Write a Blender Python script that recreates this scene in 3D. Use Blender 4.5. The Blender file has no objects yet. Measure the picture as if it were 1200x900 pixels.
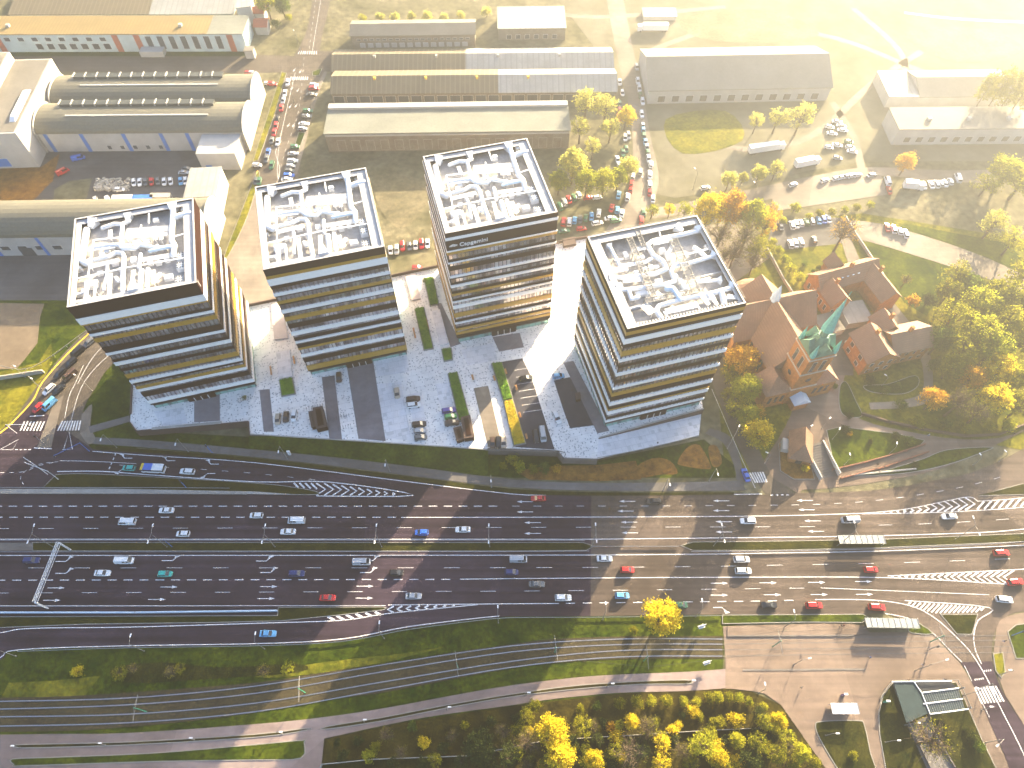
import bpy, math, random
import numpy as np
from mathutils import Vector, Matrix
from mathutils.geometry import tessellate_polygon
R = math.radians
random.seed(7); rng = np.random.default_rng(7)
sc = bpy.context.scene
COL = sc.collection
# ------------------------------------------------------------------ camera
CAMH, FPX, TH = 200.0, 824.1, R(58.12)
cd = bpy.data.cameras.new('camera'); cam = bpy.data.objects.new('camera', cd); COL.objects.link(cam)
cam.location = (0, 0, CAMH); cam.rotation_euler = (R(90) - TH, 0, 0)
cd.sensor_width = 36; cd.lens = 36 * FPX / 1200; cd.clip_start = 1; cd.clip_end = 6000
sc.camera = cam
# ------------------------------------------------------------------ light
SUN_AZ, SUN_EL = R(32.5), R(18.0)
S_DIR = Vector((math.sin(SUN_AZ) * math.cos(SUN_EL), math.cos(SUN_AZ) * math.cos(SUN_EL), math.sin(SUN_EL)))
w = bpy.data.worlds.new('World'); sc.world = w; w.use_nodes = True
nt = w.node_tree; bg = nt.nodes['Background']
sky = nt.nodes.new('ShaderNodeTexSky'); sky.sky_type = 'NISHITA'; sky.sun_disc = False
sky.sun_elevation = SUN_EL; sky.sun_rotation = SUN_AZ; sky.air_density = 1.0; sky.dust_density = 2.2; sky.ozone_density = 2.5
nt.links.new(sky.outputs[0], bg.inputs[0]); bg.inputs[1].default_value = 0.056
sd = bpy.data.lights.new('sun', 'SUN'); sd.energy = 5.0; sd.angle = R(0.5); sd.color = (1.0, 0.80, 0.50)
so = bpy.data.objects.new('sun', sd); COL.objects.link(so); so.rotation_euler = S_DIR.to_track_quat('Z', 'Y').to_euler(); so.location = (0, 0, 190)
sc.view_settings.view_transform = 'Standard'; sc.view_settings.look = 'None'
sc.view_settings.exposure = 3.4; sc.view_settings.gamma = 1.0
sc.cycles.use_denoising = True; sc.cycles.max_bounces = 6; sc.cycles.volume_bounces = 0; sc.cycles.transparent_max_bounces = 8
sc.cycles.sample_clamp_indirect = 4
HAZE_D, HAZE_G = 0.0010, 0.85
Z0 = -3.0     # streets and fields around the raised plaza (plaza paving is z = 0)
K = 0.8407
# ------------------------------------------------------------------ helpers
def G(px, py, z=Z0):
    X = (px - 600) / FPX; Y = (450 - py) / FPX
    c, s = math.cos(TH), math.sin(TH)
    dy = c + Y * s; dz = -s + Y * c
    t = (z - CAMH) / dz
    return (X * t, dy * t)
def PY(x, y, z):
    c, s = math.cos(TH), math.sin(TH)
    d = y * c - (z - CAMH) * s; u = y * s + (z - CAMH) * c
    return 600 + FPX * x / d, 450 - FPX * u / d
def height_at(x, y, py, zb):
    lo, hi = zb, zb + 120
    for _ in range(40):
        m = (lo + hi) / 2
        if PY(x, y, m)[1] > py: lo = m
        else: hi = m
    return (lo + hi) / 2
def smooth(pts, n=5, closed=False):
    P = [np.array(p, float) for p in pts]; out = []
    m = len(P)
    for i in range(m if closed else m - 1):
        if closed: a, b, c, d = P[i - 1], P[i], P[(i + 1) % m], P[(i + 2) % m]
        else: a, b, c, d = P[max(i - 1, 0)], P[i], P[i + 1], P[min(i + 2, m - 1)]
        for k in range(n):
            t = k / n
            out.append(tuple(0.5 * ((2 * b) + (-a + c) * t + (2 * a - 5 * b + 4 * c - d) * t * t + (-a + 3 * b - 3 * c + d) * t ** 3)))
    if not closed: out.append(tuple(P[-1]))
    return out
def offset(poly, d):
    P = [np.array(p[:2], float) for p in poly]; n = len(P)
    area = sum(P[i][0] * P[(i + 1) % n][1] - P[(i + 1) % n][0] * P[i][1] for i in range(n))
    sgn = 1 if area > 0 else -1; out = []
    for i in range(n):
        e1 = P[i] - P[i - 1]; e2 = P[(i + 1) % n] - P[i]
        e1 = e1 / (np.linalg.norm(e1) + 1e-9); e2 = e2 / (np.linalg.norm(e2) + 1e-9)
        n1 = np.array([-e1[1], e1[0]]) * sgn; n2 = np.array([-e2[1], e2[0]]) * sgn
        b = n1 + n2; L = np.linalg.norm(b)
        if L < 0.3: out.append(tuple(P[i] + n1 * d)); continue
        b = b / L; out.append(tuple(P[i] + b * d / max(0.45, b @ n1)))
    return out
class MB:
    def __init__(s): s.v = []; s.f = []
    def add(s, v, f):
        o = len(s.v); s.v += [tuple(map(float, p)) for p in v]; s.f += [tuple(i + o for i in q) for q in f]; return s
    def box(s, x, y, z, sx, sy, sz, rz=0.0, taper=1.0):
        """box standing on z (bottom), centred on x, y"""
        c, n = math.cos(rz), math.sin(rz); v = []
        for zz, k in ((z, 1.0), (z + sz, taper)):
            for a, b in ((-1, -1), (1, -1), (1, 1), (-1, 1)):
                px, py = a * sx * k / 2, b * sy * k / 2
                v.append((x + px * c - py * n, y + px * n + py * c, zz))
        return s.add(v, [(3, 2, 1, 0), (4, 5, 6, 7), (0, 1, 5, 4), (1, 2, 6, 5), (2, 3, 7, 6), (3, 0, 4, 7)])
    def b2(s, x0, x1, y0, y1, z0, z1): return s.box((x0 + x1) / 2, (y0 + y1) / 2, z0, x1 - x0, y1 - y0, z1 - z0)
    def prism(s, poly, z0, z1, top=True, bottom=True):
        n = len(poly); zz0 = z0 if hasattr(z0, '__len__') else [z0] * n; zz1 = z1 if hasattr(z1, '__len__') else [z1] * n
        v = [(p[0], p[1], zz0[i]) for i, p in enumerate(poly)] + [(p[0], p[1], zz1[i]) for i, p in enumerate(poly)]
        f = [(i, (i + 1) % n, n + (i + 1) % n, n + i) for i in range(n)]
        tri = tessellate_polygon([[Vector((p[0], p[1], 0)) for p in poly]])
        if top: f += [tuple(n + i for i in t) for t in tri]
        if bottom: f += [tuple(t) for t in tri]
        return s.add(v, f)
    def sheet(s, poly, z):
        n = len(poly); zz = z if hasattr(z, '__len__') else [z] * n
        pts = [(p[0], p[1], zz[i]) for i, p in enumerate(poly)]
        tri = tessellate_polygon([[Vector((p[0], p[1], 0)) for p in poly]]); out = []
        for t in tri:
            a, b, c = (np.array(pts[i][:2]) for i in t)
            cr = (b - a)[0] * (c - a)[1] - (b - a)[1] * (c - a)[0]
            out.append(tuple(t) if cr > 0 else tuple(reversed(t)))
        return s.add(pts, out)
    def tube(s, pts, r, n=8, joints=True, r2=None, flat=None):
        P = [Vector(p) for p in pts]
        rr = [r + ((r2 if r2 is not None else r) - r) * i / (len(P) - 1) for i in range(len(P))]
        for i in range(len(P) - 1):
            a, b = P[i], P[i + 1]; d = (b - a)
            if d.length < 1e-6: continue
            d.normalize()
            up = Vector((0, 0, 1)) if abs(d.z) < 0.95 else Vector((1, 0, 0))
            u = d.cross(up).normalized(); w_ = u.cross(d)
            v = []
            for q, c_ in ((a, rr[i]), (b, rr[i + 1])):
                for k in range(n):
                    t = 2 * math.pi * (k + (0.5 if n == 4 else 0)) / n
                    v.append(q + u * math.cos(t) * c_ + w_ * math.sin(t) * c_ * (flat or 1))
            f = [(k, (k + 1) % n, n + (k + 1) % n, n + k) for k in range(n)] + [tuple(range(n)), tuple(range(2 * n - 1, n - 1, -1))]
            s.add(v, f)
            if joints and i > 0 and n > 5: s.ball(a, rr[i] * 0.99, n)
        return s
    def ball(s, c, r, n=8, sz=1.0):
        m = max(3, n // 2); v = []; f = []
        for i in range(m + 1):
            ph = math.pi * i / m
            for k in range(n):
                t = 2 * math.pi * k / n
                v.append((c[0] + r * math.sin(ph) * math.cos(t), c[1] + r * math.sin(ph) * math.sin(t), c[2] + r * sz * math.cos(ph)))
        for i in range(m):
            for k in range(n): f.append((i * n + k, (i + 1) * n + k, (i + 1) * n + (k + 1) % n, i * n + (k + 1) % n))
        return s.add(v, f)
    def cone(s, c, r, h, n=8, rz=0.0, r1=0.0):
        v = [(c[0] + r * math.cos(rz + 2 * math.pi * k / n), c[1] + r * math.sin(rz + 2 * math.pi * k / n), c[2]) for k in range(n)]
        v += [(c[0] + r1 * math.cos(rz + 2 * math.pi * k / n), c[1] + r1 * math.sin(rz + 2 * math.pi * k / n), c[2] + h) for k in range(n)]
        return s.add(v, [(k, (k + 1) % n, n + (k + 1) % n, n + k) for k in range(n)] + [tuple(range(n)), tuple(range(2 * n - 1, n - 1, -1))])
    def strip(s, pts, wd, z, dash=None):
        """painted strip along a polyline of world points; dash = (on, off) metres"""
        P = [np.array(p[:2], float) for p in pts]
        segs = []
        if dash is None: segs = [P]
        else:
            L = [0.0]
            for a, b in zip(P, P[1:]): L.append(L[-1] + np.linalg.norm(b - a))
            def at(t):
                for i in range(len(P) - 1):
                    if t <= L[i + 1] + 1e-9: return P[i] + (P[i + 1] - P[i]) * ((t - L[i]) / max(1e-9, L[i + 1] - L[i]))
                return P[-1]
            t = 0
            while t + dash[0] < L[-1]: segs.append([at(t), at(t + dash[0])]); t += dash[0] + dash[1]
        for q in segs:
            n = len(q); v = []
            for i in range(n):
                d = q[min(i + 1, n - 1)] - q[max(i - 1, 0)]; d = d / (np.linalg.norm(d) + 1e-9); nn = np.array([-d[1], d[0]]) * wd / 2
                v += [(*(q[i] - nn), z), (*(q[i] + nn), z)]
            s.add(v, [(2 * i, 2 * i + 2, 2 * i + 3, 2 * i + 1) for i in range(n - 1)])
        return s
    def build(s, name, m, parent=None, smooth_=False, loc=None):
        me = bpy.data.meshes.new(name); me.from_pydata(s.v, [], s.f); me.update()
        if smooth_:
            for p in me.polygons: p.use_smooth = True
        if m is not None: me.materials.append(m)
        o = bpy.data.objects.new(name, me); COL.objects.link(o)
        if parent is not None: o.parent = parent
        if loc is not None: o.location = loc
        return o
def tag(o, label=None, cat=None, group=None, kind=None):
    if label: o['label'] = label
    if cat: o['category'] = cat
    if group: o['group'] = group
    if kind: o['kind'] = kind
    return o
def thing(name, label, cat, loc=(0, 0, 0), rz=0.0, group=None):
    o = bpy.data.objects.new(name, None); COL.objects.link(o); o.empty_display_size = 0.5
    o.location = loc; o.rotation_euler = (0, 0, rz)
    return tag(o, label, cat, group)
def struct(name, mb, m): return tag(mb.build(name, m), kind='structure')
def copy_tree(o, parent=None):
    c = o.copy(); COL.objects.link(c)
    if parent is not None: c.parent = parent
    for ch in o.children: copy_tree(ch, c)
    return c
ORD = ['first', 'second', 'third', 'fourth', 'fifth', 'sixth', 'seventh', 'eighth', 'ninth', 'tenth', 'eleventh', 'twelfth', 'thirteenth', 'fourteenth', 'fifteenth', 'sixteenth', 'seventeenth', 'eighteenth', 'nineteenth', 'twentieth', 'twenty-first', 'twenty-second', 'twenty-third', 'twenty-fourth', 'twenty-fifth', 'twenty-sixth', 'twenty-seventh', 'twenty-eighth', 'twenty-ninth', 'thirtieth', 'thirty-first', 'thirty-second', 'thirty-third', 'thirty-fourth', 'thirty-fifth', 'thirty-sixth', 'thirty-seventh', 'thirty-eighth', 'thirty-ninth', 'fortieth']
# ------------------------------------------------------------------ materials
M = {}
def mat(name, col, rough=0.85, var=0.25, scale=0.3, metal=0.0, detail=6, bump=0.0, col2=None, spec=0.3, var2=None, hue=0.0):
    """base colour broken up by world-space noise at two scales"""
    m = bpy.data.materials.new(name); m.use_nodes = True; nt = m.node_tree; N = nt.nodes; L = nt.links
    b = N['Principled BSDF']; b.inputs['Roughness'].default_value = rough; b.inputs['Metallic'].default_value = metal
    b.inputs['Specular IOR Level'].default_value = spec
    g = N.new('ShaderNodeNewGeometry')
    n1 = N.new('ShaderNodeTexNoise'); n1.inputs['Scale'].default_value = scale; n1.inputs['Detail'].default_value = detail; n1.inputs['Roughness'].default_value = 0.65
    L.new(g.outputs['Position'], n1.inputs['Vector'])
    rp = N.new('ShaderNodeValToRGB'); L.new(n1.outputs['Fac'], rp.inputs['Fac'])
    e = rp.color_ramp.elements; e[0].position = 0.32; e[1].position = 0.68
    c2 = col2 or tuple(min(1, c * (1 + var)) for c in col); c1 = tuple(c * (1 - var) for c in col) if not col2 else col
    e[0].color = (*c1, 1); e[1].color = (*c2, 1)
    out = rp.outputs['Color']
    if var2:
        n2 = N.new('ShaderNodeTexNoise'); n2.inputs['Scale'].default_value = scale * 9; n2.inputs['Detail'].default_value = 3
        L.new(g.outputs['Position'], n2.inputs['Vector'])
        mr = N.new('ShaderNodeMapRange'); mr.inputs[1].default_value = 0.3; mr.inputs[2].default_value = 0.7; mr.inputs[3].default_value = 1 - var2; mr.inputs[4].default_value = 1 + var2
        L.new(n2.outputs['Fac'], mr.inputs[0])
        mx = N.new('ShaderNodeVectorMath'); mx.operation = 'SCALE'; L.new(out, mx.inputs[0]); L.new(mr.outputs[0], mx.inputs['Scale']); out = mx.outputs[0]
    L.new(out, b.inputs['Base Color'])
    if bump:
        bp = N.new('ShaderNodeBump'); bp.inputs['Strength'].default_value = bump; bp.inputs['Distance'].default_value = 0.3
        L.new(n1.outputs['Fac'], bp.inputs['Height']); L.new(bp.outputs[0], b.inputs['Normal'])
    M[name] = m; return m
def stripes(name, col, col2, period, width, rz=0.0, rough=0.7, var=0.2, axis='X', metal=0.0, spec=0.3):
    """profiled sheet metal / planks: lines every `period` metres of the object's own axis"""
    m = mat(name, col, rough, var, 0.15, metal, spec=spec, var2=0.08); N = m.node_tree.nodes; L = m.node_tree.links; b = N['Principled BSDF']
    tc = N.new('ShaderNodeTexCoord'); sp = N.new('ShaderNodeSeparateXYZ'); L.new(tc.outputs['Object'], sp.inputs[0])
    a = N.new('ShaderNodeMath'); a.operation = 'DIVIDE'; L.new(sp.outputs[axis], a.inputs[0]); a.inputs[1].default_value = period
    f = N.new('ShaderNodeMath'); f.operation = 'FRACT'; L.new(a.outputs[0], f.inputs[0])
    c = N.new('ShaderNodeMath'); c.operation = 'LESS_THAN'; L.new(f.outputs[0], c.inputs[0]); c.inputs[1].default_value = width
    prev = b.inputs['Base Color'].links[0].from_socket
    mx = N.new('ShaderNodeMix'); mx.data_type = 'RGBA'; L.new(c.outputs[0], mx.inputs[0]); L.new(prev, mx.inputs[6]); mx.inputs[7].default_value = (*col2, 1)
    L.new(mx.outputs[2], b.inputs['Base Color']); return m
def speckle(name, base, dark, cell, dens, big=None):
    """paving of small stones with scattered dark ones"""
    m = mat(name, base, 0.8, 0.10, 0.08, var2=0.06); N = m.node_tree.nodes; L = m.node_tree.links; b = N['Principled BSDF']
    g = N.new('ShaderNodeNewGeometry')
    rot = N.new('ShaderNodeVectorRotate'); rot.rotation_type = 'Z_AXIS'; rot.inputs['Angle'].default_value = R(-14.8); L.new(g.outputs['Position'], rot.inputs['Vector'])
    dv = N.new('ShaderNodeVectorMath'); dv.operation = 'DIVIDE'; L.new(rot.outputs[0], dv.inputs[0]); dv.inputs[1].default_value = (cell, cell, 1000)
    fl = N.new('ShaderNodeVectorMath'); fl.operation = 'FLOOR'; L.new(dv.outputs[0], fl.inputs[0])
    wn = N.new('ShaderNodeTexWhiteNoise'); wn.noise_dimensions = '2D'; L.new(fl.outputs[0], wn.inputs['Vector'])
    lt = N.new('ShaderNodeMath'); lt.operation = 'LESS_THAN'; L.new(wn.outputs['Value'], lt.inputs[0]); lt.inputs[1].default_value = dens
    prev = b.inputs['Base Color'].links[0].from_socket
    mx = N.new('ShaderNodeMix'); mx.data_type = 'RGBA'; L.new(lt.outputs[0], mx.inputs[0]); L.new(prev, mx.inputs[6]); mx.inputs[7].default_value = (*dark, 1)
    # slab joints
    br = N.new('ShaderNodeTexBrick'); br.inputs['Scale'].default_value = 1.0; br.inputs['Brick Width'].default_value = 3.6; br.inputs['Row Height'].default_value = 2.4
    br.inputs['Mortar Size'].default_value = 0.05; br.inputs['Color1'].default_value = (1, 1, 1, 1); br.inputs['Color2'].default_value = (0.93, 0.93, 0.93, 1); br.inputs['Mortar'].default_value = (0.72, 0.72, 0.72, 1)
    L.new(rot.outputs[0], br.inputs['Vector'])
    mu = N.new('ShaderNodeMix'); mu.data_type = 'RGBA'; mu.blend_type = 'MULTIPLY'; mu.inputs[0].default_value = 1; L.new(mx.outputs[2], mu.inputs[6]); L.new(br.outputs[0], mu.inputs[7])
    L.new(mu.outputs[2], b.inputs['Base Color']); return m
def asphalt(name, base, wear=0.18, ang=0.0):
    """asphalt with long tyre-worn streaks, patches and cracks"""
    m = mat(name, base, 0.75, 0.22, 0.06, var2=0.10, spec=0.06); N = m.node_tree.nodes; L = m.node_tree.links; b = N['Principled BSDF']
    g = N.new('ShaderNodeNewGeometry'); mp = N.new('ShaderNodeMapping'); mp.inputs['Rotation'].default_value = (0, 0, ang); mp.inputs['Scale'].default_value = (0.012, 0.75, 1)
    L.new(g.outputs['Position'], mp.inputs[0]); n = N.new('ShaderNodeTexNoise'); n.inputs['Scale'].default_value = 1; n.inputs['Detail'].default_value = 4; L.new(mp.outputs[0], n.inputs['Vector'])
    mr = N.new('ShaderNodeMapRange'); mr.inputs[1].default_value = 0.3; mr.inputs[2].default_value = 0.7; mr.inputs[3].default_value = 1 - wear; mr.inputs[4].default_value = 1 + wear; L.new(n.outputs['Fac'], mr.inputs[0])
    vo = N.new('ShaderNodeTexVoronoi'); vo.feature = 'F1'; vo.inputs['Scale'].default_value = 0.035; L.new(g.outputs['Position'], vo.inputs['Vector'])
    sp = N.new('ShaderNodeSeparateXYZ'); L.new(vo.outputs['Color'], sp.inputs[0])
    m2 = N.new('ShaderNodeMapRange'); m2.inputs[3].default_value = 0.80; m2.inputs[4].default_value = 1.16; L.new(sp.outputs[0], m2.inputs[0])
    mm = N.new('ShaderNodeMath'); mm.operation = 'MULTIPLY'; L.new(mr.outputs[0], mm.inputs[0]); L.new(m2.outputs[0], mm.inputs[1])
    prev = b.inputs['Base Color'].links[0].from_socket
    sc_ = N.new('ShaderNodeVectorMath'); sc_.operation = 'SCALE'; L.new(prev, sc_.inputs[0]); L.new(mm.outputs[0], sc_.inputs['Scale']); L.new(sc_.outputs[0], b.inputs['Base Color'])
    return m
def leafmat(name, c1, c2, tr=0.45):
    m = bpy.data.materials.new(name); m.use_nodes = True; N = m.node_tree.nodes; L = m.node_tree.links
    N.remove(N['Principled BSDF']); out = N['Material Output']
    g = N.new('ShaderNodeNewGeometry'); oi = N.new('ShaderNodeObjectInfo')
    n = N.new('ShaderNodeTexNoise'); n.inputs['Scale'].default_value = 0.55; n.inputs['Detail'].default_value = 4; L.new(g.outputs['Position'], n.inputs['Vector'])
    ad = N.new('ShaderNodeMath'); ad.operation = 'MULTIPLY_ADD'; ad.inputs[1].default_value = 0.35; L.new(g.outputs['Random Per Island'], ad.inputs[0]); L.new(n.outputs['Fac'], ad.inputs[2])
    a2 = N.new('ShaderNodeMath'); a2.operation = 'MULTIPLY_ADD'; a2.inputs[1].default_value = 0.3; L.new(oi.outputs['Random'], a2.inputs[0]); L.new(ad.outputs[0], a2.inputs[2])
    rp = N.new('ShaderNodeValToRGB'); L.new(a2.outputs[0], rp.inputs[0]); e = rp.color_ramp.elements; e[0].position = 0.5; e[1].position = 1.1
    e[0].color = (*c1, 1); e[1].color = (*c2, 1)
    d = N.new('ShaderNodeBsdfDiffuse'); t = N.new('ShaderNodeBsdfTranslucent'); mx = N.new('ShaderNodeMixShader'); mx.inputs[0].default_value = tr
    L.new(rp.outputs[0], d.inputs[0]); L.new(rp.outputs[0], t.inputs[0]); L.new(d.outputs[0], mx.inputs[1]); L.new(t.outputs[0], mx.inputs[2]); L.new(mx.outputs[0], out.inputs[0])
    M[name] = m; return m
def paint(name, col, rough=0.3, metal=0.0, var=0.04, spec=0.5): return mat(name, col, rough, var, 1.0, metal, spec=spec)
mat('grass', (0.010, 0.026, 0.002), 0.95, scale=0.13, col2=(0.065, 0.080, 0.006), var2=0.50, bump=0.5, spec=0.02)
mat('grass_dry', (0.045, 0.062, 0.006), 0.95, scale=0.10, col2=(0.19, 0.165, 0.015), var2=0.40, bump=0.4, spec=0.03)
mat('grass_dark', (0.010, 0.016, 0.003), 0.95, scale=0.25, col2=(0.045, 0.042, 0.008), var2=0.5, bump=0.6, spec=0.03)
mat('scrub', (0.012, 0.011, 0.004), 0.95, scale=0.22, col2=(0.060, 0.048, 0.008), var2=0.5, bump=0.8, spec=0.03)
mat('mud', (0.07, 0.065, 0.03), 0.95, scale=0.09, col2=(0.19, 0.16, 0.095), var2=0.3); mat('dirt', (0.13, 0.10, 0.07), 0.95, scale=0.06, col2=(0.22, 0.17, 0.12), var2=0.15, spec=0.03)
mat('field', (0.060, 0.060, 0.028), 0.95, scale=0.045, col2=(0.185, 0.165, 0.105), var2=0.38, bump=0.3, spec=0.03)
mat('rust_leaves', (0.10, 0.045, 0.015), 0.95, scale=0.5, col2=(0.30, 0.15, 0.03), var2=0.35, spec=0.03)
asphalt('asphalt', (0.038, 0.027, 0.038), 0.36); asphalt('asphalt_sunlit', (0.092, 0.072, 0.060), 0.26); asphalt('asphalt_old', (0.105, 0.088, 0.072), 0.14); asphalt('asphalt_yard', (0.10, 0.095, 0.095), 0.12)
asphalt('asphalt_blue', (0.060, 0.060, 0.075), 0.05); asphalt('path_violet', (0.20, 0.185, 0.20), 0.05); asphalt('footway', (0.135, 0.125, 0.118), 0.08)
asphalt('square_paving', (0.165, 0.125, 0.10), 0.14); asphalt('footpath_pink', (0.21, 0.165, 0.155), 0.08); asphalt('court', (0.20, 0.17, 0.14), 0.10)
speckle('plaza_paving', (0.82, 0.80, 0.78), (0.34, 0.33, 0.34), 0.34, 0.075)
speckle('slabs', (0.74, 0.73, 0.75), (0.6, 0.6, 0.61), 1.2, 0.12)
mat('slab_pink', (0.50, 0.44, 0.43), 0.8, 0.1, 0.5, var2=0.08)
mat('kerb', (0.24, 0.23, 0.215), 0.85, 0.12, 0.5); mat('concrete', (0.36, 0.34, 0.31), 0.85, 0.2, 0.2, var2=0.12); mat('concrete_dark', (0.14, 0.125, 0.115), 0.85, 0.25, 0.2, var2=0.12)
mat('brown_wall', (0.085, 0.055, 0.045), 0.8, 0.15, 0.3); mat('ballast', (0.032, 0.024, 0.012), 0.95, scale=0.15, col2=(0.065, 0.052, 0.022), var2=0.35)
mat('line_white', (0.66, 0.65, 0.65), 0.6, 0.25, 0.9, var2=0.2); mat('line_yellow', (0.75, 0.50, 0.05), 0.6, 0.1, 1.0); mat('red_garden_brick', (0.20, 0.085, 0.055), 0.85, 0.2, 0.8); mat('red_paint', (0.25, 0.06, 0.05), 0.7, 0.2, 0.8)
paint('white_metal', (0.80, 0.80, 0.80), 0.35); paint('grey_metal', (0.30, 0.31, 0.33), 0.4, 0.3); paint('dark_metal', (0.04, 0.042, 0.045), 0.45, 0.3); paint('steel', (0.45, 0.45, 0.46), 0.3, 0.9)
paint('duct', (0.74, 0.75, 0.77), 0.38, 0.0, 0.06); paint('duct_blue', (0.50, 0.62, 0.74), 0.35); paint('orange_wood', (0.55, 0.27, 0.09), 0.6); paint('green_metal', (0.03, 0.30, 0.20), 0.4)
paint('fascia_dark', (0.020, 0.006, 0.004), 0.6, 0.0, 0.1, 0.06); paint('fascia_white', (0.93, 0.90, 0.85), 0.45); paint('fascia_ochre', (0.44, 0.235, 0.02), 0.4, 0.0, 0.08)
paint('mullion', (0.035, 0.03, 0.03), 0.4, 0.3); mat('roof_deck', (0.36, 0.345, 0.335), 0.9, 0.25, 0.4, var2=0.15); mat('roof_rim', (0.38, 0.38, 0.39), 0.7, 0.1, 0.6)
def glass(name, col, rough=0.12, metal=0.0, cell=1.35, var=0.5, col2=None):
    m = mat(name, col, rough, 0.1, 0.2, metal, spec=0.8); N = m.node_tree.nodes; L = m.node_tree.links; b = N['Principled BSDF']
    tc = N.new('ShaderNodeTexCoord'); dv = N.new('ShaderNodeVectorMath'); dv.operation = 'DIVIDE'; L.new(tc.outputs['Object'], dv.inputs[0]); dv.inputs[1].default_value = (cell, cell, 4.4)
    fl = N.new('ShaderNodeVectorMath'); fl.operation = 'FLOOR'; L.new(dv.outputs[0], fl.inputs[0]); wn = N.new('ShaderNodeTexWhiteNoise'); wn.noise_dimensions = '3D'; L.new(fl.outputs[0], wn.inputs['Vector'])
    rp = N.new('ShaderNodeValToRGB'); L.new(wn.outputs['Value'], rp.inputs[0]); e = rp.color_ramp.elements
    e[0].position = 0.0; e[0].color = (*[c * (1 - var) for c in col], 1); e[1].position = 0.35; e[1].color = (*col, 1); x = e.new(0.9); x.color = (*(col2 or [c * (1 + var * 0.5) for c in col]), 1)
    L.new(rp.outputs[0], b.inputs['Base Color']); return m
glass('tower_glass', (0.50, 0.42, 0.41), 0.10, 0.75, var=0.6, col2=(0.72, 0.66, 0.60)); glass('green_glass', (0.22, 0.42, 0.36), 0.08, 0.3); glass('window_glass', (0.06, 0.07, 0.08), 0.12, 0.1); paint('car_glass', (0.012, 0.015, 0.02), 0.06, 0, 0.0, 0.8)
paint('wheel', (0.012, 0.012, 0.012), 0.7); paint('headlight', (0.75, 0.75, 0.72), 0.15); paint('tail_light', (0.35, 0.01, 0.01), 0.25)
CARC = {'white': (0.78, 0.78, 0.78), 'silver': (0.42, 0.43, 0.45), 'grey': (0.14, 0.145, 0.15), 'black': (0.012, 0.012, 0.014), 'red': (0.48, 0.02, 0.02), 'blue': (0.03, 0.12, 0.50), 'light blue': (0.12, 0.36, 0.62), 'navy': (0.015, 0.025, 0.12), 'teal': (0.02, 0.38, 0.33), 'green': (0.05, 0.16, 0.08), 'beige': (0.45, 0.36, 0.27), 'brown': (0.07, 0.04, 0.025), 'purple': (0.12, 0.08, 0.32), 'lime green': (0.12, 0.38, 0.10)}
for k, c in CARC.items(): paint('paint_' + k.replace(' ', '_'), c, 0.25, 0.15 if k in ('silver', 'grey') else 0.0, 0.02, 0.6)
mat('haze_paled_ground', (0.09, 0.085, 0.05), 0.95, scale=0.03, col2=(0.19, 0.175, 0.13), var2=0.12, spec=0.03); mat('roof_pale', (0.20, 0.19, 0.165), 0.9, 0.12, 0.1, var2=0.06)  # ground and far warehouse roofs paled to imitate haze washout
mat('stone_pale', (0.5, 0.48, 0.42), 0.85, 0.2, 0.3)
# ------------------------------------------------------------------ ground, roads, markings
def gp(pts, z=Z0): return [G(x, y, z) for x, y in pts]
LV = {}
def area(name, pts, mt, lvl, z=Z0, sm=False, n=4):
    LV[lvl] = LV.get(lvl, 0) + 1
    if sm: pts = smooth(pts, n, True)
    zz = z + lvl * 0.02 + LV[lvl] * 0.0011
    return struct(name, MB().sheet(gp(pts, z), zz), M[mt])
def island(name, pts, mt='grass', h=0.14, sm=False, z=Z0, base=0.04):
    if sm: pts = smooth(pts, 4, True)
    P = gp(pts, z)
    k = MB().prism(P, z + base, z + base + h, bottom=False); struct('kerb', k, M['kerb'])
    struct(name, MB().sheet(offset(P, 0.22), z + base + h + 0.02), M[mt])
g0 = MB(); g0.sheet([(-1500, -500), (1500, -500), (1500, 1600), (-1500, 1600)], Z0); struct('ground', g0, M['field'])
# fields and verges
area('grass_field', [(-60, 352), (125, 350), (160, 420), (160, 545), (-60, 545)], 'grass', 1)
area('dirt_field', [(-60, 354), (52, 356), (47, 372), (44, 402), (30, 420), (20, 432), (-60, 436)], 'dirt', 2)
area('grass_verge', [(-60, 450), (45, 425), (60, 402), (62, 425), (30, 480), (0, 512), (-60, 560)], 'grass_dry', 2)
area('factory_yard', [(-60, 296), (90, 292), (200, 290), (235, 330), (100, 352), (-60, 352)], 'asphalt_yard', 2)
area('yard', [(40, 178), (250, 176), (262, 200), (240, 245), (20, 245), (-20, 245)], 'asphalt_yard', 2)
area('bare_soil', [(0, 196), (48, 196), (70, 180), (62, 212), (38, 236), (0, 236)], 'rust_leaves', 3)
area('grass_patch', [(64, 222), (82, 212), (108, 209), (100, 238), (62, 240)], 'field', 3)
area('factory_lane', [(-60, 66), (300, 64), (350, 66), (345, 84), (298, 86), (76, 84), (-60, 82)], 'asphalt_old', 2)
area('green_verge', [(-60, 61), (292, 60), (292, 66), (-60, 66)], 'grass', 3)
area('north_meadow', [(395, 120), (530, 120), (690, 180), (760, 150), (1000, 190), (1240, 200), (1240, 310), (900, 260), (650, 240), (480, 290), (330, 300), (350, 200)], 'field', 1)
area('haze_paled_ground', smooth([(690, -60), (700, 60), (745, 200), (790, 232), (900, 212), (1010, 190), (1230, 190), (1400, 190), (1400, -60)], 2, True), 'haze_paled_ground', 2)
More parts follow.
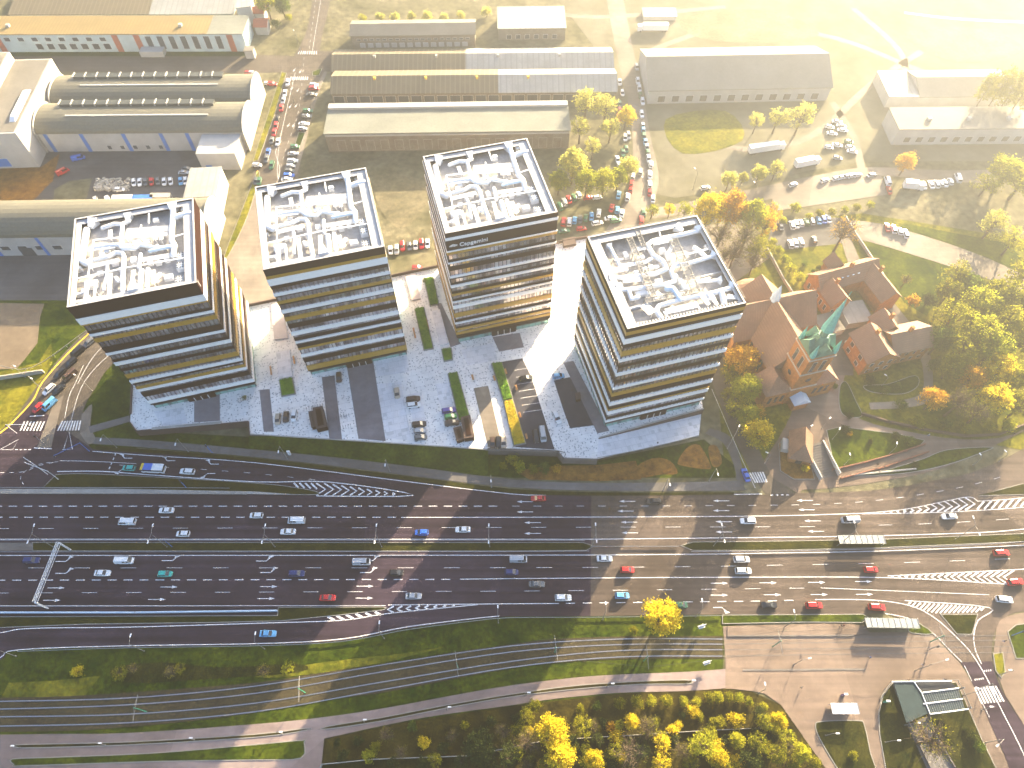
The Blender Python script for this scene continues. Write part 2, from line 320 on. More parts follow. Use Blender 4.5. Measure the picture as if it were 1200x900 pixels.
for tr in ([(760, 60), (860, 30), (980, 45), (1100, 90), (1230, 120)], [(975, 120), (1000, 160), (1010, 200)], [(800, 150), (870, 175), (950, 160), (1020, 100), (1080, 60)], [(1000, 10), (1060, 70), (1040, 130)], [(620, 10), (700, 20), (850, 8)]):
    struct('dirt_track', MB().strip(gp(smooth(tr, 5)), 3.2, Z0 + .055), M['court'])
struct('concrete_strip', MB().strip(gp(smooth([(1060, 15), (1120, 22), (1200, 26), (1300, 28)], 4)), 2.0, Z0 + .062), M['stone_pale'])
area('bare_patch', smooth([(800, 20), (900, 12), (960, 40), (900, 50), (820, 45)], 4, True), 'mud', 5); area('bare_patch', smooth([(1060, 40), (1150, 34), (1200, 60), (1120, 74)], 4, True), 'mud', 5); area('bare_patch', smooth([(780, 140), (850, 130), (870, 165), (800, 180)], 4, True), 'grass_dry', 5)
area('park_grass', [(860, 330), (900, 262), (1010, 250), (1260, 290), (1260, 540), (1160, 520), (900, 560), (850, 560), (842, 470)], 'grass_dry', 2)
area('lawn', [(1010, 278), (1040, 276), (1105, 300), (1120, 330), (1085, 370), (1060, 355), (1040, 330)], 'grass', 3)
area('lawn', [(1060, 262), (1180, 285), (1215, 320), (1120, 310), (1040, 275)], 'grass', 3)
area('bank_grass', [(-60, 752), (300, 742), (480, 726), (640, 716), (850, 716), (880, 722), (850, 740), (846, 800), (400, 860), (-60, 880)], 'grass', 1)
area('bank_leaves', smooth([(300, 790), (380, 776), (470, 766), (520, 758), (500, 764), (430, 780), (330, 794)], 3, True), 'grass_dry', 3)
area('bank_leaves', smooth([(130, 784), (190, 776), (260, 782), (350, 778), (350, 788), (240, 796), (150, 800)], 3, True), 'grass_dark', 4)
area('bare_patch', smooth([(440, 205), (490, 210), (500, 240), (472, 268), (452, 255), (440, 232)], 3, True), 'mud', 5)
area('bare_patch', smooth([(360, 185), (420, 188), (430, 196), (380, 205)], 3, True), 'mud', 5)
area('bank_leaves', [(10, 800), (60, 798), (118, 792), (100, 815), (0, 822)], 'grass_dry', 3)
area('scrub_ground', [(380, 866), (475, 846), (600, 827), (725, 813), (850, 807), (882, 811), (915, 826), (950, 876), (975, 910), (900, 990), (300, 990), (376, 905)], 'scrub', 2)
area('garden_strip', [(100, 500), (160, 505), (292, 512), (400, 516), (520, 526), (655, 533), (700, 540), (825, 515), (860, 545), (862, 560), (600, 560), (400, 545), (108, 520)], 'grass', 2)
# highway: one asphalt sheet, grass islands stand on it
hw = [(-90, 528), (0, 509), (40, 470), (70, 500), (108.7, 526)] + smooth([(108.7, 526), (175, 531), (300, 539.5), (485, 562.5), (600, 576), (700, 579), (850, 578.5), (900, 580), (937, 577.5), (1025, 574.5), (1100, 562), (1137, 554), (1180, 536), (1230, 508)], 4) + \
     [(1300, 480), (1300, 712)] + smooth([(1200, 716), (1180, 722), (1164, 745), (1162, 775), (1177, 815), (1200, 850), (1240, 905), (1260, 960)], 4) + \
     smooth([(1200, 960), (1180, 893), (1160, 848), (1140, 802), (1125, 776), (1092, 743), (1060, 727), (1037, 719.5), (1012, 719.5)], 4) + \
     smooth([(850, 720), (700, 722), (600, 722.5), (585, 723.5), (550, 727), (475, 737), (400, 751), (300, 756), (150, 758.5), (22, 762), (0, 774), (-60, 800)], 4) + [(-160, 800), (-160, 528)]
area('highway', hw, 'asphalt', 3)
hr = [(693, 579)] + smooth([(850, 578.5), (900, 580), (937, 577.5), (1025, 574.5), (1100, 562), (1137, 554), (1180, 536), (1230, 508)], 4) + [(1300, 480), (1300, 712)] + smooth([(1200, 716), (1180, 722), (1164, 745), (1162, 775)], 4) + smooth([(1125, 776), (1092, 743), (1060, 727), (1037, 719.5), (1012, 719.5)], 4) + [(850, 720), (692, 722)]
area('highway_older_sun_tone', hr, 'asphalt_sunlit', 3.4)  # older surface past the joint, lightened and warmed to imitate sunlight
nw = smooth([(372, -60), (366, 0), (359, 37), (345, 66), (334, 92), (318, 140), (300, 190), (284, 250), (262, 301), (205, 330), (150, 350), (101, 388), (70, 420), (44, 452), (10, 497), (-40, 530)], 4) + \
     smooth([(108, 530), (96, 500), (100, 475), (112, 455), (132, 427), (190, 392), (262, 368)], 3) + [(287, 362), (330, 354)] + smooth([(330, 300), (345, 240), (352, 190), (360, 140), (370, 105), (381, 82), (375, 57), (387, 0), (392, -60)], 4)
area('street', nw, 'asphalt_old', 2)
area('side_street', [(-60, 72), (300, 68), (345, 66), (345, 80), (300, 84), (-60, 84)], 'asphalt_old', 4)
area('side_street', [(374, 60), (397, 60), (396, 84), (378, 84)], 'asphalt_old', 4)
area('east_street', smooth([(704, -40), (722, 60), (738, 130), (742, 190), (738, 225), (715, 262), (700, 285)], 4) + smooth([(752, 262), (772, 215), (762, 160), (752, 100), (738, 40), (724, -40)], 4), 'court', 3)
area('parking_ground', [(652, 236), (740, 196), (748, 262), (700, 285), (652, 286)], 'field', 2)
area('lane', smooth([(762, 245), (850, 228), (960, 205), (1020, 196), (1120, 200), (1230, 196)], 3) + smooth([(1230, 212), (1120, 214), (1030, 206), (960, 220), (850, 245), (765, 256)], 3), 'court', 3)
area('lane', [(655, 286), (700, 281), (770, 268), (860, 262), (905, 300), (862, 330), (770, 280), (700, 300)], 'court', 3)
area('tennis_courts', [(905, 222), (1032, 206), (1042, 228), (905, 248)], 'court', 7)
area('north_lane', [(905, 262), (960, 254), (990, 256), (990, 285), (920, 293), (900, 282)], 'asphalt_yard', 6)
area('north_lane', smooth([(985, 258), (1030, 262), (1100, 282), (1160, 304), (1215, 330), (1255, 345)], 3) + smooth([(1250, 362), (1200, 342), (1130, 318), (1080, 302), (1020, 284), (985, 278)], 3), 'court', 6)
area('north_lane', smooth([(996, 276), (1012, 312), (1045, 352), (1085, 405), (1093, 440), (1088, 470), (1060, 478), (1020, 480)], 4) + smooth([(1018, 472), (1050, 470), (1078, 462), (1082, 440), (1074, 412), (1035, 362), (1000, 322), (986, 282)], 4), 'court', 6)
area('church_street', smooth([(836, 452), (850, 490), (868, 530), (885, 562), (898, 580)], 3) + [(930, 578)] + smooth([(905, 560), (886, 520), (868, 480), (855, 440), (842, 395), (810, 330)], 3) + [(790, 340)], 'asphalt_old', 3)
area('church_square', smooth([(905, 560), (935, 578), (940, 574), (962, 573), (1020, 566), (1090, 553), (1140, 534), (1200, 505), (1250, 480)], 3) + smooth([(1250, 470), (1190, 508), (1130, 515), (1060, 505), (1010, 492), (985, 470), (990, 425), (960, 380), (900, 430), (930, 465), (920, 500), (895, 540)], 3), 'square_paving', 4)
area('pavement', [(300, 225), (322, 290), (326, 353), (290, 361), (268, 345), (262, 303), (284, 262)], 'court', 6)
island('lawn', [(968, 504), (985, 500), (1010, 503), (1050, 508), (1084, 516), (1078, 523), (1035, 536), (978, 550)])
island('lawn', [(1000, 558), (1040, 550), (1080, 538), (1110, 527), (1162, 524), (1150, 531), (1110, 545), (1060, 555)], sm=True)
island('lawn', [(912, 520), (925, 512), (945, 525), (955, 562), (930, 562), (914, 552)], 'rust_leaves')
island('lawn', [(984, 452), (992, 448), (1003, 470), (1010, 488), (990, 488), (983, 475)], 'grass', sm=True)
island('lawn', [(1012, 452), (1040, 450), (1072, 440), (1076, 452), (1058, 462), (1022, 460)], 'grass', sm=True)
area('garden', [(905, 290), (945, 285), (985, 280), (1012, 320), (945, 330), (915, 318)], 'grass_dry', 4)
area('courtyard', [(955, 380), (1020, 375), (1030, 400), (1000, 415), (1000, 440), (972, 440)], 'asphalt_old', 5)
# footway along the service road
fw = smooth([(104, 512), (175, 516), (300, 527), (400, 537), (500, 549), (600, 562), (700, 566), (850, 564), (862, 560), (858, 540), (846, 518), (826, 508)], 4) + smooth([(832, 502), (856, 512), (868, 540), (872, 570), (860, 575), (700, 575), (600, 571), (500, 560), (400, 547), (300, 536), (175, 525), (104, 520)], 4)
area('footway', fw, 'footway', 4)
area('footway', smooth([(96, 486), (108, 474), (106, 500), (112, 514), (104, 521), (94, 508)], 3), 'court', 5)
area('footpath', [(104, 500), (152, 487), (153, 494), (106, 508)], 'footway', 5)
# berm between the plaza edge (z = 0) and the footway
bm = MB()
top = [(292, 511), (330, 511), (386, 515), (460, 520), (520, 524), (572, 528)]; bot = [(292, 524), (330, 528), (386, 534), (460, 543), (520, 551), (572, 558)]
for i in range(len(top) - 1):
    a, b = G(*top[i], -0.1), G(*top[i + 1], -0.1); c, d = G(*bot[i + 1], Z0 + .05), G(*bot[i], Z0 + .05)
    bm.add([(*d, Z0 + .05), (*c, Z0 + .05), (*b, -0.1), (*a, -0.1)], [(0, 1, 2, 3)])
struct('grass_bank', bm, M['grass'])
area('flower_bed', [(604, 552), (640, 546), (700, 545), (745, 540), (752, 562), (700, 564), (620, 562)], 'rust_leaves', 3)
area('leaf_bed', smooth([(745, 548), (765, 537), (785, 540), (794, 555), (775, 556), (750, 560)], 3, True), 'rust_leaves', 4)
area('leaf_bed', smooth([(794, 541), (806, 524), (820, 522), (833, 546), (828, 550), (800, 546)], 3, True), 'rust_leaves', 4)
area('leaf_bed', smooth([(830, 524), (840, 523), (846, 540), (842, 547), (834, 545)], 3, True), 'rust_leaves', 4)
for nm, rx, ry in (('bank_strip', None, None),):
    area('roadside_grass', smooth([(112, 522), (300, 537), (485, 559), (600, 573), (700, 577), (860, 577)], 3) + smooth([(860, 579.5), (700, 581), (600, 578), (485, 564), (300, 541), (112, 527)], 3), 'grass_dark', 5)
# medians
island('median_grass', smooth([(66, 556), (100, 555), (175, 558.5), (300, 566), (345, 571), (371, 576), (371, 580), (340, 580)], 3) + [(300, 577), (50, 572)], 'grass_dark')
island('median_grass', [(38, 635.5), (300, 635.5), (600, 635.5), (683, 635.5), (697, 640), (687, 645.5), (600, 646.2), (300, 646.2), (38, 646)], 'grass_dark')
island('median_grass', [(797, 639.5), (812, 635), (900, 634), (1025, 632), (1100, 629), (1200, 625), (1290, 618), (1290, 628), (1200, 635.2), (1025, 642.5), (900, 645.5), (812, 645.5)], 'grass_dark')
island('median_grass', [(-60, 722), (0, 722.5), (325, 721), (326, 711.5), (450, 711), (454, 712.5), (450, 715), (400, 721), (330, 728), (250, 730), (100, 732), (0, 736), (-60, 742)], 'grass_dark')
island('median_grass', [(1146, 581.5), (1170, 574), (1200, 566), (1290, 540), (1290, 565), (1200, 580)], 'grass_dark')
island('median_grass', [(1101, 719.5), (1146, 719.5), (1139, 744), (1121, 743.5), (1110, 730)], 'grass_dark')
area('bridge_joint', [(-60, 573), (270, 573.5), (340, 577), (340, 580), (270, 579), (-60, 579)], 'concrete', 9)
area('tunnel_mouth', [(-60, 636), (38, 636), (38, 645.5), (-60, 645.5)], 'concrete_dark', 5)
# --- tramway
up = smooth([(-60, 818), (0, 817.5), (75, 816), (160, 811), (300, 800), (367, 790), (460, 776), (535, 764), (600, 755), (650, 749), (725, 746), (800, 745.5), (847, 745.5)], 3)
lo = smooth([(847, 771.5), (750, 772), (675, 775), (600, 783), (500, 802), (440, 813), (362, 823), (300, 835), (225, 845), (125, 854), (62, 857), (-60, 858)], 3)
area('tram_bed', up + lo, 'ballast', 4)
RAILS = [smooth(r, 5) for r in ([(-60, 823), (0, 822), (150, 818), (300, 804), (450, 779), (600, 757), (725, 749), (846, 749)], [(-60, 832), (0, 831), (150, 826), (300, 812.5), (450, 787), (600, 764), (725, 755.5), (846, 755)],
     [(-60, 841), (0, 840), (150, 837), (300, 824), (450, 799), (600, 775), (725, 762.5), (846, 761.5)], [(-60, 852), (0, 851), (150, 847), (300, 834), (450, 808), (600, 782), (725, 770), (846, 769)])]
for r in RAILS:
    rb = MB(); P = gp(r); 
    rb.strip(P, 0.09, Z0 + 0.24); rb.strip(P, 0.28, Z0 + 0.12)
    struct('tram_rail', rb, M['steel'])
# --- footpaths south of the tramway
pth = smooth([(-60, 862), (60, 860), (150, 859), (300, 848.5), (375, 841), (450, 830), (525, 816), (600, 803), (675, 794), (725, 790.5), (800, 787.5), (850, 784)], 3)
sq = [(850, 770), (847, 734), (880, 733), (960, 731), (1000, 731), (1013, 737), (1020, 741), (1064, 741), (1075, 744), (1092, 744), (1125, 777), (1140, 803), (1160, 849), (1180, 894), (1196, 960),
      (1050, 960), (860, 960)]
low = smooth([(850, 806.5), (800, 810), (725, 812), (650, 819), (600, 826.5), (537, 835), (475, 845), (380, 865.5)], 3) + [(376, 905), (372, 960), (-60, 960)]
area('footpath', pth + [(850, 806)] + low, 'footpath_pink', 4)
area('square', sq[:1] + sq[1:15] + [(1196, 960), (860, 960), (967, 900), (950, 876), (932, 850), (915, 826), (896, 813), (882, 810), (850, 806.5)], 'square_paving', 5)
island('strip_grass', smooth([(18, 874), (28, 872), (150, 869), (300, 860), (358, 853), (360, 856), (300, 864.5), (150, 873.5), (28, 877)], 3, True), 'scrub', base=.08)
island('strip_grass', smooth([(383, 851), (450, 840), (525, 825.5), (600, 813), (675, 803), (750, 798), (805, 796.5), (811, 799), (805, 802), (750, 802.5), (675, 808), (600, 817), (525, 830), (450, 845), (383, 855)], 3, True), 'scrub', base=.08)
island('strip_grass', smooth([(15, 889), (60, 887), (180, 882), (300, 872), (355, 867), (357, 870), (353, 889), (300, 891), (180, 893), (30, 898), (16, 896)], 3, True), 'grass', base=.08)
island('strip_grass', [(846, 720.5), (1011, 719.5), (1020, 725), (1010, 730), (940, 729.5), (846, 731.5)], 'grass', base=.1)
island('strip_grass', smooth([(1063, 726), (1078, 731), (1094, 743), (1075, 743), (1064, 740)], 2, True), 'grass', base=.1)
island('lawn', smooth([(955, 850), (962, 845), (1005, 844), (1013, 850), (1020, 882), (1026, 910), (1005, 960), (1000, 930), (982, 903), (960, 866)], 3, True), 'grass_dark', base=.1)
island('lawn', [(1045, 800), (1120, 799), (1127, 812), (1136, 833), (1150, 865), (1168, 902), (1190, 960), (1050, 960), (1038, 905), (1030, 860), (1029, 835), (1034, 815)], 'grass_dark', base=.1)
area('roadside_paving', smooth([(1166, 748), (1172, 727), (1200, 718), (1260, 712)], 3) + [(1280, 960), (1240, 905), (1200, 850), (1178, 815), (1163, 776)], 'square_paving', 5)
island('verge', [(1180, 740), (1190, 732), (1230, 726), (1240, 772), (1190, 772)], 'grass', base=.1)
island('verge', [(1163, 766), (1175, 764), (1178, 788), (1173, 795), (1166, 786)], 'grass_dry', base=.1)
# tram rails across the square and platforms
for y0, y1, y2 in ((749, 747, 744), (755, 752.5, 749.5), (761.5, 760, 757), (769, 766.5, 764)):
    struct('tram_rail', MB().strip(gp([(846, y0), (1000, y1), (1240, y2)]), 0.22, Z0 + 0.135), M['concrete_dark'])
struct('platform', MB().prism(gp([(852, 734.5), (1012, 733), (1018, 742), (1005, 744), (852, 745)]), Z0 + .1, Z0 + .35), M['square_paving'])
struct('platform_edge', MB().strip(gp([(852, 745.5), (1000, 745)]), 0.35, Z0 + .37), M['concrete_dark'])
struct('platform_edge', MB().strip(gp([(870, 785.3), (1014, 784.5)]), 0.5, Z0 + .2), M['concrete_dark'])
# --- painted lines
LZ = Z0 + 0.085
ln = MB()
def L(pts, wd=0.22, dash=None, sm=True): ln.strip(gp(smooth(pts, 4) if sm and len(pts) > 2 else pts), wd * (.78 if wd < .31 else .85), LZ, dash)
L([(108.7, 529), (175, 534), (300, 542.5), (485, 565.5), (600, 579), (640, 580)], .3)
L([(67, 552.6), (120, 552.5), (175, 556.5), (300, 564.8), (386, 565), (485, 580.5), (371, 581.3)], .35)
L([(70, 540), (110, 540.8), (160, 543.5)], .2)
L([(235, 550), (300, 555), (370, 562.5)], .15, (2, 5)); L([(140, 545), (230, 549.5)], .15, (2, 5)); L([(136, 531), (127, 552)], .35, (.9, .7))
L([(-60, 593.5), (0, 593.3), (600, 593.2)], .3, (2.6, 2.0), False); L([(-60, 606.5), (0, 606.2), (465, 606.2)], .3, (2.6, 2.0), False); L([(-60, 619.5), (0, 619.5), (1000, 617.2)], .16, (4.6, 8.9), False)
L([(600, 593.2), (850, 592.6), (1000, 589), (1117, 573), (1190, 554)], .17, (2.3, 4.3)); L([(470, 606.4), (700, 606), (900, 604.7), (1010, 601.6)], .28)
L([(1030, 615.5), (1082, 614), (1165, 609.5), (1230, 604)], .16, (4, 8)); L([(-60, 632), (600, 632), (690, 632), (900, 629.8), (1025, 628), (1150, 624), (1200, 620), (1290, 612)], .3, None)
L([(-60, 651), (600, 650.7), (812, 649.6), (900, 648.2), (1025, 646), (1200, 639), (1290, 633)], .3); L([(-60, 665.8), (0, 665.6), (600, 665.3), (812, 664), (900, 662.5), (1035, 660), (1126, 657), (1200, 654)], .16, (4.6, 8.9))
L([(-60, 680.3), (0, 680), (535, 679)], .3, (2.6, 2.0), False); L([(539, 678.8), (680, 677.5), (870, 676.5), (1040, 677), (1185, 685)], .28); L([(1040, 675), (1100, 672), (1200, 667), (1290, 660)], .28)
L([(-60, 695.5), (0, 695), (600, 692.8), (700, 692), (900, 689.8), (960, 689)], .16, (4.4, 8.3), False); L([(962, 689), (1159, 697)], .2, None, False)
L([(455, 709), (600, 707.6), (655, 707.3)], .28, None, False); L([(663, 707), (900, 704.3), (945, 703)], .28, (2.6, 2.2), False)
L([(-60, 710), (452, 709.7)], .2, None, False)
L([(955, 702.7), (1000, 702.6), (1037, 704.5), (1070, 711), (1095, 724), (1120, 746), (1140, 768), (1160, 802), (1170, 825), (1200, 885), (1215, 930)], .28)
L([(1060, 703.8), (1159, 712), (1146, 727), (1141, 745), (1143, 762), (1150, 778)], .28)
L([(1037, 719), (1065, 725), (1092, 741), (1113, 762), (1127, 776)], .25); L([(1130, 780), (1158, 838), (1180, 880)], .18, (4, 5))
L([(-60, 746), (0, 741.5), (22, 737.5), (60, 735.8), (150, 735), (300, 730.5), (400, 727), (455, 719), (560, 708.6)], .3)
L([(-40, 790), (0, 771), (22, 761.5), (150, 756.8), (300, 754.3), (400, 749), (475, 735), (550, 725.5), (585, 722)], .3)
L([(440, 602.6 + 24 - 24 + 0), (440, 602.6)], .01) if False else None
L([(1010, 601.6), (1060, 597), (1105, 588), (1135, 582.5), (1145, 587)], .25); L([(1145, 587.5), (1200, 583.5), (1290, 572)], .25); L([(1010, 602.3), (1105, 600.3), (1200, 594.5), (1290, 585)], .25)
# street to the north-west
L([(91, 450), (112, 415), (150, 380)], .2); L([(83, 495), (95, 455), (118, 425), (160, 390)], .2); L([(76, 490), (81, 465), (88, 450), (98, 428)], .2); L([(40, 525), (61, 526)], .4, None, False)
L([(73, 527), (85, 526.8), (81, 506), (75, 526)], .25, None, False); L([(0, 527), (22, 515), (15, 527), (2, 527)], .2, None, False); L([(35, 488), (52, 487)], .4, None, False); L([(18, 527), (40, 527)], .35, (.8, .6), False)
L([(0, 554), (28, 553), (45, 546), (70, 540.6)], .2, (1.4, 1.6)); L([(28, 568), (24, 560), (30, 552), (46, 544), (70, 541)], .2, (1.2, 1.2)); L([(370, 0), (362, 60)], .15, (2, 3)); L([(376, 0), (366, 60)], .2)
L([(346, 85), (338, 120), (328, 165), (325, 195), (326, 210)], .2); L([(357, 60), (350, 130), (335, 175), (320, 230)], .15, (2, 3)); L([(330, 165), (323, 178), (328, 200), (322, 225)], .2)
L([(903, 580.2), (925, 580)], .4, (.8, .8), False); L([(834, 456), (868, 535), (885, 572)], .2)
L([(860, 579.5), (893, 579)], .3, None, False)
struct('lane_marking', ln, M['line_white'])
# hatched zones: chevrons and diagonal bars between two border lines given as pixel polylines
def lerp_line(pts, x):
    for a, b in zip(pts, pts[1:]):
        if a[0] <= x <= b[0]: return a[1] + (b[1] - a[1]) * (x - a[0]) / (b[0] - a[0])
    return pts[-1][1]
hz = MB()
def hatch(x0, x1, step, topl, botl, lean, chev=False, wd=0.52):
    x = x0
    while x < x1:
        yt, yb = lerp_line(topl, x), lerp_line(botl, x)
        if yb - yt > 1.2:
            if chev:
                ym = (yt + yb) / 2; k = (yb - yt) / 2 * abs(lean)
                s_ = 1 if lean > 0 else -1
                hz.strip(gp([(x - s_ * k * .6, yt + .5), (x + s_ * k * .6, ym), (x - s_ * k * .6, yb - .5)]), wd, LZ)
            else: hz.strip(gp([(x + lean * (yb - yt) / 2, yt + .4), (x - lean * (yb - yt) / 2, yb - .4)]), wd, LZ)
        x += step
hatch(347, 372, 7, [(340, 565.5), (386, 566)], [(340, 571), (371, 574)], -.9)
hatch(376, 470, 9.5, [(340, 565.5), (388, 566), (485, 580.5)], [(340, 581), (485, 581)], 1.2, True)
hatch(1012, 1060, 8, [(1010, 601.6), (1060, 597)], [(1010, 602), (1105, 600.3)], -1.2, True); hatch(1060, 1140, 8.5, [(1060, 597), (1105, 588), (1135, 582.5), (1150, 584)], [(1010, 602), (1105, 600.3), (1200, 594.5)], 1.2, True)
hatch(1149, 1285, 8.5, [(1145, 587.5), (1200, 583.5), (1290, 572)], [(1105, 600.3), (1200, 594.5), (1290, 585)], .8)
hatch(1046, 1185, 8, [(1040, 675), (1100, 672), (1200, 667)], [(1040, 677), (1185, 685)], -1.2, True)
hatch(1066, 1152, 5, [(1060, 704.6), (1159, 712.5)], [(1060, 706), (1080, 714), (1100, 719), (1146, 718), (1159, 712.5)], .9, wd=.4)
hatch(388, 452, 11, [(380, 723), (400, 721), (450, 716)], [(380, 727.5), (400, 727), (455, 719.5)], -1.6, wd=.6)
hatch(458, 540, 10.5, [(455, 710), (560, 708)], [(455, 719), (560, 709)], -1.3, True, .6)
hatch(1140 + 0, 1142, 9, [(0, 0), (1, 0)], [(0, 0), (1, 0)], 1)
struct('hatched_marking', hz, M['line_white'])
# crossings
cz = MB()
def zebra(a, b, c, d, n, wd=.5):
    """bars from edge a-b to edge c-d"""
    for i in range(n):
        t = (i + .5) / n
        cz.strip(gp([(a[0] + (b[0] - a[0]) * t, a[1] + (b[1] - a[1]) * t), (c[0] + (d[0] - c[0]) * t, c[1] + (d[1] - c[1]) * t)]), wd, LZ + .01)
zebra((27, 494), (54, 494), (22, 505), (49, 505), 7); zebra((72, 493.5), (96, 493), (66, 505), (94, 504.5), 8)
zebra((877, 554), (895, 553), (884, 566), (900, 565), 6, .45); zebra((1140, 806), (1168, 803.5), (1149, 825), (1178, 822), 8, .45)
zebra((350, 60), (372, 60), (348, 63.5), (372, 64), 9, .4); zebra((340, 90), (362, 90), (339, 94), (361, 94), 9, .4); zebra((1166, 749), (1167, 765), (1181, 748), (1188, 764), 3, 1.0); zebra((1007, 749), (1008, 758), (1020, 749), (1022, 758), 3, .8)
zebra((1141, 796), (1153, 794), (1142, 797.6), (1153, 796), 5, .3); zebra((1152, 785.5), (1162, 784.5), (1152, 787.5), (1162, 786.5), 4, .3)
struct('crossing_marking', cz, M['line_white'])
# arrows painted on the lanes
ar = MB()
def arrow(px, py, ln_=5.0, left=False, turn=0, yaw=0.0):
    x, y = G(px, py); s = -1 if left else 1; c, n = math.cos(yaw), math.sin(yaw)
    def T(a, b): return (x + s * a * c - b * n, y + s * a * n + b * c, LZ)
    if turn == 0: pts = [(-ln_ / 2, -.1), (ln_ / 2 - 1.6, -.1), (ln_ / 2 - 1.6, -.42), (ln_ / 2, 0), (ln_ / 2 - 1.6, .42), (ln_ / 2 - 1.6, .1), (-ln_ / 2, .1)]; fs = [(0, 1, 5, 6), (2, 3, 4)]
    else:
        t = turn; pts = [(-ln_ / 2, -.12), (.6, -.12), (.6, .12), (-ln_ / 2, .12), (.6, -.12), (1.6, t * .9), (1.6, t * 1.2), (.5, t * .2), (.9, t * .75), (2.6, t * 1.35), (1.2, t * 1.75)]; fs = [(0, 1, 2, 3), (4, 5, 6, 7), (8, 9, 10)]
    ar.add([T(*p) for p in pts], fs)
for px, py in ((66, 689), (198, 688), (315, 687.5), (428, 687), (843, 683.5), (957, 682.5), (1012, 681.5), (61, 703.5), (184, 702.5), (312, 701.5), (427, 701), (843, 697.5), (960, 696.8), (1013, 696.5), (905, 697), (900, 683)): arrow(px, py)
for px, py in ((624, 612.5), (737, 612), (848, 611.5), (952, 610.5), (624, 625.2), (738, 624.5), (848, 623.5), (956, 622.8), (733, 599), (845, 598.5), (735, 587.5), (845, 587), (615, 588), (615, 600), (945, 597.5), (943, 586.5)): arrow(px, py, left=True)
for px, py, t in ((148, 537), (197, 540), (249, 543.5)) and ((148, 537, 1), (198, 540, 1), (249, 544, 1)): arrow(px, py, 4, True, t)
for px, py in ((145, 550), (245, 555)): arrow(px, py, 4, True, -1)
for px, py in ((75, 658), (200, 657), (75, 672), (310, 657.5), (435, 657), (315, 671), (432, 671)): arrow(px, py, 5, False, 1)
arrow(844, 712, 4, False, -1)
for px, py in ((345, 82), (352, 84), (342, 104), (349, 106), (340, 125), (347, 124), (338, 147), (344, 147)): arrow(px, py, 3, False, 0, R(-105))
struct('arrow_marking', ar, M['line_white'])
yk = MB(); 
P = gp(smooth([(104, 391), (78, 416), (50, 448), (38, 470), (14, 496), (0, 508)], 5)); yk.strip(P, .55, Z0 + .1); struct('yellow_kerb', yk, M['line_yellow'])
struct('yellow_kerb', MB().strip(gp(smooth([(302, 200), (288, 250), (264, 300)], 4)), .5, Z0 + .1), M['line_yellow'])
island('street_verge', [(330, 84), (336, 86), (322, 135), (303, 188), (296, 190), (312, 140)], 'grass_dry')
island('street_verge', [(350, 150 + 5), (358, 156), (352, 172), (346, 168)], 'grass')
island('street_verge', [(366, 84), (378, 80), (374, 89), (366, 89)], 'grass')
island('street_verge', smooth([(300, 205), (304, 208), (290, 255), (268, 300), (262, 302), (280, 255)], 3, True), 'grass_dry')
area('pavement', smooth([(380, 84), (370, 105), (360, 140), (352, 170), (344, 205)], 3) + smooth([(348, 205), (357, 172), (365, 140), (374, 108), (384, 84)], 3), 'court', 5)
area('traffic_island', [(64, 470), (75, 463), (60, 525), (44, 524)], 'court', 6)
# ------------------------------------------------------------------ plaza
PL = [(154, 450), (153, 485), (152.5, 495), (160, 505), (258, 497), (292, 494), (293, 508), (386, 514), (520, 522.5), (572, 526), (612, 527), (654, 529), (660, 537), (699, 538), (702, 513.5), (824, 479.5), (818, 440), (790, 340), (766, 268), (651, 285), (459, 325), (290, 359), (150, 392)]
plz = MB().prism(gp(PL, 0), Z0 - .2, -0.02, top=False); plz.sheet(gp(PL, 0), 0)
struct('plaza', plz, M['plaza_paving'])
def parea(name, pts, mt, lvl=1): return area(name, pts, mt, lvl, 0.0)
parea('entrance_paving', [(227.5, 466), (257.5, 460), (258, 493), (227.5, 495)], 'path_violet')
parea('entrance_paving', [(405, 420), (436, 414), (452, 517), (420, 514)], 'path_violet')
parea('entrance_paving', [(577, 395), (609, 390), (614, 407), (585, 412)], 'path_violet')
parea('path', [(377, 442), (392, 440), (401, 516), (386, 514)], 'path_violet'); parea('path', [(304, 457), (316, 456), (321, 506), (309, 506)], 'path_violet')
parea('path', [(512, 356), (517, 355), (540, 403), (528, 407)], 'path_violet'); parea('slab_field', [(440, 424), (477, 417), (480, 436), (442, 441)], 'slabs'); parea('slab_field', [(540, 410), (578, 402), (583, 422), (548, 428)], 'slabs')
parea('slab_field', [(442, 450), (470, 448), (482, 516), (452, 514)], 'slabs'); parea('slab_field', [(180, 482), (215, 478), (220, 496), (190, 499)], 'slabs'); parea('slab_field', [(478, 462), (494, 460), (502, 516), (488, 515)], 'slabs')
parea('slab_field', [(510, 450), (526, 448), (534, 492), (520, 494)], 'slabs'); parea('slab_field', [(555, 455), (572, 452), (588, 522), (572, 524)], 'court')
parea('parking_court', [(583, 425), (612, 420), (622, 440), (650, 527), (604, 524), (604, 480), (590, 440)], 'asphalt_blue'); parea('parking_court', [(649, 446), (668, 442), (700, 498), (668, 502), (660, 480)], 'asphalt_blue')
parea('service_road', [(660, 425), (672, 423), (714, 505), (700, 508)], 'path_violet', 2)
pk = MB()
for i in range(7):
    y = 434 + i * 8.2; x = 603 + i * 1.7; pk.strip([G(x, y, 0), G(x + 19 + i * .6, y - 3.2, 0)], .16, .05)
struct('bay_marking', pk, M['line_white'])
# sunken lane in front of the last tower
p1_, p2_, q1_, q2_ = G(702, 513.5, 0), G(824, 479.5, 0), G(699, 538, 0), G(819, 511, -2.6)
struct('sunken_lane', MB().sheet([p1_, q1_, q2_, p2_], [0, 0, -2.6, -2.6]), M['slabs'])
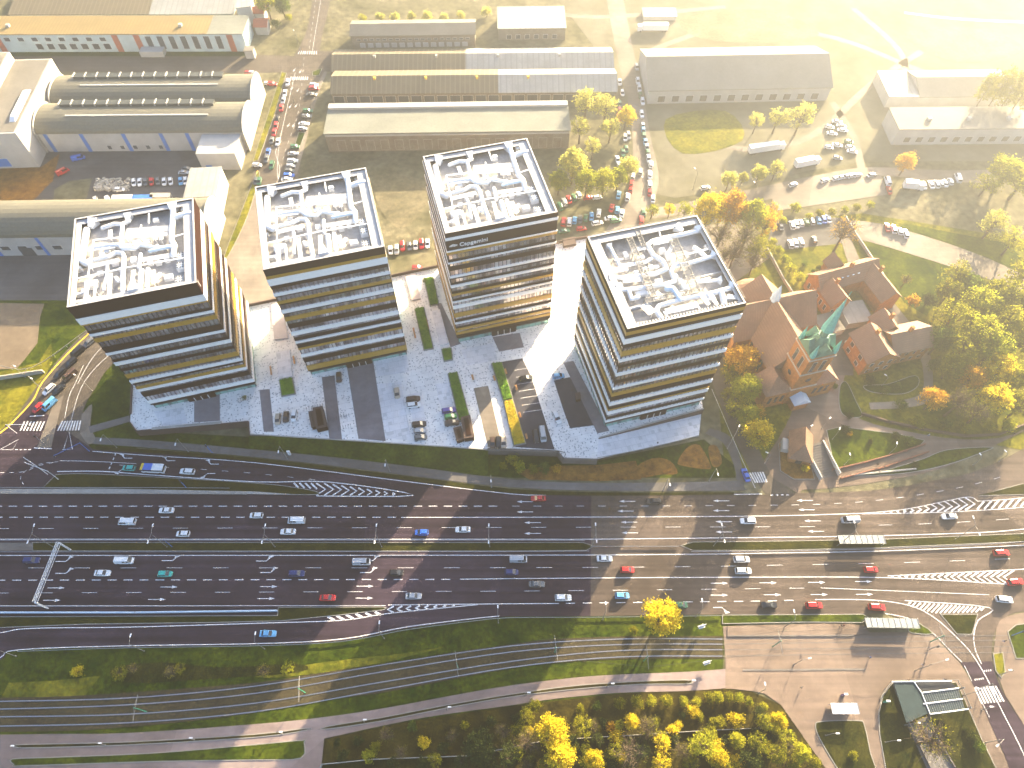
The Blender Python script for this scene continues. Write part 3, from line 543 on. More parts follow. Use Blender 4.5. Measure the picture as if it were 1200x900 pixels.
# plaza edge walls
def wall_thing(pts_px, z, h0, h1, th, mt, label, cat='wall', name='retaining_wall'):
    mb = MB(); P = [np.array(G(x, y, z)) for x, y in pts_px]
    for a, b in zip(P, P[1:]):
        d = b - a; l = np.linalg.norm(d); m = (a + b) / 2; mb.box(m[0], m[1], h0, l + th, th, h1 - h0, math.atan2(d[1], d[0]))
    return tag(mb.build(name, M[mt]), label, cat)
t = wall_thing([(155, 452), (153.5, 485)], 0, Z0, .7, .4, 'brown_wall', 'short brown wall closing the west edge of the paving beside the left tower')
t = wall_thing([(152.5, 495), (160, 505.5), (258, 497.6), (291, 494.4), (292.5, 508.5)], 0, Z0 - .1, .45, .35, 'brown_wall', 'brown retaining wall under the front paving of the left tower')
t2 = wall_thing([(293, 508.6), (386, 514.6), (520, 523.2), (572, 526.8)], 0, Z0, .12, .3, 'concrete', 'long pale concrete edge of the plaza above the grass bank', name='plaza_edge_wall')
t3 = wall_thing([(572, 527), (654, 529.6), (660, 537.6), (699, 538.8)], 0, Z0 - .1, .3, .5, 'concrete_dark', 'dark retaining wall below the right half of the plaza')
wall_thing([(180, 503), (258, 496)], 0, 0.02, .5, .9, 'concrete', 'low white concrete bench wall in front of the left tower', name='bench_wall')
wall_thing([(290, 359.5), (345, 348)], 0, 0, 1.3, .35, 'brown_wall', 'brown wall on the back edge of the plaza between the two left towers')
wall_thing([(455, 325.5), (514, 313)], 0, 0, 1.3, .35, 'brown_wall', 'brown wall on the back edge of the plaza below six parked cars')
wall_thing([(646, 286.5), (700, 277)], 0, 0, 1.3, .35, 'brown_wall', 'brown wall on the back edge of the plaza beside the right tower')
wall_thing([(702, 514), (824, 480)], 0, Z0, .05, .35, 'brown_wall', 'brown ribbed plinth wall growing to the right under the right tower', name='plinth_wall')
wall_thing([(703, 513), (824, 479.2)], 0, 0.06, .4, .35, 'concrete', 'pale parapet on the plinth of the right tower', name='parapet')
# ------------------------------------------------------------------ the four towers
YAW = R(14.82); TW, TD, TZ = 40 * K, 40.15 * K, 63.79 * K
TC = [(-125.21 * K, 160.67 * K), (-66.69 * K, 176.10 * K), (-8.43 * K, 192.04 * K), (49.40 * K, 152.32 * K)]
def tworld(c, x, y): return (c[0] + x * math.cos(YAW) - y * math.sin(YAW), c[1] + x * math.sin(YAW) + y * math.cos(YAW))
def tlocal(c, px, py, z):
    x, y = G(px, py, z); x -= c[0]; y -= c[1]
    return (x * math.cos(YAW) + y * math.sin(YAW), -x * math.sin(YAW) + y * math.cos(YAW))
def z_of(c, py):
    x, y = tworld(c, -TW / 2, -TD / 2); return height_at(x, y, py, 0)
BANDS = [
 [('d', 360, 374.5), ('w', 374.5, 381.3), ('o', 381.3, 383), ('d', 389.5, 392.2), ('w', 392.5, 395), ('o', 398, 402), ('d', 408.3, 414.5), ('w', 414.5, 417), ('d', 422.5, 425.3), ('w', 425.6, 429), ('d', 433.3, 436), ('o', 440, 444), ('w', 447, 449.7), ('d', 449.8, 452), ('o', 454.5, 456.8), ('w', 456.9, 459.4), ('d', 461.7, 466), ('w', 470.5, 473.6), ('d', 473.7, 475.4)],
 [('d', 317, 325), ('o', 325, 328.2), ('w', 328.4, 335.7), ('d', 335.8, 340), ('w', 345, 348), ('d', 348.1, 349.5), ('o', 354.4, 357.2), ('d', 357.3, 359), ('w', 364.5, 368), ('d', 368.1, 369.3), ('o', 373, 377.2), ('d', 381, 386), ('w', 390, 394), ('d', 397, 400.3), ('w', 401, 403), ('d', 405, 408.6), ('o', 408.8, 410.8), ('w', 416, 419), ('d', 421.3, 425.5), ('o', 429.7, 434.5), ('d', 434.6, 436)],
 [('d', 274, 279.7), ('w', 279.8, 283), ('d', 283.1, 295), ('w', 295.1, 296.6), ('o', 296.8, 299.6), ('d', 306, 308.4), ('w', 308.6, 310.2), ('d', 314, 318.7), ('w', 324.6, 326.8), ('d', 326.9, 328.6), ('d', 333, 334.8), ('w', 335.5, 338), ('d', 342.7, 345.1), ('o', 345.6, 347.8), ('d', 351.7, 353.8), ('w', 354.2, 355.7), ('w', 359.3, 362.7), ('o', 368.5, 372.9), ('d', 376, 378.3), ('w', 379, 380.5), ('d', 384.5, 385.9), ('o', 386, 388.6), ('o', 390.6, 393), ('d', 393.6, 396.8)],
 [('d', 387.4, 390), ('o', 390.1, 394), ('d', 394.1, 398), ('w', 398.3, 404), ('d', 404.3, 409), ('o', 413, 418.4), ('w', 421.8, 425), ('d', 429.6, 432.4), ('w', 438, 441.4), ('d', 447, 450.6), ('w', 454.8, 457.5), ('o', 461.8, 465.5), ('d', 466.4, 471), ('w', 472.6, 476), ('d', 478.2, 480.6), ('o', 480.9, 482.2), ('w', 483.2, 486.5), ('d', 490.3, 492.5), ('w', 493.6, 495.4), ('d', 495.5, 497)]]
def ring(mb, x, y, w2, d2, z0, z1):
    """hollow rectangular collar: outer half sizes w2, d2, 0.45 m thick"""
    t = .45
    mb.b2(x - w2, x + w2, y - d2, y - d2 + t, z0, z1); mb.b2(x - w2, x + w2, y + d2 - t, y + d2, z0, z1)
    mb.b2(x - w2, x - w2 + t, y - d2 + t, y + d2 - t, z0, z1); mb.b2(x + w2 - t, x + w2, y - d2 + t, y + d2 - t, z0, z1)
TN = ['leftmost of four striped towers, ochre white and brown bands, grassy triangle beside it', 'second striped tower from the left, brown ochre white top bands over mirror windows', 'striped office tower with white company lettering below its roof, third from the left', 'rightmost striped tower beside the church, with thick round white roof ducts']
TOW = []
for i, c in enumerate(TC):
    t = thing('office_tower', TN[i], 'office tower', (c[0], c[1], 0), YAW); TOW.append(t)
    zt = TZ; hw_, hd = TW / 2, TD / 2
    B = sorted([(k, z_of(c, b), z_of(c, a)) for k, a, b in BANDS[i]], key=lambda q: -q[2])
    B[0] = (B[0][0], B[0][1], zt)
    zlow = B[-1][1]
    # fascia collars
    for k, z0, z1 in B:
        p = {'d': .12, 'o': .20, 'w': .28}[k]; mb = MB(); ring(mb, 0, 0, hw_ + p - .25, hd + p - .25, z0 + .02, z1 - .02)
        mb.build({'d': 'brown_fascia', 'o': 'ochre_fascia', 'w': 'white_fascia'}[k], M[{'d': 'fascia_dark', 'o': 'fascia_ochre', 'w': 'fascia_white'}[k]], t)
    # window ribbons with mullions in the gaps
    for (k, z0, z1), (k2, y0, y1) in zip(B, B[1:]):
        if z0 - y1 > .5:
            mb = MB(); ring(mb, 0, 0, hw_ - .32, hd - .32, y1 - .02, z0 + .02); wb = mb.build('window_band', M['tower_glass'], t)
            mm = MB(); n = 26
            for q in range(n + 1):
                u = -hw_ + .4 + (2 * hw_ - .8) * q / n; v = -hd + .4 + (2 * hd - .8) * q / n
                for sgn in (-1, 1):
                    mm.box(u, sgn * (hd - .27), y1, .14, .16, z0 - y1); mm.box(sgn * (hw_ - .27), v, y1, .16, .14, z0 - y1)
            mm.build('mullion', M['mullion'], wb)
    # core, ground floor
    mb = MB(); mb.b2(-hw_ + .9, hw_ - .9, -hd + .9, hd - .9, .02, zt - 3.2); mb.build('core', M['concrete_dark'], t)
    mb = MB(); ring(mb, 0, 0, hw_ - .6, hd - .6, 0.02, zlow - .01)
    gf = mb.build('ground_floor_glazing', M['green_glass'], t); mm = MB()
    for q in range(15):
        u = -hw_ + .7 + (2 * hw_ - 1.4) * q / 14
        for sgn in (-1, 1): mm.box(u, sgn * (hd - .55), .02, .12, .16, zlow - .04); mm.box(sgn * (hw_ - .55), u * hd / hw_, .02, .16, .12, zlow - .04)
    mm.box(0, -hd + .5, zlow - 1.0, 2 * hw_ - 1.4, .3, .5); mm.build('mullion', M['mullion'], gf)
    mb = MB(); mb.b2(-4.3, 4.3, -hd - .05, -hd + .55, .02, zlow - .3); en = mb.build('entrance', M['fascia_dark'], t, loc=(-1.2 if i == 0 else 0, 0, 0))
    for q in (-2.2, .0, 2.2):
        mb = MB(); mb.b2(q - .1, q + .1, -hd - .15, -hd - .06, .02, zlow - .6); mb.build('door_frame', M['white_metal'], en)
    # roof
    mb = MB(); mb.b2(-hw_ + .3, hw_ - .3, -hd + .3, hd - .3, zt - 3.1, zt - 2.7); mb.build('roof_deck', M['roof_deck'], t)
    mb = MB(); ring(mb, 0, 0, hw_ - .12, hd - .12, zt - 2.7, zt - .02); mb.build('parapet', M['fascia_dark'], t); mb = MB(); ring(mb, 0, 0, hw_ - .22, hd - .22, zt - .01, zt + .06); mb.build('parapet_cap', M['roof_rim'], t)
t3o = TOW[2]
# company lettering and cloud emblem under the roof of the third tower
c = TC[2]; zc = (z_of(c, 283.1) + z_of(c, 295)) / 2
cu = bpy.data.curves.new('sign_lettering', 'FONT'); cu.body = 'Capgemini'; cu.size = 2.0; cu.extrude = .08; cu.offset = .04; cu.space_character = 1.0
so_ = bpy.data.objects.new('sign_lettering', cu); COL.objects.link(so_); so_.parent = t3o; so_.rotation_euler = (R(90), 0, 0); so_.location = (-TW / 2 + 3.9, -TD / 2 - .22, zc - .65)
bpy.context.view_layer.update(); me_ = bpy.data.meshes.new_from_object(so_.evaluated_get(bpy.context.evaluated_depsgraph_get())); me_.materials.clear(); me_.materials.append(M['line_white'])
sm_ = bpy.data.objects.new('sign_lettering', me_); COL.objects.link(sm_); sm_.parent = t3o; sm_.rotation_euler = so_.rotation_euler; sm_.location = so_.location; bpy.data.objects.remove(so_); sm_.name = 'sign_lettering'
em = MB()
for (x, z, r) in ((0, 0, .47), (.68, .1, .55), (1.3, -.02, .38), (.4, .2, .46), (-.4, -.1, .3), (.8, -.25, .3)):
    n = 16; v = [(x + 1.15 * r * math.cos(2 * math.pi * k / n), 0, z + r * .8 * math.sin(2 * math.pi * k / n)) for k in range(n)]
    v += [(a, -.1 - x * .004, b) for a, _, b in v]; em.add(v, [tuple(range(n, 2 * n))] + [(k, (k + 1) % n, n + (k + 1) % n, n + k) for k in range(n)])
em.build('sign_emblem', M['line_white'], t3o, loc=(-TW / 2 + 1.6, -TD / 2 - .1, zc))
# ---- rooftop plant. coordinates: pixels of the photograph brought to the roof plane and stored in the tower's own axes
def roof_plant(t, mode):
    c = TC[1] if mode == 'A' else TC[3]; zr = TZ - 2.68; zd = TZ - 1.2
    if mode == 'A': q = lambda x, y: tlocal(c, 280 + x / 5.4545, 170 + y / 5.4545, TZ - 1)
    else: q = lambda x, y: tlocal(c, 660 + x / 5, 230 + y / 5, TZ - 1)
    hw_, hd = TW / 2, TD / 2
    def duct(pts, r=.8, z=zd, m='duct', n=10, name='duct'):
        r *= .66
        mb = MB(); P = [(*q(*p), z) for p in pts]; mb.tube(P, r, n); mb.ball(P[0], r, 10); mb.ball(P[-1], r, 10)
        o = mb.build(name, M[m], t, smooth_=False)
        for k in (0, len(P) - 1): pass
        # stands
        sb = MB()
        for a, b in zip(P, P[1:]):
            x, y = (a[0] + b[0]) / 2, (a[1] + b[1]) / 2; sb.box(x, y, zr, .25, .25, max(.05, z - r - zr + .1))
        sb.build('duct_support', M['grey_metal'], o); return o
    def funnel(p, p2, w0=.6, w1=1.5, z=zd):
        a = Vector((*q(*p), z)); b = Vector((*q(*p2), z)); mb = MB(); mb.tube([a, b], w0 * .9, 4, r2=w1); mb.build('duct_funnel', M['duct'], t)
    def pipes(pts, n=3, gap=.5, r=.10, z=TZ - .7, m='white_metal'):
        mb = MB()
        P = [np.array(q(*p)) for p in pts]
        for k in range(n):
            of = (k - (n - 1) / 2) * gap; o_ = []
            for i, p in enumerate(P):
                d = P[min(i + 1, len(P) - 1)] - P[max(i - 1, 0)]; d = d / np.linalg.norm(d); o_.append((p[0] - d[1] * of, p[1] + d[0] * of, z))
            mb.tube(o_, r, 5, joints=False)
        L_ = [np.array(o) for o in P]
        for a, b in zip(L_, L_[1:]):
            m_ = max(1, int(np.linalg.norm(b - a) / 3))
            for s_ in range(m_ + 1):
                p = a + (b - a) * s_ / m_; mb.box(p[0], p[1], zr, .14, .14, z - zr)
        mb.build('pipe_rack', M[m], t)
    def unit(p, sx, sy, sz=1.4, m='white_metal', fans=0):
        x, y = q(*p); mb = MB(); mb.box(x, y, zr, sx, sy, sz, 0, .96); mb.box(x, y, zr + sz, sx * .8, sy * .8, .12); o = mb.build('air_handling_unit', M[m], t)
        if fans:
            f = MB()
            for a in range(fans):
                for b in range(fans): f.cone((x + (a - (fans - 1) / 2) * sx / fans * .95, y + (b - (fans - 1) / 2) * sy / fans * .95, zr + sz + .13), min(sx, sy) / fans * .40, .06, 8)
            f.build('fan', M['dark_metal'], o)
    def beam(p, p2, w_=.35, z=TZ - .9, m='white_metal'):
        a, b = np.array(q(*p)), np.array(q(*p2)); d = b - a; mb = MB(); mb.box(*(a + d / 2), z, np.linalg.norm(d), w_, .3, math.atan2(d[1], d[0])); mb.build('roof_beam', M[m], t)
    def gantry(p, p2, w_=1.6):
        a, b = np.array(q(*p)), np.array(q(*p2)); d = b - a; l = np.linalg.norm(d); u = d / l; nn = np.array([-u[1], u[0]]); rz = math.atan2(d[1], d[0]); mb = MB(); z = TZ - .55
        for s_ in (-1, 1):
            m_ = (a + b) / 2 + nn * s_ * w_ / 2; mb.box(m_[0], m_[1], z, l, .16, .3, rz)
        k = int(l / 1.0)
        for i in range(k + 1):
            p_ = a + d * i / k; mb.box(p_[0], p_[1], z + .05, .14, w_, .12, rz)
            if i < k: mb.tube([(*(p_ - nn * w_ / 2), z + .2), (*(p_ + u * l / k + nn * w_ / 2), z + .2)], .05, 4, joints=False)
            if i % 6 == 0: mb.box(*(p_ + nn * w_ / 2), zr, .2, .2, z - zr); mb.box(*(p_ - nn * w_ / 2), zr, .2, .2, z - zr)
        mb.build('service_gantry', M['kerb'], t)
    rim = MB()
    if mode == 'A':
        rim.b2(hw_ - 3.4, hw_ - .6, -hd + .6, hd - .6, TZ - .75, TZ - .45); rim.b2(-hw_ + .6, -hw_ + 1.9, -hd + .6, hd - .6, TZ - .75, TZ - .46); rim.b2(-hw_ + 1.9, hw_ - 3.4, hd - 2.4, hd - .6, TZ - .75, TZ - .47)
        rim.build('roof_walkway', M['roof_rim'], t)
        ex = MB()
        for k in range(26): ex.box(-hw_ + 2.5 + k * 1.08, -hd + 1.3, zr, .5, 1.2, 1.9)
        ex.build('front_louvre', M['roof_rim'], t)
        duct([(178, 335), (180, 520), (215, 535), (238, 520)], 1.35); funnel((200, 320), (212, 278), .9, 1.8); duct([(275, 322), (340, 298), (390, 300), (428, 282)], .9); funnel((425, 285), (420, 245)); duct([(395, 312), (400, 380), (420, 440)], .85)
        duct([(692, 205), (700, 270), (718, 400), (742, 430), (745, 490)], 1.15, TZ - .9); funnel((694, 230), (686, 185), .9, 2.0); duct([(712, 265), (750, 250), (800, 240)], 1.3, TZ - .9)
        duct([(260, 445), (330, 432), (400, 428), (430, 452), (500, 452), (530, 430), (570, 435), (640, 448), (730, 438)], .85, TZ - .8)
        duct([(262, 515), (340, 495), (385, 470), (425, 470), (442, 500), (452, 600), (472, 705)], .95); duct([(345, 540), (355, 600), (352, 690)], .7); duct([(540, 480), (545, 560)], .8); duct([(570, 585), (578, 650), (580, 690)], 1.1, TZ - .7); duct([(608, 575), (622, 680)], .9, TZ - .7)
        funnel((520, 620), (545, 705), .5, 1.9); duct([(600, 470), (640, 460), (720, 445)], .7, TZ - .6, 'duct_blue'); duct([(630, 455), (632, 430)], .8); duct([(680, 600), (650, 640), (668, 640)], .9); duct([(415, 620), (430, 640)], .8)
        for a, b in (((140, 640), (500, 560)), ((500, 560), (860, 500)), ((240, 400), (245, 620)), ((245, 400), (400, 385)), ((515, 310), (520, 380)), ((735, 380), (800, 360)), ((550, 240), (560, 300)), ((240, 460), (380, 445))): beam(a, b)
        for a, b, n in (((430, 350), (700, 330), 5), ((430, 380), (690, 365), 4), ((250, 560), (420, 520), 4), ((600, 320), (620, 400), 3), ((640, 320), (655, 400), 3), ((560, 520), (740, 490), 4), ((250, 650), (260, 780), 3), ((300, 640), (310, 760), 2), ((380, 600), (400, 740), 3), ((520, 580), (530, 700), 3), ((130, 310), (140, 600), 2), ((800, 180), (880, 640), 2), ((640, 580), (660, 660), 3), ((330, 340), (340, 390), 3)): pipes([a, b], n, .45)
        pipes([(160, 780), (930, 650)], 4, .35, .07, TZ - .5)
        for x, y in ((785, 488), (797, 545), (808, 628)): unit((x, y), 2.2, 2.4, 1.6, 'white_metal', 3)
        for x, y, a, b in ((260, 650, 3.4, 2.2), (500, 510, 1.5, 2.0), (380, 520, 1.6, 1.4), (585, 262, 1.6, 1.2), (730, 605, 2.4, 1.8), (300, 480, 1.4, 1.2), (440, 410, 1.4, 1.3), (500, 405, 2.0, 1.5), (560, 400, 1.8, 1.4), (190, 712, 3.2, .9), (600, 520, 1.4, 1.2), (650, 520, 1.5, 1.1), (300, 580, 1.5, 1.2), (320, 455, 1.5, 1.1), (430, 560, 1.2, 1.2), (700, 500, 1.3, 1.3), (230, 700, 1.2, 1.8), (160, 560, 2.0, 1.0), (760, 200, 2.4, 1.4)): unit((x, y), a, b, rng.uniform(.8, 1.7))
    else:
        rim.b2(-hw_ + .6, -hw_ + 3.2, -hd + .6, hd - .6, TZ - .75, TZ - .45); rim.b2(-hw_ + 3.2, hw_ - .6, hd - 2.9, hd - .6, TZ - .75, TZ - .46); rim.b2(hw_ - 1.5, hw_ - .6, -hd + .6, hd - 2.9, TZ - .75, TZ - .47)
        rim.build('roof_walkway', M['roof_rim'], t)
        ex = MB()
        for k in range(34): ex.box(-hw_ + 3.6 + k * .86, -hd + 1.25, zr, .4, 1.2, 2.1)
        ex.build('front_louvre', M['roof_rim'], t)
        pipes([(160, 250), (770, 125)], 5, .4, .08, TZ - .3, 'kerb'); pipes([(790, 150), (1050, 610)], 4, .4, .08, TZ - .3, 'kerb')
        duct([(275, 295), (330, 405), (480, 385), (515, 365)], .75); duct([(810, 195), (700, 222), (600, 240), (520, 262), (493, 285), (530, 345), (585, 380), (605, 425), (540, 452), (400, 470), (285, 478)], 1.0)
        duct([(880, 348), (800, 372), (740, 390), (650, 405), (632, 440), (655, 495), (590, 515), (450, 535), (330, 550)], .9); duct([(1000, 530), (880, 565), (700, 600), (560, 640), (545, 670), (575, 712)], 1.05)
        duct([(608, 545), (640, 545), (680, 605)], 1.25, TZ - .8, 'duct_blue'); duct([(770, 300), (800, 320), (830, 350)], 1.0); duct([(905, 490), (780, 500)], .7); duct([(930, 570), (945, 628)], 1.2); duct([(385, 555), (400, 600), (440, 590)], .9); duct([(370, 660), (510, 625)], .9, z=TZ - 1.6, m='grey_metal')
        funnel((700, 200), (660, 175), .7, 1.6); funnel((800, 205), (790, 185), 1.0, 1.8); funnel((870, 350), (885, 340), .9, 1.5); funnel((980, 540), (995, 520), 1.0, 1.7); funnel((300, 478), (270, 480), .9, 1.5); funnel((345, 550), (318, 520), .9, 1.4); funnel((905, 490), (925, 490), .7, 1.4); funnel((275, 300), (268, 285), .7, 1.2)
        gantry((385, 250), (530, 600)); gantry((645, 262), (775, 560), 2.2); gantry((430, 200), (470, 300), 1.2); gantry((480, 620), (790, 560), 1.4)
        for a, b in (((560, 205), (570, 240)), ((780, 500), (860, 480)), ((770, 620), (800, 665)), ((300, 380), (350, 370)), ((590, 680), (610, 710)), ((340, 640), (360, 690)), ((250, 440), (420, 405))): beam(a, b)
        for a, b, n in (((530, 285), (640, 262), 3), ((400, 320), (480, 305), 4), ((300, 445), (380, 430), 3), ((350, 500), (470, 490), 4), ((600, 680), (780, 640), 5), ((470, 640), (520, 690), 6), ((640, 290), (620, 330), 3), ((700, 350), (860, 310), 2), ((800, 570), (850, 640), 3), ((860, 580), (900, 640), 3), ((540, 570), (590, 600), 4), ((960, 590), (1040, 600), 4)): pipes([a, b], n, .4)
        for x, y, a, b in ((480, 415, 1.4, 1.2), (515, 410, 1.4, 1.2), (550, 405, 1.4, 1.2), (620, 335, 1.5, 2.6), (455, 350, 2.2, 1.2), (650, 385, 1.2, 1.0), (460, 555, 3.2, 1.6), (560, 485, 2.2, 1.1), (690, 480, 1.5, 1.3), (715, 520, 1.4, 2.2), (700, 550, 1.2, 1.2), (580, 310, 1.6, 1.3), (370, 330, 1.3, 2.2), (870, 590, 2.4, 1.4), (560, 580, 2.6, 1.3), (430, 440, 1.2, 1.2), (500, 560, 1.2, 1.2), (850, 280, 1.2, 1.6), (660, 460, 1.2, 1.4), (975, 590, 2.0, 1.2)): unit((x, y), a, b, rng.uniform(.8, 1.6))
        x, y = q(890, 435); 
        mb = MB(); mb.box(x, y - .5, zr, 8.5, .35, 1.3, R(2)); mb.build('screen_wall', M['roof_rim'], t)
for i in range(4): roof_plant(TOW[i], 'B' if i == 3 else 'A')
# gantry steel arms holding the facade signs of the right tower are left out
# ------------------------------------------------------------------ haze
hb = MB(); hb.b2(-1520, 1520, -520, 1620, Z0 - 1, CAMH + 6)
hm = bpy.data.materials.new('haze'); hm.use_nodes = True; N = hm.node_tree.nodes; N.remove(N['Principled BSDF']); pv = N.new('ShaderNodeVolumePrincipled')
pv.inputs['Color'].default_value = (0.96, 0.98, 1.0, 1); pv.inputs['Density'].default_value = HAZE_D; pv.inputs['Anisotropy'].default_value = HAZE_G
hm.node_tree.links.new(pv.outputs[0], N['Material Output'].inputs['Volume'])
ho = hb.build('haze', hm); tag(ho, kind='stuff')
# ------------------------------------------------------------------ buildings
stripes('roof_brown', (0.13, 0.105, 0.065), (0.19, 0.16, 0.11), 2.2, .25); stripes('roof_white', (0.30, 0.30, 0.285), (0.24, 0.24, 0.225), 2.6, .2); stripes('roof_ochre', (0.23, 0.165, 0.065), (0.18, 0.13, 0.05), 1.6, .3)
stripes('roof_grey', (0.24, 0.235, 0.225), (0.20, 0.195, 0.185), 3.0, .2); mat('roof_felt', (0.17, 0.155, 0.13), 0.9, 0.2, 0.12, var2=0.1); mat('roof_green_grey', (0.18, 0.185, 0.155), 0.9, 0.18, 0.12, var2=0.12)
mat('wall_white', (0.42, 0.41, 0.39), 0.85, 0.12, 0.2); mat('wall_blue', (0.42, 0.52, 0.55), 0.85, 0.12, 0.2); mat('wall_grey', (0.40, 0.40, 0.39), 0.85, 0.12, 0.2); mat('wall_dirty', (0.23, 0.205, 0.16), 0.9, col2=(0.14, 0.095, 0.06), scale=0.25, var2=0.2)
mat('blue_paint', (0.05, 0.17, 0.50), 0.5, 0.1, 0.5); mat('red_brown', (0.36, 0.10, 0.055), 0.7, 0.15, 0.5); mat('brick', (0.36, 0.15, 0.045), 0.85, 0.25, 0.8, var2=0.22); mat('tile_roof', (0.24, 0.135, 0.085), 0.8, 0.22, 0.25, var2=0.2)
stripes('tiles', (0.24, 0.14, 0.09), (0.20, 0.11, 0.07), .6, .25, axis='Y', var=.28); mat('copper_green', (0.12, 0.40, 0.34), 0.6, 0.25, 0.6, var2=0.1); mat('copper_dark', (0.10, 0.20, 0.14), 0.6, 0.3, 0.6)
paint('barrel_roof', (0.14, 0.13, 0.095), 0.6, 0.1, 0.2); paint('barrel_dark', (0.05, 0.055, 0.05), 0.5); mat('glass_roof', (0.022, 0.040, 0.042), 0.5, 0.3, 0.4, spec=0.3); mat('stone', (0.42, 0.38, 0.32), 0.85, 0.15, 0.6)
class Bld:
    """local axes: x along the front, y away from the camera side, origin at front-left foot"""
    def __init__(s, name, label, cat, A, B, ytop=None, yback=None, h=None, d=None, group=None, z=Z0):
        a = np.array(G(*A, z)); b = np.array(G(*B, z)); s.w = float(np.linalg.norm(b - a)); s.rz = math.atan2(b[1] - a[1], b[0] - a[0]); s.z = z
        m = (a + b) / 2; s.h = h if h else height_at(a[0], a[1], ytop, z) - z
        if d: s.d = d
        else:
            lo, hi = 1, 200; n = np.array([-math.sin(s.rz), math.cos(s.rz)])
            for _ in range(40):
                q = (lo + hi) / 2; p = a + n * q
                if PY(p[0], p[1], z + s.h)[1] > yback: lo = q
                else: hi = q
            s.d = lo
        s.o = thing(name, label, cat, (a[0], a[1], z), s.rz, group)
    def part(s, nm, mb, mt, parent=None): return mb.build(nm, M[mt], parent or s.o)
    def walls(s, mt, h=None, x0=0, x1=None, y0=0, y1=None, z0=-.3): 
        mb = MB(); mb.b2(x0, x1 if x1 is not None else s.w, y0, y1 if y1 is not None else s.d, z0, h or s.h); return s.part('wall', mb, mt)
    def flat(s, mt, over=.3, th=.35, x0=0, x1=None, y0=0, y1=None, z=None, nm='roof'):
        mb = MB(); z = z or s.h; mb.b2(x0 - over, (x1 if x1 is not None else s.w) + over, y0 - over, (y1 if y1 is not None else s.d) + over, z + .003, z + th); return s.part(nm, mb, mt)
    def gable(s, mt, rise, over=.5, x0=0, x1=None, y0=0, y1=None, z=None, along='x', wall=None):
        x1 = x1 if x1 is not None else s.w; y1 = y1 if y1 is not None else s.d; z = z or s.h; mb = MB(); t = .3
        if along == 'x':
            ym = (y0 + y1) / 2; k = rise / (ym - y0); pr = [(y0 - over, z - over * k), (ym, z + rise), (y1 + over, z - over * k), (y1 + over, z - over * k + t), (ym, z + rise + t), (y0 - over, z - over * k + t)]
            v = [(x0 - over, a, b) for a, b in pr] + [(x1 + over, a, b) for a, b in pr]; tri = [(x0 + .02, y0, z), (x0 + .02, y1, z), (x0 + .02, ym, z + rise), (x1 - .02, y0, z), (x1 - .02, y1, z), (x1 - .02, ym, z + rise)]
        else:
            xm = (x0 + x1) / 2; k = rise / (xm - x0); pr = [(x0 - over, z - over * k), (xm, z + rise), (x1 + over, z - over * k), (x1 + over, z - over * k + t), (xm, z + rise + t), (x0 - over, z - over * k + t)]
            v = [(a, y0 - over, b) for a, b in pr] + [(a, y1 + over, b) for a, b in pr]; tri = [(x0, y0 + .02, z), (x1, y0 + .02, z), (xm, y0 + .02, z + rise), (x0, y1 - .02, z), (x1, y1 - .02, z), (xm, y1 - .02, z + rise)]
        mb.add(v, [(i, (i + 1) % 6, 6 + (i + 1) % 6, 6 + i) for i in range(6)] + [(0, 1, 4, 5), (1, 2, 3, 4), (6, 7, 10, 11), (7, 8, 9, 10)])
        r = s.part('roof', mb, mt)
        if wall: g = MB(); g.add(tri, [(0, 1, 2), (3, 4, 5)]); s.part('gable_wall', g, wall)
        return r
    def barrel(s, mt, rise, x0=0, x1=None, y0=0, y1=None, z=None, over=.4, n=14, wall=None):
        x1 = x1 if x1 is not None else s.w; y1 = y1 if y1 is not None else s.d; z = z or s.h; mb = MB(); v = []
        ym, ry = (y0 + y1) / 2, (y1 - y0) / 2 + .2
        arc = [(ym - ry * math.cos(math.pi * i / n), z + rise * math.sin(math.pi * i / n)) for i in range(n + 1)]
        for x in (x0 - over, x1 + over): v += [(x, a, b) for a, b in arc]
        m = n + 1; mb.add(v, [(i, i + 1, m + i + 1, m + i) for i in range(n)] + [tuple(range(m)), tuple(range(2 * m - 1, m - 1, -1))]); r = s.part('roof', mb, mt)
        if wall:
            for x in (x0 - over - .3, x1 + over):
                g = MB()
                v = [(x, ym - (ry + .6) * math.cos(math.pi * i / n), z + (rise + .8) * math.sin(math.pi * i / n)) for i in range(n + 1)]; v = [(x, ym - ry - .6, -.2)] + v + [(x, ym + ry + .6, -.2)]; k = len(v)
                v += [(a + .3, b, c_) for a, b, c_ in v]; g.add(v, [tuple(range(k)), tuple(range(2 * k - 1, k - 1, -1))] + [(i, (i + 1) % k, k + (i + 1) % k, k + i) for i in range(k)]); s.part('end_wall', g, wall)
        return r
    def panel(s, nm, u0, u1, z0, z1, mt, side='F', proud=.06, parent=None):
        """thin panel on a facade: F front, L left end, R right end; u in metres along it, z in metres"""
        mb = MB()
        if side == 'F': mb.b2(u0, u1, -proud, .05, z0, z1)
        elif side == 'R': mb.b2(s.w - .05, s.w + proud, u0, u1, z0, z1)
        else: mb.b2(-proud, .05, u0, u1, z0, z1)
        return s.part(nm, mb, mt, parent)
    def windows(s, n, z0, z1, u0, u1, fill=.6, side='F', mt='window_glass', frame='line_white', nm='window'):
        for i in range(n):
            st = (u1 - u0) / n; a = u0 + st * (i + .5 - fill / 2); b = a + st * fill
            f = s.panel(nm, a - .12, b + .12, z0 - .12, z1 + .12, frame, side, .05); s.panel('pane', a, b, z0, z1, mt, side, .09, f)
    def box(s, nm, x, y, z, sx, sy, sz, mt, taper=1.0): return s.part(nm, MB().box(x, y, z, sx, sy, sz, 0, taper), mt)
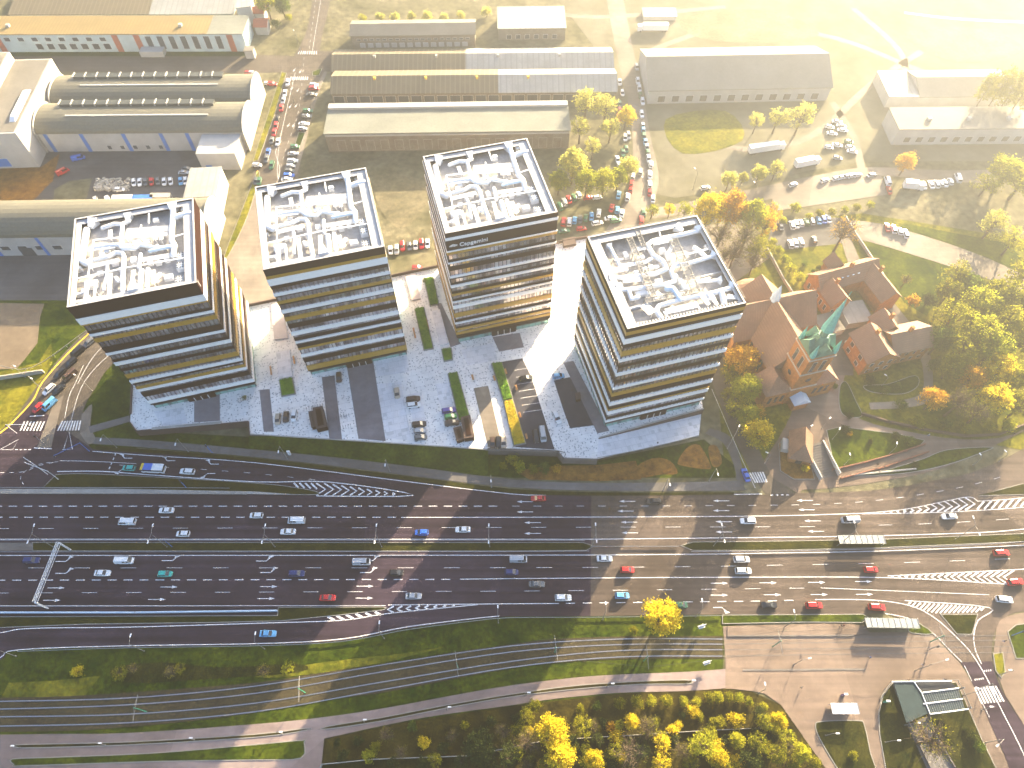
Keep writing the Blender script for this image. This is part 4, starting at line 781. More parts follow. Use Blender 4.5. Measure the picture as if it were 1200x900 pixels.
# -- top left
b = Bld('factory_hall', 'long pale blue factory hall with ochre metal roof at the top left', 'hall', (-90, 61.5), (291, 60.5), 41, 20)
b.walls('wall_blue'); b.flat('roof_ochre', x1=b.w - 17); b.flat('roof_green_grey', x0=b.w - 16.3)
U = lambda px: (px + 90) / 381 * b.w
for px in (7, 143, 168, 275): b.panel('red_pilaster', U(px) - 1.4, U(px) + 1.4, 0, b.h - .3, 'red_brown', proud=.12)
b.windows(7, 1.5, 4.2, U(44), U(136), .55); b.windows(8, 5.6, 7.4, U(10), U(136), .4); b.windows(7, 1.6, b.h - 1, U(174), U(268), .48, mt='window_glass'); b.box('porch', U(182), -2.2, -.2, 11, 4.4, 3.0, 'wall_grey')
for px in (217, 18): b.box('roof_vent', U(px), 6, b.h + .3, 1.5, 1.5, 1.3, 'wall_white')
b = Bld('factory_hall', 'brown profiled roof hall running off the top left edge of the photo', 'hall', (12, 19.5), (274, 18.5), 17.0, -30)
b.walls('wall_grey'); b.gable('roof_brown', 2.5, x1=b.w * .62, wall='wall_grey'); b.gable('roof_white', 2.5, x0=b.w * .62 + 1.1, wall='wall_grey')
b = Bld('factory_block', 'pale stepped factory block with strip skylights at the left edge', 'building', (-70, 200), (47, 196), 160, 72)
b.walls('wall_white'); b.flat('roof_felt', over=-.8, th=.1); 
for x0 in (.30, .70): b.box('skylight', b.w * x0 + 9, b.d * (.35 if x0 > .5 else .6), b.h + .1, 2.4, b.d * .42, 1.2, 'white_metal', .8)
b.box('upper_storey', b.w * .32, b.d * .5, b.h, b.w * .60, b.d * .98, 4.0, 'wall_white'); b.box('upper_roof', b.w * .32, b.d * .5, b.h + 4, b.w * .57, b.d * .95, .2, 'roof_felt'); b.box('roof_hatch', b.w * .42, b.d * .82, b.h + 4.2, 3, 3, 1, 'white_metal')
b.windows(3, 1, 5, 2, b.w * .8, .5, mt='blue_paint')
b = Bld('factory_hall', 'double barrel roofed hall with blue stripes on its pale front', 'hall', (58, 178), (292, 176), 157, 92)
hd2 = b.d / 2; b.walls('wall_white'); b.barrel('barrel_roof', 4.5, y0=0, y1=hd2 - .6, wall='wall_white'); b.barrel('barrel_roof', 4.5, y0=hd2 + .6, y1=b.d, wall='wall_white')
for px in (66, 107, 155, 198, 228): u = (px - 58) / 234 * b.w; b.panel('blue_pilaster', u - .8, u + .8, 0, b.h - .2, 'blue_paint', proud=.14)
for k in range(13):
    for q, yy in ((0, hd2 * .72), (1, b.d * .86)):
        mb = MB(); x = 8 + k * (b.w - 20) / 13; mb.b2(x, x + (b.w - 24) / 14.6, yy - 1.6, yy + 1.4, b.h + 2.6, b.h + 5.3); b.part('roof_light', mb, 'barrel_dark'); b.box('light_divider', x - .25, yy, b.h + 2.6, .45, 3.2, 3.0, 'wall_white')
for q, yy in ((0, hd2 * .32), (1, hd2 + hd2 * .40)):
    mb = MB(); mb.b2(12, b.w - 14, yy - .35, yy + .35, b.h + 3.9, b.h + 4.55); b.part('ridge_strip', mb, 'wall_white')
b.box('annex', b.w - 9, -6.2, -.2, 16, 12, b.h - .5, 'wall_white'); b.panel('door', b.w - 15, b.w - 12.5, 0, 2.6, 'blue_paint', proud=12.3)
b.windows(9, 3, 6, 4, b.d - 4, .5, 'R'); b.windows(5, 1.2, 3, 24, b.w * .6, .3)
b = Bld('barrel_hall', 'grey barrel roofed hall with white rounded end behind the left tower', 'hall', (-60, 301), (252, 296), 280, 241)
b.walls('wall_white'); b.barrel('barrel_roof', 6.0, wall='wall_white'); U = lambda px: (px + 60) / 312 * b.w
for px in (3, 58, 110, 160): b.panel('blue_pilaster', U(px) - .6, U(px) + .6, 0, b.h - .3, 'blue_paint', proud=.14)
b.windows(4, 3.2, 5.2, U(4), U(84), .5); b.panel('loading_door', U(28), U(44), 0, 4.2, 'window_glass', proud=.1); b.windows(4, 2, 6, 2, b.d - 2, .3, 'R', mt='blue_paint')
b = Bld('flat_roofed_hall', 'white ribbed flat roofed hall beside the street above the left tower', 'hall', (226, 252), (262, 250), h=9, yback=198)
b.walls('wall_white'); b.flat('roof_white', .2); b.windows(6, 2, 5, 1, b.d - 1, .4, 'R', mt='blue_paint')
b = Bld('gatehouse', 'small white gatehouse with red roof near the top left crossroads', 'gatehouse', (300, 26), (312, 26), 15, 8); b.walls('wall_white'); b.gable('red_brown', 1.5, wall='wall_white')
b = Bld('shed', 'low shed with brown tile roof under the white gatehouse', 'shed', (301, 41), (315, 41), 31, 22); b.walls('wall_grey'); b.gable('red_brown', 1.5, wall='wall_grey')
b = Bld('white_cabin', 'small white cabin at the right end of the blue hall', 'cabin', (289, 69), (299, 69), 60, 55); b.walls('wall_white'); b.flat('roof_felt', .2)
b = Bld('white_annex', 'tall white block at the top left beside the hall corner', 'building', (283, 30), (300, 28), 10, -8); b.walls('wall_white'); b.flat('roof_white', .2)
# -- middle row of old halls
b = Bld('long_shed', 'dark profiled hall with white ridge, upper of the two twin sheds', 'hall', (390, 88), (718, 85), 84, 59); b.walls('wall_dirty'); b.gable('roof_brown', 3, x1=b.w * .47, wall='wall_dirty'); b.gable('roof_white', 3, x0=b.w * .47 + 1.1, wall='wall_dirty')
for k in range(4): b.box('roof_vent', b.w * (.15 + .22 * k), b.d * .4, b.h + 2.5, 1, 1, 1.2, 'wall_white')
b = Bld('long_shed', 'dark profiled hall with open bays, lower of the two twin sheds', 'hall', (391, 121), (721, 118), 110, 84); b.walls('wall_dirty'); b.gable('roof_brown', 3, x1=b.w * .58, wall='wall_dirty'); b.gable('roof_white', 3, x0=b.w * .58 + 1.1, wall='wall_dirty')
b.windows(22, .3, b.h - 1.4, 0, b.w, .78, mt='window_glass', nm='bay')
for k in range(4): b.box('roof_vent', b.w * (.15 + .18 * k), b.d * .4, b.h + 2.5, 1, 1, 1.2, 'line_yellow')
b = Bld('old_hall', 'weathered hall with white ridge band and crumbling brick front', 'hall', (386, 178), (666, 174), 157, 124); b.walls('wall_dirty'); b.flat('roof_green_grey', .4, y1=b.d * .82); b.box('ridge_band', b.w / 2, b.d * .9, b.h, b.w, b.d * .16, 1.4, 'wall_white')
b.windows(16, .8, b.h * .62, 3, b.w - 2, .55, mt='wall_dirty', frame='wall_white'); b.panel('cornice', 0, b.w, b.h - 1.3, b.h - .5, 'wall_white', proud=.3)
b = Bld('old_hall', 'grey shed with many small front openings above the twin sheds', 'hall', (414, 57), (557, 55), 42, 25); b.walls('wall_dirty'); b.gable('roof_felt', 2, wall='wall_dirty'); b.windows(14, .6, 2.6, 3, b.w - 3, .6, mt='wall_white'); b.windows(18, 4, 4.8, 2, b.w - 2, .6)
b = Bld('old_hall', 'pale flat shed in the haze at the top centre', 'hall', (584, 48), (662, 47), 34, 9); b.walls('wall_dirty'); b.flat('roof_white', .3); b.windows(6, 1, 3, 3, b.w - 3, .5)
b = Bld('warehouse', 'big gabled warehouse fading in the haze at the upper right', 'warehouse', (758, 122), (968, 118), 106, 58); b.walls('wall_grey'); b.gable('roof_pale', 6, wall='wall_grey'); b.windows(12, 1, 4, 3, b.w - 3, .5)
b = Bld('warehouse', 'long flat grey hall by the right edge below the hazy ground', 'warehouse', (1044, 170), (1260, 168), 152, 127); b.walls('wall_grey'); b.flat('roof_pale', .3); b.windows(14, 1.5, 4, 3, b.w - 3, .5)
for k in range(4): b.box('roof_vent', 14 + 17 * k, b.d * .4, b.h + .35, 1.6, 1.6, 1.3, 'wall_white')
b = Bld('warehouse', 'hazy gabled shed behind the long flat grey hall', 'warehouse', (1036, 126), (1180, 124), 114, 84); b.walls('wall_grey'); b.gable('roof_pale', 3, x0=b.w * .25, wall='wall_grey'); b.flat('roof_white', .2, x1=b.w * .25 - .7)
b = Bld('truck_shed', 'small white shed in the bright haze at the top', 'shed', (754, 24), (792, 24), 20, 10); b.walls('wall_white'); b.flat('roof_white', .3)
# -- church: nave axis from north-west to the tower at the south-east
def church():
    ax = np.array(G(872, 335, 12)); bx = np.array(G(935, 452, Z0)); 
    # ridge line end points at ridge height
    r0 = np.array(G(893, 322, 17.5)); r1 = np.array(G(943, 408, 17.5)); d = r1 - r0; Ln = float(np.linalg.norm(d)); rz = math.atan2(d[1], d[0])
    t = thing('church', 'brick church with brown tiled cross shaped roof and green spire beside the right tower', 'church', (r0[0], r0[1], Z0), rz)
    P = lambda nm, mb, mt, pr=None: mb.build(nm, M[mt], pr or t)
    W, E, Rg = 8.6, 11.0, 20.5     # half width, eaves, ridge
    def wing(x0, x1, hw, e, r, nm='nave', ends=True):
        mb = MB(); mb.b2(x0, x1, -hw, hw, -.5, e); w_ = P(nm + '_wall', mb, 'brick'); mb = MB(); o = .6
        pr = [(-hw - o, e - .5), (0, r), (hw + o, e - .5)]; v = [(x, a, b) for x in (x0 - .4, x1 + .4) for a, b in pr]
        mb.add(v, [(0, 1, 4, 3), (1, 2, 5, 4), (2, 0, 3, 5), (0, 2, 1), (3, 4, 5)]); P(nm + '_roof', mb, 'tiles'); return w_
    nv = wing(0, Ln - .5, W, E, Rg)
    for s_ in (-1, 1):
        for k in range(7):
            x = Ln * (.12 + .12 * k)
            if .2 < x / Ln < .45: continue
            mb = MB(); mb.b2(x - .8, x + .8, s_ * (W + .04) - .06, s_ * (W + .04) + .06, 3.0, 9.0); mb.cone((x, s_ * (W + .04), 9), .8, .9, 4); P('window', mb, 'window_glass', nv)
            mb = MB(); mb.box(x + Ln * .06, s_ * (W + .7), -.5, .9, 1.4, 8.5, 0, .8); P('buttress', mb, 'brick')
    # transept
    mb = MB(); xt = Ln * .33; hw = 7.0; L2 = 14.8; mb.b2(xt - hw, xt + hw, -L2, L2, -.5, E); tw = P('transept_wall', mb, 'brick'); mb = MB()
    pr = [(xt - hw - .6, E - .5), (xt, Rg - .4), (xt + hw + .6, E - .5)]; v = [(a, y, b) for y in (-L2 - .4, L2 + .4) for a, b in pr]
    mb.add(v, [(0, 1, 4, 3), (1, 2, 5, 4), (2, 0, 3, 5), (0, 2, 1), (3, 4, 5)]); P('transept_roof', mb, 'tiles')
    for s_ in (-1, 1):
        for q in (-4, 0, 4): mb = MB(); mb.b2(xt + q - .8, xt + q + .8, s_ * (L2 + .04) - .06, s_ * (L2 + .04) + .06, 3, 9); P('window', mb, 'window_glass', tw)
    # apse
    mb = MB(); n = 8; pts = [(0, W * .86)] + [(-W * .8 * math.sin(math.pi * k / n), W * .86 * math.cos(math.pi * k / n)) for k in range(1, n)] + [(0, -W * .86)]
    mb.prism(pts, -.5, E - .6); P('apse_wall', mb, 'brick'); mb = MB(); v = [(a * 1.06, b * 1.06, E - .8) for a, b in pts] + [(.4, 0, Rg - 2.5)]; m = len(pts)
    mb.add(v, [(i, i + 1, m) for i in range(m - 1)] + [tuple(range(m))]); P('apse_roof', mb, 'tile_roof')
    # crossing turret in pale blue copper
    mb = MB(); mb.cone((xt, 0, Rg - 1), 1.6, 2.0, 8, r1=1.3); mb.cone((xt, 0, Rg + 1), 1.6, 5.5, 8); P('ridge_turret', mb, 'duct_blue')
    # lower aisle blocks in front
    for s_ in (-1, 1):
        mb = MB(); mb.b2(Ln - .5, Ln + 7.5, s_ * 8 - 4.6, s_ * 8 + 4.6, -.5, 8.4); aw = P('stair_block_wall', mb, 'brick'); mb = MB(); x0, x1, y0, y1 = Ln - .9, Ln + 7.9, s_ * 8 - 5, s_ * 8 + 5; xm, ym = (x0 + x1) / 2, (y0 + y1) / 2
        mb.add([(x0, y0, 8.4), (x1, y0, 8.4), (x1, y1, 8.4), (x0, y1, 8.4), (x0, ym, 12.5), (xm, ym, 12.5)], [(0, 1, 5, 4), (1, 2, 5), (2, 3, 4, 5), (3, 0, 4), (3, 2, 1, 0)]); P('stair_block_roof', mb, 'tile_roof')
        for q in (-2.2, 0, 2.2): mb = MB(); mb.b2(Ln + 7.45, Ln + 7.6, s_ * 8 + q - .5, s_ * 8 + q + .5, 2.5, 6); P('window', mb, 'window_glass', aw)
    # tower
    tx = Ln + 3.4; a = 4.3; HT = 27; mb = MB(); mb.b2(tx - a, tx + a, -a, a, -.5, HT); tw = P('tower_wall', mb, 'brick')
    mb = MB()
    for z in (9, 17.5, 25.6): mb.b2(tx - a - .25, tx + a + .25, -a - .25, a + .25, z, z + .5)
    P('cornice', mb, 'stone')
    for dx, dy, rx in ((a, 0, 0), (-a, 0, 0), (0, a, 1), (0, -a, 1)):
        for q in (-1.6, 1.6):
            mb = MB(); w1, w2 = (.12, 1.1) if rx == 0 else (1.1, .12); cx, cy = tx + dx + (q if rx else 0), dy + (0 if rx else q)
            mb.box(cx, cy, 18.8, w1 * 1.2 + .1, w2 * 1.2 + .1, 5.4); f = P('belfry_window', mb, 'stone', None); mb = MB(); mb.box(cx, cy, 19.0, w1 + (.24 if rx == 0 else .05), w2 + (.24 if rx else .05), 5.0); P('louvre', mb, 'window_glass', f)
        mb = MB(); 
        for k in range(2): mb.b2(0, 0, 0, 0, 0, 0) if False else None
        n = 14; v = []
        for k in range(n):
            t_ = 2 * math.pi * k / n
            v.append((tx + dx * 1.02 + (0 if rx == 0 else math.cos(t_)), dy * 1.02 + (math.cos(t_) if rx == 0 else 0), 13.5 + math.sin(t_)))
        mb.add(v, [tuple(range(n))]); P('rose_window', mb, 'window_glass', tw)
    # four gables with corner pinnacles, central spire
    for dx, dy in ((1, 0), (-1, 0), (0, 1), (0, -1)):
        mb = MB(); px_, py_ = -dy, dx; c0 = np.array([tx, 0.])
        b0 = c0 + np.array([dx, dy]) * (a + .1); v = [(*(b0 + np.array([px_, py_]) * a * .75), HT), (*(b0 - np.array([px_, py_]) * a * .75), HT), (*b0, HT + 4.2), (*c0, HT + 4.2)]
        mb.add(v, [(0, 1, 2), (0, 2, 3), (1, 3, 2)]); P('spire_gable', mb, 'copper_dark')
    for sx in (-1, 1):
        for sy in (-1, 1): mb = MB(); mb.cone((tx + sx * a * .85, sy * a * .85, HT), .9, 1.2, 6, r1=.9); mb.cone((tx + sx * a * .85, sy * a * .85, HT + 1.2), .9, 5.2, 6); P('pinnacle', mb, 'copper_green')
    mb = MB(); mb.cone((tx, 0, HT), a * .92, 5.5, 8, R(22.5), r1=1.7); P('spire_base', mb, 'copper_dark'); mb = MB(); mb.cone((tx, 0, HT + 5.5), 1.2, 2.6, 8, R(22.5), r1=1.1); P('lantern', mb, 'copper_dark'); mb = MB(); mb.cone((tx, 0, HT + 8.1), 1.9, 15.0, 8, R(22.5)); mb.tube([(tx, 0, HT + 23), (tx, 0, HT + 25.5)], .1, 4); P('spire', mb, 'copper_green')
    mb = MB(); mb.b2(tx - a - 4.4 + 8.6, tx + a + 3.2, -2.6, 2.6, -.5, 4.0); P('porch_wall', mb, 'brick'); mb = MB(); x0, x1 = tx + a - .1, tx + a + 3.6
    mb.add([(x0, -3, 4), (x1, -3, 4), (x0, 0, 6.6), (x1, 0, 6.6), (x0, 3, 4), (x1, 3, 4)], [(0, 1, 3, 2), (2, 3, 5, 4), (1, 5, 3), (0, 1, 5, 4), (0, 2, 4)]); P('porch_roof', mb, 'duct_blue')
church()
# -- houses of the parish: walls and hipped or gabled roofs set out in each house's own axes
def house(name, label, A, B, h, wings, cat='house', rise=4.5, wall='brick', roof='tiles', chim=3):
    """wings: (x0, x1, y0, y1, along) in metres from the front-left foot A, x towards B"""
    b = Bld(name, label, cat, A, B, h=h, d=10)
    for k, (x0, x1, y0, y1, al) in enumerate(wings):
        b.walls(wall, x0=x0, x1=x1, y0=y0, y1=y1); b.gable(roof, rise - k * .25, x0=x0, x1=x1, y0=y0, y1=y1, along=al, z=b.h + .02 * k, wall=wall, over=.6)
    return b
b = house('parish_house', 'brick parish house with angled brown tiled wings and pale gable ends above the courtyard', (966, 372), (1018, 357), 7.0, [(0, 24, 7, 15, 'x'), (0, 7.5, 0, 8, 'y'), (18, 25.5, -4, 10, 'y'), (9, 14, 14, 19, 'y')], rise=4)
b.windows(3, 2, 4, .5, 7, .35); b.windows(5, 2, 4.4, 1, 14, .4, 'L')
for k in range(4): b.box('dormer', 9 + k * 2.2, 9, 7.9, .8, 1.0, 1.2, 'duct_blue')
for x, y in ((4, 6), (13, 11), (22, 6)): b.box('chimney', x, y, 10.5, 1.0, 1.0, 2.6, 'brick')
b = house('rectory', 'two storey brick rectory with brown hipped roof right of the courtyard', (1006, 440), (1082, 424), 8.0, [(0, 11, 0, 12, 'y'), (10.5, 24.5, 1.5, 11.5, 'x'), (10, 17, 10, 17, 'y')], rise=4)
b.windows(3, 1.2, 3, .6, 10.6, .35); b.windows(3, 4.8, 6.6, .6, 10.6, .35); b.windows(2, 1.4, 3, 1, 12, .3, 'L'); b.windows(2, 4.8, 6.6, 1, 12, .3, 'L')
for u in (12.5, 15.5, 18.5, 21.5):
    for z in (1.4, 4.8): mb = MB(); mb.b2(u, u + 1.2, 1.40, 1.55, z, z + 1.7); f = b.part('window', mb, 'stone'); mb = MB(); mb.b2(u + .12, u + 1.08, 1.36, 1.5, z + .12, z + 1.58); b.part('pane', mb, 'window_glass', f)
for x, y in ((5.5, 8), (17, 6.5), (13.5, 13)): b.box('chimney', x, y, 11.5, 1.0, 1.0, 2.6, 'brick')
b = Bld('garage_row', 'low dark flat roofed garage inside the parish courtyard', 'garage', (962, 398), (986, 392), h=3, d=8); b.walls('wall_grey'); b.flat('roof_felt', .2)
b = Bld('garage_row', 'blue grey flat roofed annex between the two parish houses', 'annex', (990, 386), (1018, 382), h=3.2, d=9); b.walls('wall_grey'); b.flat('roof_grey', .2)
b = Bld('roadside_chapel', 'small roadside chapel with steep red tiled roof by the stepped plaza', 'chapel', (922, 541), (946, 546), h=3.2, d=9.0); b.walls('brick')
mb = MB(); w_, d_ = b.w, b.d; mb.add([(-.6, -.6, 3.2), (w_ + .6, -.6, 3.2), (w_ + .6, d_ + .6, 3.2), (-.6, d_ + .6, 3.2), (w_ * .5, d_ * .35, 7.6), (w_ * .5, d_ + .6, 7.6)], [(0, 1, 4), (1, 2, 5, 4), (2, 3, 5), (3, 0, 4, 5), (3, 2, 1, 0)]); b.part('roof', mb, 'tile_roof'); b.panel('door', w_ * .35, w_ * .65, 0, 2.4, 'window_glass'); b.box('annex', -1.0, 5, 0, 2.4, 4, 2.4, 'wall_white')
# stairs beside the chapel
st = thing('staircase', 'broad pale steps with white side walls beside the small chapel', 'steps', (*G(961, 541), Z0), R(14)); mb = MB()
for k in range(14): mb.b2(-3.0, 3.0, -5.6 + k * .8, 5.6, .04 + k * .13, .04 + (k + 1) * .13 - .002)
mb.build('steps', M['footway'], st)
for s_ in (-1, 1): MB().b2(s_ * 3.2 - .18, s_ * 3.2 + .18, -5.9, 5.9, 0, 2.3).build('side_wall', M['wall_white'], st)
# brick garden walls
def wall_line(name, pts, h, th, mt, label, cat, z=Z0):
    mb = MB(); P = [np.array(G(x, y, z)) for x, y in pts]
    for a, b_ in zip(P, P[1:]):
        d = b_ - a; l = np.linalg.norm(d); m = (a + b_) / 2; mb.box(m[0], m[1], z, l + th * .9, th, h, math.atan2(d[1], d[0]))
    return tag(mb.build(name, M[mt]), label, cat)
wall_line('brick_wall', [(975, 551), (1010, 543), (1050, 532), (1083, 521)], 0.8, .35, 'red_garden_brick', 'upper red brick wall of the ramp beside the pale steps', 'wall')
wall_line('brick_wall', [(985, 561), (1035, 548), (1087, 530)], 0.8, .35, 'red_garden_brick', 'lower red brick wall of the ramp beside the pale steps', 'wall')
wall_line('park_wall', [(1010, 486), (1040, 495), (1080, 504), (1130, 512), (1170, 510), (1215, 492)], 1.2, .5, 'brown_wall', 'long low wall round the foot of the park hill', 'wall')
wall_line('stone_wall', [(998, 557), (1030, 554), (1072, 550)], .6, .5, 'stone', 'low stone wall above the curved footway', 'wall')
wall_line('garden_wall', [(990, 256), (1002, 276), (1034, 324), (1048, 350)], 1.4, .4, 'wall_white', 'white garden wall along the lane right of the parish house', 'wall')
wall_line('garden_wall', [(898, 293), (918, 330), (946, 372)], 1.5, .4, 'stone', 'garden wall between the church and the hedge', 'wall')
wall_line('courtyard_wall', [(990, 402), (1020, 398)], 1.2, .5, 'wall_white', 'short white wall closing the parish courtyard', 'wall')
wall_line('boundary_fence', [(376, 902), (378, 896), (440, 890), (550, 886), (640, 868), (740, 862), (820, 857), (905, 853)], 1.6, .12, 'concrete', 'thin pale fence running through the bottom shrubs', 'fence')
wall_line('parapet_wall', [(-60, 718.5), (0, 718.5), (160, 718.5), (325, 716.3)], 1.1, .35, 'duct_blue', 'bluish concrete parapet above the lower slip road', 'parapet')
wall_line('noise_barrier', [(-50, 455), (0, 445), (52, 437)], 2.0, .4, 'stone', 'pale concrete barrier across the dry grass at the left edge', 'barrier')
# -- plaza furniture
def planter(pts, label, h=1.3, z=0.0, mt='hedge'):
    P = gp(pts, z); c_ = np.mean(P, 0); t = thing('planter_hedge', label, 'hedge', (c_[0], c_[1], z)); Q = [(p[0] - c_[0], p[1] - c_[1]) for p in P]
    MB().prism(offset(Q, -.15), .01, .45).build('planter_rim', M['kerb'], t)
    Q = offset(Q, .2); mb = MB(); r = np.random.default_rng(int(abs(c_[0] * 10))); x0, y0 = np.min(Q, 0); x1, y1 = np.max(Q, 0)
    mb.prism(Q, .3, h * .72)
    # leafy skin: small tilted leaf faces over the clipped block
    def inside(x, y):
        k = False; n = len(Q)
        for i in range(n):
            a, b2_ = Q[i], Q[i - 1]
            if (a[1] > y) != (b2_[1] > y) and x < (b2_[0] - a[0]) * (y - a[1]) / (b2_[1] - a[1]) + a[0]: k = not k
        return k
    N_ = int((x1 - x0) * (y1 - y0) * 9)
    for _ in range(N_):
        x, y = r.uniform(x0, x1), r.uniform(y0, y1)
        if inside(x, y):
            s_ = r.uniform(.12, .3); z_ = h * r.uniform(.68, 1.08); a = r.uniform(0, 6.28); tz = r.uniform(-.6, .6)
            mb.add([(x - s_ * math.cos(a), y - s_ * math.sin(a), z_ - tz * s_), (x + s_ * math.sin(a), y - s_ * math.cos(a), z_), (x + s_ * math.cos(a), y + s_ * math.sin(a), z_ + tz * s_), (x - s_ * math.sin(a), y + s_ * math.cos(a), z_)], [(0, 1, 2, 3)])
    mb.build('foliage', M[mt], t)
leafmat('hedge', (0.05, 0.15, 0.012), (0.17, 0.30, 0.03), .25); leafmat('hedge_yellow', (0.22, 0.20, 0.02), (0.55, 0.42, 0.04), .25)
planter([(497, 327), (508, 326), (514, 357), (504, 359)], 'green box hedge nearest the back wall of the plaza'); planter([(486, 363), (497, 361), (508, 409), (497, 411)], 'long green box hedge beside a wooden bench in the plaza middle')
planter([(517.5, 410), (529, 409), (530.5, 422), (520.5, 424)], 'small square green hedge below the grey raised slab'); planter([(525, 439), (536, 437), (551, 491), (538, 494)], 'dark green hedge ending at the brown kiosk')
planter([(576, 427), (588, 425.5), (601, 468), (590, 471)], 'green upper half of the long hedge beside the car court'); planter([(590, 472), (601, 469), (616, 520), (602, 523)], 'yellow lower half of the long hedge beside the car court', mt='hedge_yellow'); planter([(328, 446.5), (343, 443.5), (346.5, 462), (330.5, 465)], 'square green planter between the two left towers')
def slab(pts, label, mt='slab_pink', h=.6):
    P = gp(pts, 0); mb = MB(); mb.prism(P, .012, h); o = mb.build('raised_slab', M[mt]); return tag(o, label, 'slab')
slab([(475, 325), (487, 323), (493, 351), (483, 353)], 'pinkish raised slab near the back wall right of the second tower'); slab([(506, 365.5), (515.5, 363.5), (526, 403), (516, 406)], 'long grey raised slab left of the lettered tower', 'slabs')
slab([(318, 357), (331, 354), (338, 397), (322, 399)], 'pinkish raised slab between the two left towers', 'slab_pink'); slab([(324, 414), (340, 411), (343, 442), (327, 445)], 'pale raised slab above the square planter', 'slabs'); slab([(659, 282), (673, 280), (675, 288), (660, 291)], 'small brown raised box at the back wall beside the right tower', 'brown_wall', 1.2)
def bench(px, py, px2, py2, label):
    a, b2_ = np.array(G(px, py, 0)), np.array(G(px2, py2, 0)); d = b2_ - a; l = np.linalg.norm(d); rz = math.atan2(d[1], d[0]); m = (a + b2_) / 2; t = thing('park_bench', label, 'bench', (m[0], m[1], 0), rz)
    MB().box(0, 0, .40, l, .55, .09).build('seat', M['orange_wood'], t); MB().box(0, .28, .55, l, .07, .4).build('backrest', M['orange_wood'], t)
    for s_ in (-1, 1): MB().box(s_ * (l / 2 - .3), 0, .01, .1, .5, .4).build('leg', M['dark_metal'], t)
for k, q in enumerate([(484.5, 385, 487, 397), (499, 374, 502, 386), (344, 418, 345.5, 427), (317, 430, 318.5, 440), (591.5, 433, 593.5, 439), (604, 452, 605.5, 458), (608, 484, 610, 490), (616, 509, 617.5, 515), (578, 441, 580, 447), (553, 440, 554.5, 446)]):
    bench(*q, ['wooden bench left of the long middle hedge', 'wooden bench right of the long middle hedge', 'wooden bench right of the pale slab between the left towers', 'wooden bench left of the pale slab between the left towers', 'wooden bench at the top of the car court beside the hedge', 'second wooden bench down the hedge by the car court', 'third wooden bench down the yellow hedge by the car court', 'lowest wooden bench by the black van', 'wooden bench left of the upper long hedge', 'wooden bench between the two lower hedges'][k])
def kiosk(pts, label, h=2.6):
    P = gp(pts, 0); c_ = np.mean(P, 0); t = thing('brown_kiosk', label, 'kiosk', (c_[0], c_[1], 0)); Q = [(p[0] - c_[0], p[1] - c_[1]) for p in P]
    MB().prism(Q, .01, h).build('wall', M['fascia_dark'], t); MB().prism(offset(Q, -.15), h + .002, h + .18).build('roof', M['brown_wall'], t); MB().prism(offset(Q, .7), h + .183, h + .35).build('roof_vent', M['fascia_dark'], t)
kiosk([(369, 483), (380, 481), (385, 504), (373, 507)], 'taller brown kiosk beside the violet path below the second tower'); kiosk([(363.5, 486), (368.5, 485), (372, 502), (367, 504)], 'narrow brown annex box left of the taller kiosk', 1.8); kiosk([(541, 494), (551, 491.5), (556, 516), (545, 518)], 'brown kiosk at the foot of the dark green hedge'); kiosk([(532, 505), (540.5, 503), (544.5, 517), (536, 520)], 'lower brown box left of the hedge foot kiosk', 1.8); kiosk([(674, 464), (679, 463), (680, 470), (675, 471)], 'tiny dark service box on the right car court', 1.5)
# bike stands
for k, (px, py, nn) in enumerate([(364, 479, 5), (374, 476, 5), (402, 489, 6), (404, 501, 6), (287, 468, 5)]):
    x, y = G(px, py, 0); t = thing('bike_stand', ['left cluster of bicycle stands above the brown kiosk', 'right cluster of bicycle stands above the brown kiosk', 'upper row of bicycle stands right of the violet path', 'lower row of bicycle stands right of the violet path', 'bicycle stands in front of the left tower'][k], 'bike stand', (x, y, 0), YAW)
    for q in range(nn): MB().tube([(q * .8 - 2, -.5, 0), (q * .8 - 2, -.5, .75), (q * .8 - 2, .5, .75), (q * .8 - 2, .5, 0)], .04, 6).build('hoop', M['dark_metal'], t)
# underpass entrance with glazed canopies
def P2(px, py, h=0): return G(px, py, Z0 + h)
t = thing('underpass_entrance', 'sunken stair entrance under grey glazed canopies at the bottom right', 'entrance', (*P2(1085, 835), Z0)); ox, oy = P2(1085, 835)
def up_(pts, h): return [(G(x, y, Z0 + h)[0] - ox, G(x, y, Z0 + h)[1] - oy) for x, y in pts]
MB().prism(up_([(1073, 799.5), (1113, 799), (1121, 806), (1079, 812)], 0), .30, .34).build('stair_opening', M['dark_metal'], t)
a = up_([(1047, 800), (1071, 799), (1090, 835), (1062, 847)], 3); MB().prism(a, 3.0, 3.12).build('glazed_roof', M['glass_roof'], t)
a = up_([(1080, 812), (1122, 807), (1130, 831), (1090, 837)], 3); r_ = MB().prism(a, 3.0, 3.12).build('glazed_roof', M['glass_roof'], t); mb = MB(); A_ = [np.array(p) for p in a]
for k in range(17):
    q = k / 16; p = A_[0] + (A_[1] - A_[0]) * q; p2 = A_[3] + (A_[2] - A_[3]) * q; mb.tube([(*p, 3.15), (*p2, 3.15)], .05, 4)
mb.build('glazing_bar', M['grey_metal'], r_)
mb = MB()
for pa, pb in (((1071, 799), (1080, 812)), ((1080, 812), (1123, 806.5)), ((1090, 837), (1135, 831)), ((1080, 812), (1090, 837)), ((1045, 799), (1115, 798)), ((1082, 825), (1128, 819))):
    (x0, y0), (x1, y1) = up_([pa, pb], 3.2); mb.tube([(x0, y0, 3.25), (x1, y1, 3.25)], .16, 6)
mb.build('canopy_edge', M['white_metal'], t)
